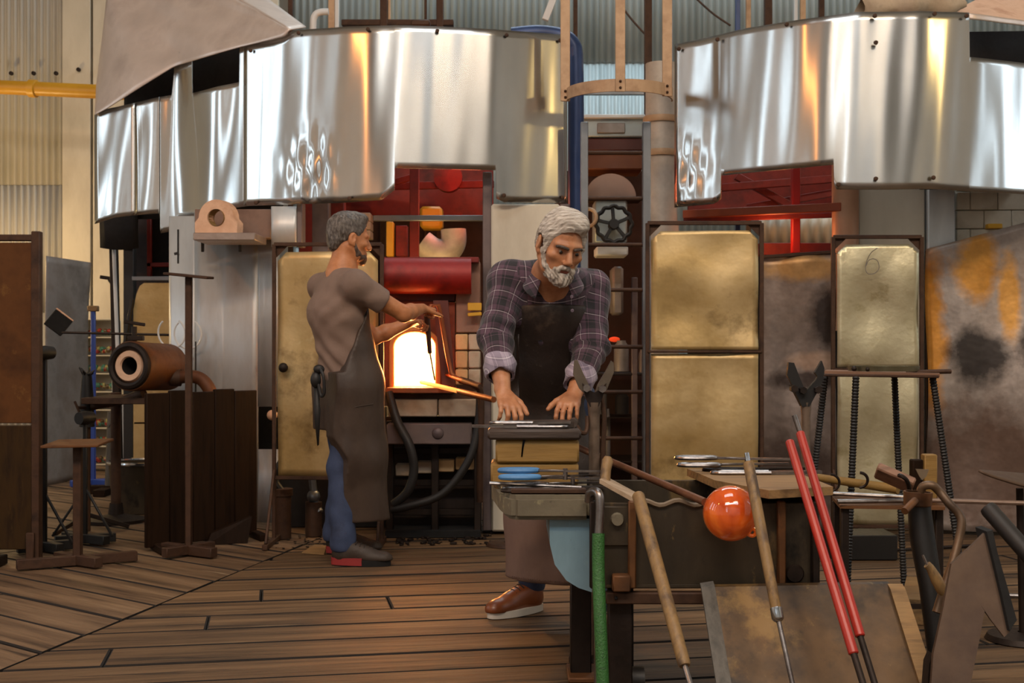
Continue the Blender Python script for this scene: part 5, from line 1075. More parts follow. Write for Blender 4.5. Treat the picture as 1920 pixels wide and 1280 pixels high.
for a, Ya, b_, Yb in (((1547, 706), 5.6, (1500, 1112), 5.80), ((1605, 706), 5.42, (1586, 1156), 5.30), ((1677, 704), 5.72, (1696, 1119), 5.73), ((1748, 702), 5.45, (1813, 1140), 5.48)):
    A = P(*a, Ya); B = P(*b_, Yb); B.z = 0; rebar(A, B).build('leg', M['black'], st)
t = thing('metal_band', 'loose ring band of greenish metal lying on the rebar stool', 'band', V((1.63, 5.58, zS)))
MB().lathe([(.150, 0), (.152, .022), (.148, .022), (.146, 0), (.150, 0)], V((1.62, 5.58, zS + .001)), (0, 0, 1), 32).build('band', mat('greenish metal', ['5d5946', '757058'], 5, .4, .8), t)
MB().ball(V((1.62 - .15, 5.50, zS + .012)), .012, 10, 6).ball(V((1.62 - .10, 5.47, zS + .010)), .010, 10, 6).build('clasp', M['iron'], t)
# ---- tool bench on the right
tb = thing('tool_bench', 'low steel bench littered with rods and wooden paddles at the right', 'bench', V((1.4, 4.95, 0)))
zB = .53
def TB(px, py, z=zB): Y = 2400 * (CH - z) / (py - HY); return V(((px - 960) / F * Y, Y, z))
MB().prism([TB(1575, 947), TB(1772, 950), TB(1764, 930), TB(1560, 930)], (0, 0, -.012)).build('bench_top', M['rust'], tb)
for (px, py) in ((1585, 946), (1762, 947), (1570, 933), (1756, 933)): q = TB(px, py); MB().box2((q.x - .015, q.y - .0, 0), (q.x + .015, q.y + .03, zB - .012)).build('leg', M['iron'], tb)
MB().box2((TB(1585, 946).x, TB(1585, 946).y, .14), (TB(1762, 947).x, TB(1762, 947).y + .02, .16)).build('stretcher', M['iron'], tb)
tag(MB().tube([TB(1520, 893, .57), TB(1684, 917, .545)], [.016, .020], 10).build('wooden_rod', M['wood_block']), 'brown wooden rod lying slanted across the tool bench', 'rod')
tag(MB().tube([TB(1560, 925, .545), TB(1700, 932, .545)], .008, 8).build('steel_rod', M['steel']), 'thin steel rod on the tool bench, behind the front one', 'rod')
tag(MB().tube([TB(1570, 940, .545), TB(1740, 938, .545)], .009, 8).build('steel_rod', M['steel']), 'thin steel rod along the front of the tool bench', 'rod')
tag(MB().tube([TB(1690, 936, .545), TB(1960, 944, .545)], .009, 8).build('long_bar', mat('flat brown bar', ['6a5547', '806a5a'], 5, .5, .3)), 'long flat brown bar reaching right from the bench out of the frame', 'bar')
t = thing('block_paddle', 'thick wooden block paddle with a bent iron handle, tilted on the bench', 'paddle', TB(1680, 910, .56))
c = P(1678, 896, 4.78); R = Matrix.Rotation(.42, 3, 'Y') @ Matrix.Rotation(-.35, 3, 'Z') @ Matrix.Rotation(-.45, 3, 'X')
MB().box(c, (.145, .085, .032), R, .006).build('block', mat('brown paddle wood', ['6e4f3c', '8a6650', '5c4030'], 4, .6, 0, .25, 14, (.6, 5, 5)), t)
MB().tube(smooth_path([P(1686, 891, 4.70), P(1692, 893, 4.68), P(1700, 900, 4.68), P(1704, 912, 4.70), P(1706, 925, 4.72)]), .008, 8).build('handle', M['iron'], t)
for (a, b_, lb, mm) in (((1712, 862, 1735, 935), 4.86, 'short dark wood block standing on the bench, left of two', 'wood_dark'), ((1734, 852, 1758, 935), 4.84, 'taller brown wood block standing on the bench, right of two', 'wood_block')):
    q0, q1_ = P(a[0], a[3], b_), P(a[2], a[1], b_); q0.z = zB + .001
    tag(MB().box2(q0, q1_ + V((0, .05, 0)), .004).build('wood_block', M[mm]), lb, 'block')
t = thing('fan_scraper', 'small fan shaped pale scraper standing among the bench tools', 'scraper', P(1728, 900, 4.75))
MB().prism([P(1717, 879, 4.75), P(1742, 880, 4.75), P(1737, 893, 4.75), P(1729, 900, 4.75), P(1724, 893, 4.75)], (0, .006, 0)).build('blade', mat('pale scraper steel', ['80705f', '96866f'], 5, .4, .6), t)
MB().tube([P(1728, 898, 4.755), P(1728, 935, 4.8)], .006, 8).build('stem', M['iron'], t)
t = thing('coiled_iron', 'dark curved iron handle lying at the back of the bench', 'iron', TB(1560, 915, .55))
MB().ring(P(1557, 905, 4.95), (.1, 1, .2), .034, .005, 18, 6, 0, math.pi).ring(P(1612, 900, 4.95), (.1, 1, .2), .030, .006, 18, 6, 0, math.pi).build('handle', M['iron'], t)
# brown plate on a post at the right edge
t = thing('curved_plate_stand', 'stand with a curled brown plate at the right edge of the picture', 'stand', V((P(1915, 0, 4.9).x, 4.9, 0)))
def cplate(u, v):
    q = P(1835 + 150 * u, 882 + 12 * u * (1 - v) + 46 * u ** .8 * v, 4.75 + .25 * (1 - v)); return q
MB().grid(cplate, 14, 8).build('plate', M['brown_suede'], t, solid=.01)
MB().tube([P(1912, 915, 4.9), V((P(1918, 0, 4.9).x, 4.9, .02))], .014, 10).build('post', M['iron'], t)
MB().lathe([(0, 0), (.14, 0), (.13, .02), (.02, .03)], V((P(1918, 0, 4.9).x, 4.9, 0)), (0, 0, 1), 20).build('base', M['iron'], t)
# post with the bent pipe hook
t = thing('hook_post', 'black tapering post with a rusty collar and a bent pipe hooked over it', 'post', V((P(1745, 0, 3.95).x, 3.95, 0)))
MB().tube([P(1722, 930, 4.1), P(1728, 1000, 4.1), P(1745, 1100, 4.05), V((P(1768, 0, 4.0).x, 4.0, 0.0))], [.034, .040, .036, .026], 14).build('post', M['black'], t)
MB().lathe([(.036, -.028), (.044, -.024), (.046, .018), (.040, .018)], P(1721, 932, 4.1), (.04, 0, 1), 18).build('collar', M['rust'], t)
MB().tube(smooth_path([P(1726, 920, 4.02), P(1732, 911, 4.01), P(1748, 910, 4.0), P(1762, 922, 4.0), P(1780, 944, 3.98), P(1797, 962, 3.97), P(1803, 980, 3.96), P(1798, 1010, 3.95), P(1786, 1055, 3.93), P(1774, 1090, 3.92), P(1756, 1148, 3.9)]), .0135, 12).build('bent_pipe', mat('brown bent pipe', ['4d3a2a', '66503b', '3d2d20'], 5, .45, .4), t)
MB().tube([P(1696, 958, 4.0), P(1704, 950, 4.02), P(1716, 938, 4.05)], .012, 10).build('spout', M['rust'], t)
t = thing('hand_file', 'short file with a wooden grip hanging beside the bent pipe', 'file', P(1754, 1090, 3.86))
MB().tube([P(1738, 1058, 3.86), P(1744, 1064, 3.86), P(1756, 1086, 3.86), P(1766, 1106, 3.86), P(1769, 1114, 3.86)], [.012, .013, .018, .017, .010], 12).build('grip', M['wood'], t)
MB().tube([P(1740, 1062, 3.86), P(1730, 1040, 3.87)], .004, 6).build('tang', M['steel'], t)
# big scoop
def K(cx, cy): return (1520 + .3594 * cx, 820 + .3594 * cy)
t = thing('steel_scoop', 'large brown steel scoop plate with a pointed flap, bottom right corner', 'scoop', V((P(1800, 0, 3.62).x, 3.62, 0)))
out = [(735, 660), (830, 575), (918, 490), (955, 640), (1000, 830), (1040, 1012), (1010, 1040), (940, 950), (885, 868), (908, 905), (880, 1060), (835, 1280), (820, 1420), (600, 1420), (630, 1280), (640, 1130), (690, 900)]
MB().prism([P(*K(*c), 3.62 + (c[1] - 600) * -.00022) for c in out], (0, .014, 0)).build('plate', M['brown_suede'], t, ang=30)
MB().prism([P(*K(*c), 3.60 + (c[1] - 600) * -.00022) for c in ((918, 490), (950, 483), (975, 600), (1030, 790), (1076, 952), (1050, 990), (1040, 1012), (1000, 830), (955, 640))], (0, .09, 0)).build('edge_flange', M['soot_black'], t, ang=30)
MB().prism([P(*K(*c), 3.56) for c in ((640, 1130), (690, 1180), (720, 1420), (600, 1420), (618, 1180))], (0, .05, 0)).build('side_flange', M['iron'], t, ang=30)
t = thing('black_tube', 'black tube end poking in from the right edge', 'tube', P(1880, 990, 3.8))
A, B = P(1850, 950, 3.85), P(1960, 1075, 3.7); d = (B - A).normalized(); B = A + d * ((A.z - .02) / -d.z)
MB().lathe([(.008, .004), (.014, 0), (.023, .002), (.026, .012), (.0265, (B - A).length)], A, d, 20).build('tube', M['rubber'], t)
tag(MB().tube([G(1870, 1120) + V((0, 0, .012)), G(1990, 1124) + V((0, 0, .012))], .011, 8).build('floor_rod', M['steel']), 'steel rod lying on the floor at the right edge', 'rod')
tag(MB().tube([G(1650, 1036) + V((0, 0, .01)), G(1850, 1024) + V((0, 0, .01))], .009, 8).build('floor_rod', M['iron']), 'thin dark rod lying on the floor behind the stool', 'rod')
t = thing('floor_tongs', 'rusty iron bracket lying on the floor under the tool bench', 'bracket', G(1605, 1015))
MB().tube(smooth_path([G(1590, 1020) + V((0, 0, .02)), G(1605, 1015) + V((0, 0, .03)), G(1625, 1002) + V((0, 0, .02)), G(1642, 990) + V((0, 0, .02))]), .022, 8).build('bracket', M['rust'], t)
tag(MB().tube([G(1570, 1012) + V((0, 0, .014)), G(1622, 1032) + V((0, 0, .014))], .013, 8).build('floor_bar', M['iron']), 'short iron bar on the floor in front of the rusty bracket', 'bar')
q = G(1712, 1165); tag(MB().prism([G(1690, 1168), G(1740, 1172), G(1732, 1125), G(1700, 1122)], (0, 0, .10)).build('floor_block', M['wood_x']), 'tan wood block on the floor behind the leaning board', 'block')
t = thing('floor_stand', 'small dark floor stand with a disc base behind the bearded man', 'stand', G(952, 1020))
q = G(955, 1022); MB().lathe([(0, 0), (.13, 0), (.12, .016), (.03, .02)], q, (0, 0, 1), 22).build('base', M['iron_brown'], t)
MB().tube([q + V((0, 0, .01)), q + V((0, 0, .55))], .024, 10).build('post', M['iron_brown'], t)
dk_ = MB(); dk_.box2((P(1560, 0, 6.75).x, 6.72, 0), (P(1680, 0, 6.75).x, 6.98, .13)); tag(dk_.build('black_crate', M['black']), 'low black crate on the floor under the pale screen', 'crate')

db = MB()
for i in range(90):
    q = G(random.uniform(745, 925), random.uniform(1000, 1022)); r = random.uniform(.008, .022); R = Matrix.Rotation(random.uniform(0, 6), 3, 'Z'); db.box(q + V((0, 0, r * .3)), (r * random.uniform(1, 2.4), r, r * .6), R, .002)
for i in range(40):
    q = G(random.uniform(500, 640), random.uniform(1004, 1030)); r = random.uniform(.005, .012); db.box(q + V((0, 0, r * .3)), (r * 2, r, r * .6), Matrix.Rotation(i, 3, 'Z'), .001)
tag(db.build('floor_debris', M['iron']), 'dark scale and shards scattered on the floor before the furnace', 'debris', kind='stuff')
# ================================================================== PEOPLE: signed distance bodies, surface nets
A3 = lambda v: np.array(v, float)
class SDF:
    def __init__(s): s.p = []; s.post = None
    def cone(s, a, b, ra, rb, k=.02, sub=False, flat=None):
        s.p.append(('c', A3(a), A3(b), ra, rb, k, sub, flat)); return s
    def ell(s, c, r, R=None, k=.02, sub=False):
        s.p.append(('e', A3(c), A3(r), np.eye(3) if R is None else A3(R), k, sub)); return s
    def chain(s, pts, rs, k=.02):
        for i in range(len(pts) - 1): s.cone(pts[i], pts[i + 1], rs[i], rs[i + 1], k)
        return s
    def __call__(s, X):
        d = np.full(len(X), 1e3)
        for q in s.p:
            if q[0] == 'c':
                _, a, b, ra, rb, k, sub, flat = q; ab = b - a; L2 = ab @ ab + 1e-12; pa = X - a
                t = np.clip(pa @ ab / L2, 0, 1); w_ = pa - t[:, None] * ab
                if flat is not None:                       # squash across direction flat[0] by flat[1]
                    n = A3(flat[0]); n = n / np.linalg.norm(n); c = w_ @ n; w_ = w_ + np.outer(c * (1 / flat[1] - 1), n)
                    di = (np.sqrt((w_ * w_).sum(1)) - (ra + t * (rb - ra))) * (.5 + .5 * flat[1])
                else: di = np.sqrt((w_ * w_).sum(1)) - (ra + t * (rb - ra))
            else:
                _, c, r, R, k, sub = q; u = (X - c) @ R; k0 = np.sqrt(((u / r) ** 2).sum(1)); k1 = np.sqrt(((u / r**2) ** 2).sum(1)) + 1e-9
                di = np.where(k0 < .3, (k0 - 1) * r.min(), k0 * (k0 - 1) / k1)
            if sub:
                h = np.clip(.5 - .5 * (d + di) / k, 0, 1); d = d * (1 - h) - di * h + k * h * (1 - h)
            else:
                h = np.clip(.5 + .5 * (d - di) / k, 0, 1); d = d * (1 - h) + di * h - k * h * (1 - h)
        return s.post(X, d) if s.post else d
def nets(f, lo, hi, h, B=6):
    lo = A3(lo); hi = A3(hi); nb = np.ceil((hi - lo) / (h * B)).astype(int); N = nb * B + 1
    bi = np.stack(np.meshgrid(*[np.arange(n) for n in nb], indexing='ij'), -1).reshape(-1, 3)
    cen = lo + (bi + .5) * B * h; dc = f(cen); act = np.abs(dc) < B * h * 1.55
    D = np.empty(tuple(N), np.float32); D.fill(1.0)
    inside = (dc < 0) & ~act
    for b in bi[inside]: D[b[0] * B:(b[0] + 1) * B + 1, b[1] * B:(b[1] + 1) * B + 1, b[2] * B:(b[2] + 1) * B + 1] = -1
    g = np.stack(np.meshgrid(*[np.arange(B + 1)] * 3, indexing='ij'), -1).reshape(-1, 3)
    ab = bi[act]
    for i in range(0, len(ab), 400):
        idx = (ab[i:i + 400, None, :] * B + g[None]).reshape(-1, 3); D[idx[:, 0], idx[:, 1], idx[:, 2]] = f(lo + idx * h)
    S = D < 0
    c8 = np.zeros(tuple(N - 1), np.uint8)
    for a in (0, 1):
        for b in (0, 1):
            for c in (0, 1): c8 += S[a:N[0] - 1 + a, b:N[1] - 1 + b, c:N[2] - 1 + c]
    cells = np.argwhere((c8 > 0) & (c8 < 8)); ids = np.full(tuple(N - 1), -1, np.int32); ids[cells[:, 0], cells[:, 1], cells[:, 2]] = np.arange(len(cells))
    acc = np.zeros((len(cells), 3)); cnt = np.zeros(len(cells))
    for ax in range(3):
        o = [0, 0, 0]
        for u in (0, 1):
            for v in (0, 1):
                p0 = np.zeros(3, int); p0[(ax + 1) % 3] = u; p0[(ax + 2) % 3] = v; p1 = p0.copy(); p1[ax] = 1
                q0 = cells + p0; q1 = cells + p1; d0 = D[q0[:, 0], q0[:, 1], q0[:, 2]]; d1 = D[q1[:, 0], q1[:, 1], q1[:, 2]]
                m_ = (d0 < 0) != (d1 < 0); t = np.where(m_, d0 / np.where(m_, d0 - d1, 1), 0)
                pt = p0[None] + t[:, None] * (p1 - p0)[None]; acc += pt * m_[:, None]; cnt += m_
    Vv = lo + (cells + acc / np.maximum(cnt, 1)[:, None]) * h
    Q = []
    for ax in range(3):
        sl0 = [slice(None)] * 3; sl1 = [slice(None)] * 3; sl0[ax] = slice(0, N[ax] - 1); sl1[ax] = slice(1, N[ax])
        ch = S[tuple(sl0)] != S[tuple(sl1)]; e = np.argwhere(ch); b, c = (ax + 1) % 3, (ax + 2) % 3
        ok = (e[:, b] > 0) & (e[:, c] > 0) & (e[:, b] < N[b] - 1) & (e[:, c] < N[c] - 1); e = e[ok]
        fl = S[e[:, 0], e[:, 1], e[:, 2]]; qs = []
        for (db, dc_) in ((-1, -1), (0, -1), (0, 0), (-1, 0)):
            q = e.copy(); q[:, b] += db; q[:, c] += dc_; qs.append(ids[q[:, 0], q[:, 1], q[:, 2]])
        q = np.stack(qs, 1); q[~fl] = q[~fl][:, ::-1]; Q.append(q)
    Q = np.concatenate(Q); Q = Q[(Q >= 0).all(1)]
    return Vv, Q
def bodymesh(name, m, parent, Vv, Q, attrs=None, mats=None, midx=None, smooth_it=1):
    # light Laplacian smoothing
    for _ in range(smooth_it):
        acc = np.zeros_like(Vv); cnt = np.zeros(len(Vv))
        for a in range(4):
            i, j = Q[:, a], Q[:, (a + 1) % 4]
            np.add.at(acc, i, Vv[j]); np.add.at(cnt, i, 1); np.add.at(acc, j, Vv[i]); np.add.at(cnt, j, 1)
        Vv = Vv * .5 + .5 * acc / np.maximum(cnt, 1)[:, None]
    org = A3(ORG[parent.name]) if parent else np.zeros(3)
    me = bpy.data.meshes.new(name); me.vertices.add(len(Vv)); me.vertices.foreach_set('co', (Vv - org).ravel())
    me.loops.add(len(Q) * 4); me.loops.foreach_set('vertex_index', Q.astype(np.int32).ravel())
    me.polygons.add(len(Q)); me.polygons.foreach_set('loop_start', np.arange(len(Q), dtype=np.int32) * 4)
    me.update(calc_edges=True); me.validate(); me.shade_smooth()
    for x in ([m] if mats is None else mats): me.materials.append(x)
    for k, v in (attrs or {}).items():
        at = me.attributes.new(k, 'FLOAT', 'POINT'); at.data.foreach_set('value', v(Vv).astype(np.float32))
    o = bpy.data.objects.new(name, me); COL.objects.link(o); o.parent = parent; ORG[o.name] = V(org); return o
def wob(X, s, ph=0):     # smooth pseudo-noise in [-1, 1]
    a = X * s + ph
    return (np.sin(a[:, 0] * 1.7 + 1.3 * np.sin(a[:, 1] * 1.1 + ph)) + np.sin(a[:, 1] * 1.9 + 1.2 * np.sin(a[:, 2] * 1.3)) + np.sin(a[:, 2] * 1.6 + 1.4 * np.sin(a[:, 0] * .9 + 2 * ph))) / 3
def Rm(yaw, pitch, roll):   # head frame: x = wearer's left, y = back of head, z = crown; faces -y
    return A3(Matrix.Rotation(yaw, 3, 'Z') @ Matrix.Rotation(pitch, 3, 'X') @ Matrix.Rotation(roll, 3, 'Y'))
class Loc:                   # adds primitives given in a local frame
    def __init__(s, f, o, R, sc=1): s.f, s.o, s.R, s.sc = f, A3(o), A3(R), sc
    def w(s, p): return s.o + s.R @ (A3(p) * s.sc)
    def cone(s, a, b, ra, rb, k=.02, sub=False): s.f.cone(s.w(a), s.w(b), ra * s.sc, rb * s.sc, k, sub); return s
    def ell(s, c, r, k=.02, sub=False, R=None): s.f.ell(s.w(c), A3(r) * s.sc, s.R if R is None else s.R @ A3(R), k, sub); return s
def head(L, beard=False):
    L.ell((0, .018, .045), (.076, .100, .088), .02)                     # cranium
    L.ell((0, -.022, -.025), (.063, .070, .085), .03)                   # face
    L.ell((0, -.035, -.080), (.046, .050, .034), .025)                  # jaw
    L.ell((0, -.070, -.102), (.022, .020, .017), .02)                   # chin
    for s_ in (-1, 1):
        L.cone((.050 * s_, -.025, -.085), (.064 * s_, .012, -.045), .018, .016, .02)   # jaw corner
        L.ell((.046 * s_, -.056, -.024), (.022, .022, .016), .02)       # cheekbone
        L.cone((.010 * s_, -.088, .022), (.046 * s_, -.070, .020), .011, .010, .012)   # brow
        L.ell((.032 * s_, -.098, -.001), (.019, .017, .013), .010, True)  # socket
        L.ell((.032 * s_, -.073, -.001), (.0145, .0145, .0135), .003)    # lids
        L.ell((.032 * s_, -.0885, -.0024), (.0122, .008, .0032), .002, True)  # eye opening
    L.cone((0, -.088, .010), (0, -.110, -.034), .0095, .0125, .010)     # nose
    for s_ in (-1, 1):
        L.ell((.012 * s_, -.100, -.040), (.009, .012, .008), .005)
        L.ell((.007 * s_, -.106, -.0475), (.0040, .006, .003), .002, True)
        L.cone((.018 * s_, -.092, -.048), (.030 * s_, -.078, -.078), .004, .004, .006, True)   # smile line
    L.cone((-.018, -.086, -.066), (.018, -.086, -.066), .0062, .0062, .004).cone((-.015, -.086, -.076), (.015, -.086, -.076), .0070, .0070, .004)
    L.cone((-.022, -.096, -.0705), (.022, -.096, -.0705), .0016, .0016, .002, True)
    for s_ in (-1, 1):                                                   # ears
        Re = A3(Matrix.Rotation(.30 * s_, 3, 'Z') @ Matrix.Rotation(.18, 3, 'X'))
        L.ell((.083 * s_, .016, -.004), (.010, .021, .034), .006, R=Re)
        L.ell((.093 * s_, .009, .002), (.006, .011, .020), .004, True, R=Re)
        L.ell((.081 * s_, .006, -.033), (.008, .010, .010), .006)
    return L
def hand(f, wrist, fdir, ndir, side, curl=.35, spread=.10, s=1.0, thumb=.6, curls=None):
    """wrist point, finger direction, back-of-hand normal; side=+1 puts the thumb towards cross(f, n)."""
    w_ = A3(wrist); fd = A3(V(fdir).normalized()); n = A3(ndir); n = n - fd * (n @ fd); n /= np.linalg.norm(n); t = np.cross(fd, n) * side
    f.cone(w_ - fd * .02, w_ + fd * .035 * s, .025 * s, .022 * s, .015, flat=(n, .66))
    lens = (.072, .080, .074, .058)
    for i in range(4):
        off = (.030 - .0205 * i) * s; kn = w_ + fd * (.088 - .004 * abs(i - 1) - (.006 if i == 3 else 0)) * s + t * off
        f.cone(w_ + fd * .015 * s + t * off * .55, kn, .0135 * s, .0115 * s, .010)
        d = fd + t * (spread * (1.5 - i) * .5); d /= np.linalg.norm(d); p = kn; r = .0098 * s * (1 if i < 3 else .88); c = curls[i] if curls else curl
        for j, (fr, bend) in enumerate(((.44, c * .8), (.31, c * 1.2), (.25, c))):
            ca, sa = math.cos(bend), math.sin(bend); d = d * ca - n * sa; n2 = n; q = p + d * lens[i] * fr * s
            f.cone(p, q, r, r * .90, .004); p = q; r *= .90; n = n * ca + (d + n * sa) / ca * sa if False else n
            # keep the bending plane: rotate the normal with the finger
            n = np.cross(np.cross(d, n), d); n /= np.linalg.norm(n)
        n = A3(ndir); n = n - fd * (n @ fd); n /= np.linalg.norm(n)
    b0 = w_ + fd * .012 * s + t * .020 * s; d = fd * .62 + t * .75 - n * .22; d /= np.linalg.norm(d)
    b1 = b0 + d * .042 * s; d2 = d * (1 - thumb) + fd * thumb; d2 /= np.linalg.norm(d2); b2 = b1 + d2 * .034 * s; d3 = d2 * .85 + fd * .3 - n * .12; d3 /= np.linalg.norm(d3); b3 = b2 + d3 * .026 * s
    f.cone(b0, b1, .0165 * s, .0125 * s, .010).cone(b1, b2, .0120 * s, .0105 * s, .004).cone(b2, b3, .0105 * s, .0085 * s, .004)
def skin_mat(name, c1, c2, c3):
    m, nt, bs = base_mat(name); vec = coords(nt, (1, 1, 1), False); n1 = noise(nt, vec, 22, 5, .6)
    c = ramp(nt, n1, [(.30, hexc(c1)), (.55, hexc(c2)), (.75, hexc(c3))]); nt.links.new(c, bs.inputs['Base Color'])
    bs.inputs['Roughness'].default_value = .48; bs.inputs['Subsurface Weight'].default_value = .12; bs.inputs['Subsurface Radius'].default_value = (.012, .005, .003)
    bump(nt, bs, noise(nt, vec, 160, 4, .6), .18, .002); return m
M['skin'] = skin_mat('weathered skin', '9c6644', 'b07a56', 'bd8c68'); M['skin2'] = skin_mat('tanned skin', 'a5693f', 'b87a50', 'c2875c')
M['lip'] = skin_mat('lip', '7d4638', '874e42', '8f564a')
def strand_mat(name, c1, c2, c3, stretch):
    m, nt, bs = base_mat(name); vec = coords(nt, stretch, False); n1 = noise(nt, vec, 60, 5, .65)
    c = ramp(nt, n1, [(.32, hexc(c1)), (.5, hexc(c2)), (.68, hexc(c3))]); nt.links.new(c, bs.inputs['Base Color']); bs.inputs['Roughness'].default_value = .5
    bump(nt, bs, n1, .9, .004); return m
M['hair_grey'] = strand_mat('silver hair', '7d756c', 'b0a89e', 'd2ccc3', (.35, .35, 2.2))
M['beard'] = strand_mat('grey beard', '7a7067', 'a89f94', 'cbc4ba', (2.2, 2.2, .5))
M['hair_dark'] = strand_mat('short greying hair', '2e2824', '544c46', '7d766f', (1.6, 1.6, .5))
M['stubble'] = strand_mat('dark stubble', '3a2c24', '4d3b30', '604a3c', (2, 2, .6))
M['brow'] = strand_mat('dark brow', '2b221d', '40342c', '5a4c42', (1, 1, 2))
M['eye'] = mat('eye white', ['8f847a', '9c9086'], 4, .2, 0, 0); M['iris'] = mat('dark iris', ['1d130d', '2a1c13'], 40, .15, 0, 0)
M['denim'] = mat('blue denim', ['1f2940', '2f3d5c', '26324c'], 6, .8, 0, .4, 180); M['denim2'] = mat('worn blue denim', ['1f2942', '33405e', '28344f'], 5, .8, 0, .4, 180)
M['apron'] = mat('dark leather apron', ['1c1614', '2b221e', '231b18'], 3.5, .50, 0, .35, 18, (1, 1, 1), .12, [('4f4238', 3.6, .57), ('62554a', 9, .66)], 0, .4, .010)
M['apron_low'] = mat('suede lower apron', ['5a463e', '70594f', '65504a'], 4, .75, 0, .3, 40, (1, 1, .6), .1, [('48372f', 3, .62)])
M['apron2'] = mat('grey brown leather apron', ['352a24', '45382f', '3d312a'], 3, .50, 0, .3, 14, (1, 1, .7), .12, [('564840', 3.4, .66)], 0, .4, .012)
M['tee'] = mat('taupe cotton tee', ['6d5a50', '7d685c', '745f54'], 3, .85, 0, .25, 140)
M['shoe_brown'] = mat('brown leather shoe', ['5e2f14', '7a4120', '6b3819'], 6, .35, 0, .15, 30); M['sole_white'] = mat('white rubber sole', ['c9c2b6', 'd6d0c6'], 6, .5)
M['shoe_dark'] = mat('dark trainer', ['1c1511', '33271d', '251b14'], 14, .6, 0, .4, 60); M['sole_red'] = mat('red foam sole', ['7c2020', '8e2828'], 6, .6)
M['lace'] = mat('dark lace', ['1a120d', '261a13'], 6, .7)
def plaid_mat(name, kk):
    m, nt, bs = base_mat(name); vec = coords(nt, (1, 1, 1), False)
    def axis(at, ph):
        a = nn(nt, 'ShaderNodeAttribute', attribute_name=at); mu = nn(nt, 'ShaderNodeMath', operation='MULTIPLY_ADD'); mu.inputs[1].default_value = 1 / .086; mu.inputs[2].default_value = ph
        nt.links.new(a.outputs['Fac'], mu.inputs[0]); fr = nn(nt, 'ShaderNodeMath', operation='FRACT'); nt.links.new(mu.outputs[0], fr.inputs[0])
        k0, k1, k2, k3, k4 = [hexc(h_) for h_ in kk]
        return ramp(nt, fr.outputs[0], [(0, k0), (.22, k0), (.25, k1), (.42, k1), (.44, k2), (.50, k3), (.535, k2), (.56, k1), (.74, k1), (.77, k0), (.88, k4), (.90, k0)], 'CONSTANT')
    c = mix(nt, axis('pu', .1), axis('pv', .35), .5)
    n1 = noise(nt, vec, 7, 3); c = mix(nt, c, ramp(nt, n1, [(.3, (.75, .75, .75, 1)), (.7, (1.15, 1.15, 1.15, 1))]), 1.0, 'MULTIPLY')
    nt.links.new(c, bs.inputs['Base Color']); bs.inputs['Roughness'].default_value = .85; bs.inputs['Sheen Weight'].default_value = .15
    bump(nt, bs, noise(nt, vec, 26, 4), .35, .006); return m
M['plaid'] = plaid_mat('dark purple plaid flannel', ('131016', '4e3645', '2b1e27', 'b5a6ae', '6e5262'))
M['plaid_pale'] = plaid_mat('pale inside of plaid flannel', ('6a6072', 'a094a4', '857a8a', 'd8d0d8', 'b8aab8'))
def plaid_uv(o, fu, fv):
    me = o.data; X = np.empty(len(me.vertices) * 3); me.vertices.foreach_get('co', X); X = X.reshape(-1, 3)
    for k, f in (('pu', fu), ('pv', fv)): me.attributes.new(k, 'FLOAT', 'POINT').data.foreach_set('value', np.ascontiguousarray(f(X), np.float32))
    return o
M['plaid_in'] = mat('pale inside of flannel', ['75697a', '94899a', '5d5263'], 30, .85, 0, .3, 60, (1, 1, 1), .1, [('b5abb5', 22, .66)])
def seg_uv(segs):
    """plaid coordinates: along-bone length and girth for sleeves, plain x / height for the trunk."""
    def raw(X):
        best = np.full(len(X), 1e3); U = np.zeros(len(X)); Vv = np.zeros(len(X)); base = 0
        for (a, b, r, off) in segs:
            a, b = A3(a), A3(b); ab = b - a; L = np.linalg.norm(ab); d = ab / L; pa = X - a; t = np.clip(pa @ d, 0, L); w_ = pa - t[:, None] * d; dist = np.linalg.norm(w_, axis=1) - r
            x = np.cross(d, [0, 1, .0]); x /= np.linalg.norm(x); y = np.cross(d, x); ang = np.arctan2(w_ @ x, w_ @ y)
            k = dist < best; best[k] = dist[k]; U[k] = (ang * (r + .01))[k]; Vv[k] = (pa @ d + off)[k]
        return best, U, Vv
    return raw
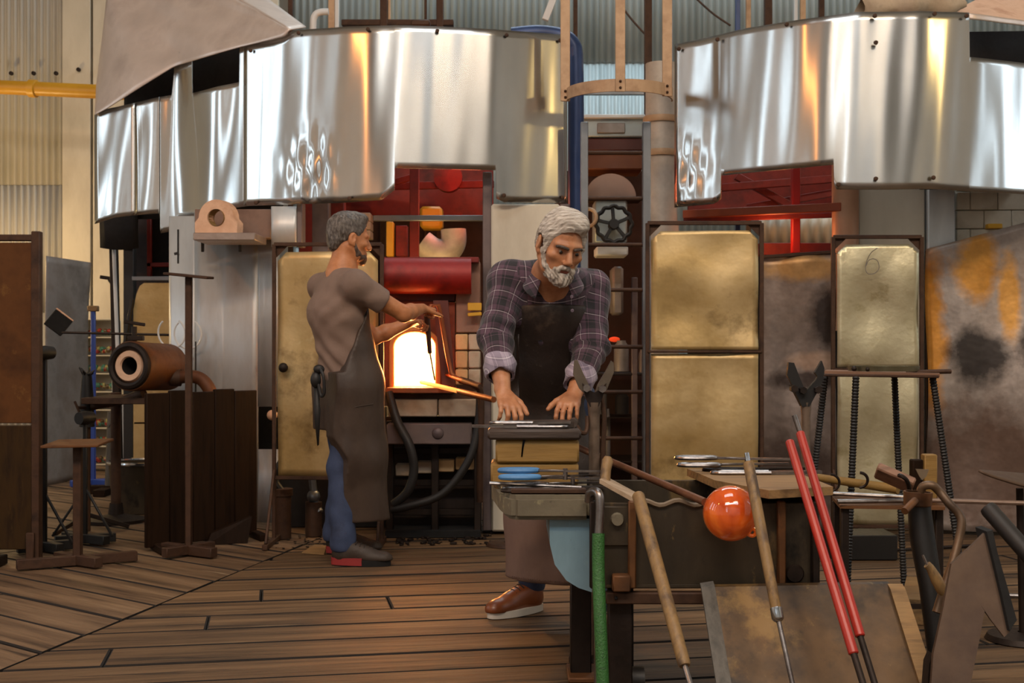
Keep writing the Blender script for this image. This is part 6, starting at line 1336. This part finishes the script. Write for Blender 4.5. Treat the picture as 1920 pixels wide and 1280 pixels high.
def foot(parent, heel, toe, z, upper, sole, lace, w_=.046, hgt=.085, name='shoe', sole_h=.028):
    h_, t_ = A3((*heel, 0)), A3((*toe, 0)); d = t_ - h_; L = np.linalg.norm(d); d /= L; s_ = np.array((-d[1], d[0], 0)); R = np.stack((d, s_, (0, 0, 1)), 1)
    f = SDF(); Lc = Loc(f, (h_[0], h_[1], z), R)
    Lc.ell((.10 * L / .30, 0, .055), (.10, .038, .060), .03).ell((.215 * L / .30, 0, .040), (.085, w_, .040), .03).ell((.265 * L / .30, .002, .034), (.045, w_ * .9, .032), .02).cone((.055, 0, .06), (.060, 0, .115), .044, .044, .03).cone((.11, 0, .08), (.19, 0, .062), .028, .028, .03)
    def cut(X, d_): return np.maximum(d_, (z + sole_h - .004) - X[:, 2])
    f.post = lambda X, d_: np.maximum(cut(X, d_), X[:, 2] - (z + .118))
    lo = np.minimum(h_, t_) - .08; hi = np.maximum(h_, t_) + .08; lo[2] = z - .01; hi[2] = z + .14
    Vv, Q = nets(f, lo, hi, .005); sh_ = bodymesh(name, upper, parent, Vv, Q)
    # sole: outline slab
    n = 36; pts = []
    for i in range(n):
        a = 2 * math.pi * i / n; x = .5 + .5 * math.cos(a); wv = (.037 + .014 * math.sin(math.pi * x) * (x) + .004) * (1 if x < .97 else 1); pts.append(V(h_ + d * (x * L * 1.0 + .0) + s_ * math.copysign(abs(math.sin(a)) ** .7, math.sin(a)) * wv * 1.12) + V((0, 0, z)))
    MB().prism(pts, (0, 0, sole_h)).build('sole', sole if name == 'shoe' else M['soot_black'], sh_, ang=50)
    if name == 'trainer':
        hl_ = [p_ + V((0, 0, .006)) for p_ in pts]; cc_ = V(h_ + d * L * .30); k_ = []
        for p_ in hl_:
            x = (p_ - V(h_)).dot(V(d)); q_ = V(h_) + V(d) * (min(x, .55 * L) - .004) ; lat_ = (p_ - V(h_)).dot(V(s_)); k_.append(V((q_.x, q_.y, z + .006)) + V(s_) * lat_ * 1.06)
        MB().prism(k_, (0, 0, sole_h + .004)).build('heel_wedge', sole, sh_, ang=50)
    lb = MB()
    for k in range(5):
        x = (.125 + .021 * k) * L / .30; zt = z + .126 - .0085 * k; c = h_ + d * x; a = V(c + s_ * .026) + V((0, 0, zt - .018)); b_ = V(c - s_ * .026) + V((0, 0, zt - .018)); m_ = V(c + d * .004) + V((0, 0, zt - .004)); lb.tube(smooth_path([a, m_, b_], 4), .0032, 6)
    lb.build('laces', lace, sh_); return sh_

# ------------------------------------------------------------------ the bearded man
def man_front():
    T = thing('person', 'bearded grey haired man in a plaid shirt and leather apron, leaning on the block stack', 'person', V((.15, 5.1, 0)))
    hc = A3(P(1052, 461, 4.66)); RH = Rm(math.radians(19), math.radians(20), math.radians(7)); HS = .985
    SR, SL = A3(P(955, 526, 4.92)), A3(P(1106, 545, 5.0)); ER, EL = A3(P(929, 628, 4.78)), A3(P(1110, 650, 4.86)); WR, WL = A3(P(944, 738, 4.60)), A3(P(1075, 742, 4.68))
    neck = A3(P(1034, 522, 4.86)); chest = A3((.145, 4.97, 1.25)); belly = A3((.145, 5.05, 1.07)); hip = A3((.15, 5.12, .93))
    HR, HL = A3((.07, 5.13, .90)), A3((.235, 5.11, .90)); KR, KL = A3((.055, 5.24, .50)), A3((.285, 4.98, .49)); AR, AL = A3((.085, 5.44, .11)), A3((.315, 4.97, .11))
    b = SDF(); L = Loc(b, hc, RH, HS); 
    head(L)
    b.cone(L.w((0, .025, -.055)), neck, .060, .066, .03)
    b.chain([neck, chest, belly, hip], [.08, .125, .12, .12], .05).cone(SR, SL, .055, .055, .05)
    for S_, E_, W_ in ((SR, ER, WR), (SL, EL, WL)): b.cone(S_, E_, .050, .041, .03).cone(E_, E_ * .6 + W_ * .4, .042, .042, .02).cone(E_ * .6 + W_ * .4, W_, .042, .0265, .02)
    for H_, K_, A_ in ((HR, KR, AR), (HL, KL, AL)): b.cone(H_, K_, .075, .05, .04).cone(K_, A_, .05, .035, .02)
    hR = A3(P(968, 778, 4.47)); hR[2] = .868; hand(b, WR, V(hR - WR) , (0.25, -.45, .85), -1, .55, .22, 1.04, .75, (.5, .55, .6, .6))
    hL = A3(P(1050, 778, 4.48)); hL[2] = .868; hand(b, WL, V(hL - WL), (-.1, -.55, .85), 1, .5, .15, 1.04)
    lo = (-.22, 4.30, -.0); Vv, Q = nets(b, (-.20, 4.36, .05), (.48, 5.58, 1.68), .0042)
    body = bodymesh('body', M['skin'], T, Vv, Q, mats=[M['skin'], M['lip']])
    # lips get their own tint
    me = body.data; loc = (Vv - hc) @ RH / HS; fc_ = loc[Q].mean(1); lipm = (np.abs(fc_[:, 0]) < .021) & (fc_[:, 1] < -.078) & (fc_[:, 2] > -.083) & (fc_[:, 2] < -.060)
    me.polygons.foreach_set('material_index', lipm.astype(np.int32))
    # eyes
    for s_ in (-1, 1):
        e = MB().ball(L.w((.032 * s_, -.073, -.001)), .0128 * HS, 16, 12).build('eye', M['eye'], T)
        g = L.w((.032 * s_ + .0012, -.0838, -.0044)); MB().ball(g, .0068 * HS, 12, 8, (1, .6, 1)).build('iris', M['iris'], e)
        pts = [V(L.w((x * s_, y, z))) for x, y, z in ((.010, -.101, .013), (.024, -.099, .0165), (.040, -.089, .0175), (.052, -.076, .013))]
        MB().tube(smooth_path(pts, 4), [.004] + [.0056] * 11 + [.003], 8).build('eyebrow', M['brow'], T)
    # hair: swept cap with grooves
    f = SDF(); Lh = Loc(f, hc, RH, HS)
    Lh.ell((0, .020, .046), (.0800, .104, .092), .02).ell((.010, -.048, .092), (.056, .042, .024), .03).ell((.015, -.01, .106), (.055, .07, .030), .03)
    for s_ in (-1, 1): Lh.ell((.068 * s_, -.012, .030), (.015, .032, .045), .02).ell((.068 * s_, .032, .010), (.015, .042, .045), .02).cone((.074 * s_, -.026, .00), (.070 * s_, -.032, -.028), .008, .006, .012)
    Lh.ell((0, .075, -.010), (.065, .045, .060), .03)
    def hpost(X, d):
        u = (X - hc) @ RH / HS; x, y, z = u[:, 0], u[:, 1], u[:, 2]
        groove = .0016 * np.sin(330 * (z * .55 + y * .8 + .25 * x) + 5 * np.sin(26 * x + 9 * y)) + .0013 * np.sin(560 * (y + .4 * z) + 7 * np.sin(19 * x)) + .0022 * wob(u, 60)
        d = d + groove * HS
        line = .062 + .012 * np.cos(x * 42) - np.clip((y + .070) * 1.15, 0, .22) - np.where(np.abs(x) > .052, np.clip((np.abs(x) - .052) * 1.9, 0, .07), 0)
        front = (line - z)                                        # hair only above the hairline
        side = np.where(y > -.02, -1, 1)
        keep = np.maximum(front, -.2)
        ear = .034 - np.sqrt(((np.abs(x) - .084) / .8) ** 2 + (y - .010) ** 2 + ((z + .006) * .85) ** 2)
        d = np.maximum(d, keep * .8); d = np.maximum(d, ear); return np.maximum(d, (-.075 - z) * HS)
    f.post = hpost; Vv, Q = nets(f, hc - .165, hc + .175, .0028); bodymesh('hair', M['hair_grey'], T, Vv, Q)
    # beard and moustache
    f = SDF(); Lb = Loc(f, hc, RH, HS)
    Lb.ell((0, -.034, -.088), (.056, .060, .042), .02).ell((0, -.070, -.110), (.034, .030, .028), .02).cone((-.055, -.030, -.070), (-.068, -.006, -.020), .016, .010, .02).cone((.055, -.030, -.070), (.068, -.006, -.020), .016, .010, .02)
    for s_ in (-1, 1): Lb.cone((.004 * s_, -.096, -.055), (.032 * s_, -.078, -.072), .0085, .0085, .01).cone((.032 * s_, -.078, -.072), (.036 * s_, -.070, -.095), .010, .012, .01)
    def bpost(X, d):
        u = (X - hc) @ RH / HS; x, y, z = u[:, 0], u[:, 1], u[:, 2]
        d = d + (.0016 * np.sin(420 * x + 60 * z + 6 * np.sin(70 * z)) + .0018 * np.sin(300 * (x + .5 * y) - 90 * z) + .0030 * wob(u, 75)) * HS
        cheek = z - (-.062 + np.clip((np.abs(x) - .040) * 2.2, 0, .055) + np.where((np.abs(x) < .036) & (y < -.07), .014, 0))
        d = np.maximum(d, cheek * .7)
        mouth = .0062 - np.sqrt((x / 2.3) ** 2 + (z + .0735) ** 2 + (np.maximum(0, y + .080)) ** 2); return np.maximum(d, mouth)
    f.post = bpost; Vv, Q = nets(f, hc - .175, hc + .11, .0028); bodymesh('beard', M['beard'], T, Vv, Q)
    # shirt
    ck = .80                                                           # sleeve ends this far down the forearm
    CR, CL = ER * (1 - .55) + WR * .55, EL * (1 - .62) + WL * .62
    sh_ = SDF(); sh_.chain([neck + (0, .02, -.03), chest, belly, hip + (0, 0, -.02)], [.075, .152, .150, .145], .05)
    sh_.ell(chest + (0, .0, .0), (.185, .125, .16), None, .05).cone(SR, SL, .072, .072, .06).cone(SR, neck, .06, .06, .05).cone(SL, neck, .06, .06, .05)
    for S_, E_, C_ in ((SR, ER, CR), (SL, EL, CL)): sh_.cone(S_, E_, .072, .062, .04).cone(E_, C_, .062, .053, .025)
    nx = np.cross(V(L.w((0, 0, -1)) - hc), V((1, 0, 0)))
    uv = seg_uv([(SR, ER, .066, .0), (ER, CR, .058, np.linalg.norm(ER - SR)), (SL, EL, .066, .03), (EL, CL, .058, .03 + np.linalg.norm(EL - SL))])
    def spost(X, d):
        w1 = .0045 * wob(X, 24, 1.0) + .003 * wob(X, 46, 2.0)
        for E_, S_, C_ in ((ER, SR, CR), (EL, SL, CL)):
            dd = (C_ - S_) / np.linalg.norm(C_ - S_); q = X - E_; r = np.exp(-((q @ dd) / .085) ** 2) * (np.linalg.norm(q, axis=1) < .2); w1 = w1 + r * .0065 * np.sin(85 * (q @ dd) + 5 * wob(X, 14))
        d = d + w1
        hole = np.linalg.norm((X - (neck + A3((.012, -.085, .012)))) * A3((1.35, .75, .66)), axis=1) - .066       # open collar
        d = np.maximum(d, -hole)
        for C_, E_, W_ in ((CR, ER, WR), (CL, EL, WL)):
            dd = (W_ - E_) / np.linalg.norm(W_ - E_); near = np.linalg.norm(X - C_, axis=1) < .12; d = np.where(near, np.maximum(d, (X - C_) @ dd), d)
        return np.maximum(d, .86 - X[:, 2])
    sh_.post = spost; Vv, Q = nets(sh_, (-.2, 4.5, .84), (.5, 5.32, 1.52), .0060)
    def pu(X): k, u, v = uv(X); tr = k > .028; return np.where(tr, X[:, 0] + .10 * (X[:, 1] - 5), u)
    def pv(X): k, u, v = uv(X); tr = k > .028; return np.where(tr, X[:, 2] * .95 - .45 * (X[:, 1] - 5), v)
    shirt = bodymesh('plaid_shirt', M['plaid'], T, Vv, Q, {'pu': pu, 'pv': pv})
    for C_, E_, W_ in ((CR, ER, WR), (CL, EL, WL)):                          # rolled cuffs
        dd = V(W_ - E_).normalized(); prof = [(.042, .042), (.052, .046), (.056, .038), (.057, .01), (.060, -.008), (.058, -.026), (.052, -.034), (.044, -.03)]
        m_ = MB().lathe(prof, V(C_), dd, 30)
        for v in m_.v: v += V((.004 * math.sin(v.z * 90 + v.x * 60), .003 * math.sin(v.x * 80), .004 * math.sin(v.x * 70 + v.y * 50)))
        plaid_uv(m_.build('rolled_cuff', M['plaid_pale'], shirt, ang=80), lambda X: X[:, 0] * 1.2 + X[:, 1] * .6, lambda X: X[:, 2] - X[:, 1] * .3)
    # collar: two folded wings round the neck
    nk = V(neck); fw = V((.10, -.62, -.35)).normalized()
    for s_ in (-1, 1):
        pts_o = []
        def col(u, v, s_=s_):
            a = u * 2.55; back = V((0, .074 * math.cos(a), 0)); sd = V((s_ * .080 * math.sin(a), 0, 0)); base = nk + V((.006, -.018, .030)) + back + sd + V((0, -.01 * u, -.055 * u + .018 * math.cos(a)))
            out_ = V((s_ * math.sin(a) * .9, math.cos(a) * .8 - .15 * u, 0)).normalized(); return base + V((0, 0, .030 * (1 - v) - .012 * v)) + out_ * (.004 + (.024 + .022 * u ** 3) * v) + V((0, -.010, -.030)) * (v * u ** 2)
        plaid_uv(MB().grid(col, 18, 6).build('collar', M['plaid'], shirt, solid=.004, ang=80), lambda X: X[:, 0] * .9 + X[:, 2] * .5 + .02, lambda X: X[:, 2] - X[:, 0] * .4)
    for k in range(2): MB().lathe([(0, -.002), (.006, -.002), (.006, .002), (0, .002)], P(1072 + k * 1, 556 + 26 * k, 4.72), (0, 1, .5), 10).build('button', M['plaid_in'], shirt)
    # apron: shell hugging the trunk, then a hanging skirt
    ap = SDF(); ap.chain([chest + (0, -.01, .02), belly, hip], [.165, .160, .158], .05).ell(chest + (0, -.0, .0), (.192, .139, .165), None, .05)
    ap.cone(hip, (.165, 5.06, .62), .17, .19, .04, flat=((0, 1, 0), .72)).cone((.165, 5.06, .62), (.16, 5.06, .20), .19, .19, .04, flat=((0, 1, 0), .66))
    def apost(X, d):
        z = X[:, 2]; fl = .004 * wob(X, 13, .4) + .006 * np.sin(X[:, 0] * 42 + 2 * np.sin(z * 7)) * np.clip((1.0 - z) * 2, 0, 1); d = d + fl
        lat = np.abs(X[:, 0] - (.152 - .02 * np.clip(z - 1.1, 0, 1))) - np.where(z > 1.12, .122 + np.clip(1.34 - z, 0, 1) * .17, .165 + np.clip(1.12 - z, 0, 1) * .06)
        d = np.maximum(d, lat); d = np.maximum(d, X[:, 1] - (5.05 + np.clip(1.1 - z, 0, 1) * .12)); d = np.maximum(d, z - (1.262 + .10 * (5.0 - X[:, 1]))); return np.maximum(d, (.205 + .16 * (X[:, 0] - .1)*-.4) - z)
    ap.post = apost; Vv, Q = nets(ap, (-.1, 4.6, .15), (.42, 5.2, 1.36), .0075)
    apron = bodymesh('apron', M['apron'], T, Vv, Q, mats=[M['apron'], M['apron_low']])
    apron.data.polygons.foreach_set('material_index', (Vv[Q].mean(1)[:, 2] < .60).astype(np.int32))
    st_ = MB()
    for i in range(46):
        x = .0 + .31 * i / 45; st_.ball((x, 4.922 + .55 * (x - .16) ** 2 * 3, .222 - .064 * (x - .1)), .004, 5, 4)
    tag(st_.build('hem_stitching', M['apron_low'], apron), kind='stuff')
    fl = MB().grid(lambda u, v: P(957 + 16 * u + 9 * math.sin(v * 7) * (1 - u), 632 + 148 * v - 6 * u, 4.86 - .03 * math.sin(v * 6 + u) - .02 * u), 8, 18); fl.build('apron_flap', M['apron'], apron, solid=.005)
    # jeans
    j = SDF(); j.cone(HR, HL, .10, .10, .05)
    for H_, K_, A_ in ((HR, KR, AR), (HL, KL, AL)): j.cone(H_, K_, .085, .068, .05).cone(K_, A_ + (0, 0, .0), .068, .056, .03)
    def jpost(X, d): return np.maximum(np.maximum(d + .006 * wob(X, 30, 3) * np.clip(1.1 - X[:, 2] * 1.2, .3, 1), X[:, 2] - .99), .085 - X[:, 2])
    j.post = jpost; Vv, Q = nets(j, (-.08, 4.82, .07), (.42, 5.56, 1.02), .009); bodymesh('jeans', M['denim2'], T, Vv, Q)
    h_ = G(1022, 1146); t_ = G(912, 1163)
    foot(T, (.125, 5.47), (-.095, 5.275), 0, M['shoe_brown'], M['sole_white'], M['lace'])
    foot(T, (.315, 5.05), (.335, 4.765), 0, M['shoe_brown'], M['sole_white'], M['lace'])
man_front()

# ------------------------------------------------------------------ the man at the furnace
def man_rear():
    T = thing('person', 'man in taupe t-shirt and long apron, seen from behind, working at the furnace', 'person', V((-.85, 6.67, 0)))
    phi = math.radians(27); hc = A3(P(656, 449, 6.68)); RH = Rm(math.pi / 2 + phi, math.radians(4), 0); HS = 1.03
    rt = A3((math.sin(phi + .15), -math.cos(phi + .15), 0)); fw = A3((math.cos(phi + .15), math.sin(phi + .15), 0))
    C = A3((-.905, 6.66, 1.435)); SR, SL = C + rt * .178, C - rt * .178
    ER = A3(P(757, 588, 6.64)); WR = A3(P(792, 578, 6.86)); EL = A3(P(700, 632, 6.98)); WL = A3(P(765, 606, 7.03))
    neck = C + A3((.02, 0, .055)); chest = C + A3((-.005, 0, -.14)); belly = C + A3((.035, .01, -.34)); hip = A3((-.862, 6.68, .92))
    HR, HL = hip + rt * .085 - (0, 0, .03), hip - rt * .085 - (0, 0, .03); KR, KL = A3((-.88, 6.62, .50)), A3((-.90, 6.88, .50)); AR, AL = A3((-.868, 6.575, .10)), A3((-.955, 6.93, .10))
    b = SDF(); L = Loc(b, hc, RH, HS); head(L)
    b.cone(L.w((0, .028, -.055)), neck, .060, .066, .03).chain([neck, chest, belly, hip], [.08, .12, .115, .12], .05).cone(SR, SL, .055, .055, .05)
    for S_, E_, W_ in ((SR, ER, WR), (SL, EL, WL)): b.cone(S_, E_, .052, .042, .03).cone(E_, E_ * .65 + W_ * .35, .043, .042, .02).cone(E_ * .65 + W_ * .35, W_, .042, .027, .02)
    for H_, K_, A_ in ((HR, KR, AR), (HL, KL, AL)): b.cone(H_, K_, .078, .052, .04).cone(K_, A_, .052, .036, .02)
    grip = A3(P(801, 592, 6.98))
    hand(b, WR, V((.35, .85, .02)), (.25, -.1, .96), 1, 1.05, .05, 1.0, .3, (1.0, 1.1, 1.15, 1.2))
    hand(b, WL, V((.92, -.30, .10)), (-.1, .15, .95), -1, .95, .05, 1.0, .4, (.9, 1.0, 1.05, 1.1))
    Vv, Q = nets(b, (-1.10, 6.36, .04), (-.30, 7.22, 1.86), .0050); body = bodymesh('body', M['skin2'], T, Vv, Q)
    for s_ in (-1, 1): MB().ball(L.w((.032 * s_, -.073, -.001)), .0128 * HS, 12, 8).build('eye', M['eye'], T)
    f = SDF(); Lh = Loc(f, hc, RH, HS); Lh.ell((0, .021, .050), (.081, .105, .094), .02).ell((0, .082, -.015), (.055, .034, .055), .03).ell((0, -.04, .112), (.05, .05, .028), .03)
    def hpost(X, d):
        u = (X - hc) @ RH / HS; x, y, z = u[:, 0], u[:, 1], u[:, 2]; d = d + .0012 * wob(u, 190, 1.3) + .0012 * wob(u * A3((1, 1, .45)), 330, .2) + .0022 * wob(u, 70)
        line = .070 - np.clip((y + .070) * 1.25, 0, .155) - np.where(np.abs(x) > .055, np.clip((np.abs(x) - .055) * .5, 0, .03), 0)
        d = np.maximum(d, (line - z) * .8); ear = .028 - np.sqrt((np.abs(x) - .080) ** 2 + (y - .008) ** 2 + ((z + .006) * .8) ** 2); return np.maximum(d, ear)
    f.post = hpost; Vv, Q = nets(f, hc - .165, hc + .165, .0036); bodymesh('hair', M['hair_dark'], T, Vv, Q)
    f = SDF(); Lb = Loc(f, hc, RH, HS); Lb.ell((0, -.032, -.084), (.055, .060, .039), .02).ell((0, -.070, -.106), (.025, .023, .021), .02).cone((-.056, -.022, -.075), (-.066, .004, -.03), .019, .014, .02).cone((.056, -.022, -.075), (.066, .004, -.03), .019, .014, .02)
    f.post = lambda X, d: np.maximum(d + .002 * wob((X - hc) @ RH, 90), (((X - hc) @ RH / HS)[:, 2] + .040 - np.clip((np.abs(((X - hc) @ RH / HS)[:, 0]) - .05) * 2, 0, .03)) * .8)
    Vv, Q = nets(f, hc - .17, hc + .1, .0036); bodymesh('stubble_beard', M['stubble'], T, Vv, Q)
    # tee shirt
    s_ = SDF(); s_.chain([neck + (0, 0, -.03), chest, belly, hip + (0, 0, .0)], [.075, .140, .132, .140], .05).ell(chest + (0, 0, .01), (.175, .118, .17), np.stack((rt, fw, (0, 0, 1)), 1), .05)
    s_.cone(SR, SL, .068, .068, .06).cone(SR, neck, .05, .055, .05).cone(SL, neck, .05, .055, .05)
    TR, TL = SR * .42 + ER * .58, SL * .42 + EL * .58; s_.cone(SR, TR, .071, .066, .035).cone(SL, TL, .071, .066, .035)
    def tpost(X, d):
        d = d + .0030 * wob(X, 22, 1) + .0018 * wob(X, 44, 2)
        z = X[:, 2]; q = X - C; lat = q @ rt; d = d + .0055 * np.sin(70 * (z * .8 + lat * .9) + 4 * wob(X, 9)) * np.exp(-((z - 1.06) / .16) ** 2) + .004 * np.sin(60 * (lat * 1.1 - z)) * np.exp(-((z - 1.30) / .09) ** 2) * (lat > .03)
        for T_, S0 in ((TR, SR), (TL, SL)):
            dd = (T_ - S0) / np.linalg.norm(T_ - S0); near = np.linalg.norm(X - T_, axis=1) < .12; d = np.where(near, np.maximum(d, (X - T_) @ dd), d)
        hole = np.linalg.norm((X - (neck + (0.012, 0, .052))) * A3((1, 1, .9)), axis=1) - .078; d = np.maximum(d, -hole); return np.maximum(d, .90 - z)
    s_.post = tpost; Vv, Q = nets(s_, (-1.2, 6.4, .88), (-.5, 7.1, 1.56), .0065); tee = bodymesh('t_shirt', M['tee'], T, Vv, Q)
    MB().ring(V(neck + (.012, 0, .022)), V((.18, .05, 1)), .070, .006, 28, 8).build('neckband', M['tee'], tee)
    # apron
    a = SDF(); a.chain([chest + (0, 0, .06), belly, hip], [.152, .150, .175], .05).ell(chest + (0, 0, .01), (.185, .13, .17), np.stack((rt, fw, (0, 0, 1)), 1), .05)
    lowc = A3((-.845, 6.70, .55)); bot = A3((-.80, 6.74, .14)); a.cone(hip, lowc, .195, .185, .05).cone(lowc, bot, .185, .165, .05)
    def apost(X, d):
        z = X[:, 2]; q = X - hip; fo = q @ fw; la = q @ rt
        d = d + .004 * wob(X, 10, .7) + .007 * np.sin(38 * la + 14 * fo + 2 * np.sin(5 * z)) * np.clip((.95 - z) * 1.5, 0, 1)
        edge = np.where(z > .99, -.10 + np.clip(z - .99, 0, 1) * .42 + np.clip(z - 1.2, 0, 1) * .2, -.135 + .055 * np.clip((.66 - z) / .12, 0, 1))
        edge = np.where((z < .68) & (la < .02), np.maximum(edge, .06), edge)
        d = np.maximum(d, edge - fo); d = np.maximum(d, z - 1.345); return np.maximum(d, (.198 + .02 * np.sin(9 * la)) - z)
    a.post = apost; Vv, Q = nets(a, (-1.2, 6.4, .15), (-.5, 7.1, 1.4), .0075); apron = bodymesh('apron', M['apron2'], T, Vv, Q)
    sd = V(P(602, 692, 6.52)); kn = MB().ball(P(592, 712, 6.50), .028, 10, 8, (1, .8, 1.5)).ball(P(598, 692, 6.50), .024, 10, 8, (1.2, .8, 1))
    kn.build('tie_knot', M['black'], apron)
    MB().add([P(588, 720, 6.5), P(597, 720, 6.5), P(601, 770, 6.5), P(598, 834, 6.5), P(595, 836, 6.5), P(590, 790, 6.5)], [(0, 1, 2, 5), (5, 2, 3, 4)]).build('tie_end', M['black'], apron, solid=.004)
    MB().tube(smooth_path([P(600, 690, 6.49), P(606, 705, 6.47), P(608, 735, 6.47), P(602, 742, 6.48), P(597, 720, 6.49)]), .008, 8).build('tie_loop', M['black'], apron)
    MB().tube(smooth_path([V(neck + (-.045, -.055, .030)), V(neck + (.0, -.082, .018)), V(neck + (.055, -.075, -.012)), V(neck + (.10, -.05, -.06))]), .006, 8).build('neck_strap', M['black'], apron)
    MB().tube(smooth_path([P(633, 771, 6.52), P(670, 762, 6.50), P(700, 757, 6.55)], 4), .002, 6).build('seam', M['apron2'], apron)
    j = SDF(); j.cone(HR, HL, .10, .10, .05)
    for H_, K_, A_ in ((HR, KR, AR), (HL, KL, AL)): j.cone(H_, K_, .095, .072, .05).cone(K_, A_, .072, .066, .03)
    j.post = lambda X, d: np.maximum(np.maximum(d + .008 * wob(X, 30, 3) * np.clip(1.2 - X[:, 2] * 1.6, .3, 1), X[:, 2] - .95), .07 - X[:, 2])
    Vv, Q = nets(j, (-1.15, 6.42, .05), (-.66, 7.08, .98), .009); bodymesh('jeans', M['denim2'], T, Vv, Q)
    foot(T, (-.925, 6.575), (-.620, 6.555), 0, M['shoe_dark'], M['sole_red'], M['lace'], .05, name='trainer', sole_h=.032)
    foot(T, (-1.005, 6.945), (-.715, 6.93), 0, M['shoe_dark'], M['sole_red'], M['lace'], .05, name='trainer', sole_h=.032)
    # the tool in his hands
    t = thing('furnace_hook', 'dark gripped tool held by the rear man, its rod entering the furnace', 'tool', P(803, 650, 7.05))
    MB().tube([P(798, 583, 6.98), P(801, 600, 7.0), P(806, 662, 7.06)], [.013, .016, .012], 12).build('grip', mat('dark grip', ['3a2216', '543222'], 6, .6), t)
    MB().tube([P(805, 655, 7.06), P(815, 712, 7.30)], .005, 8).build('rod', M['iron'], t)
man_rear()
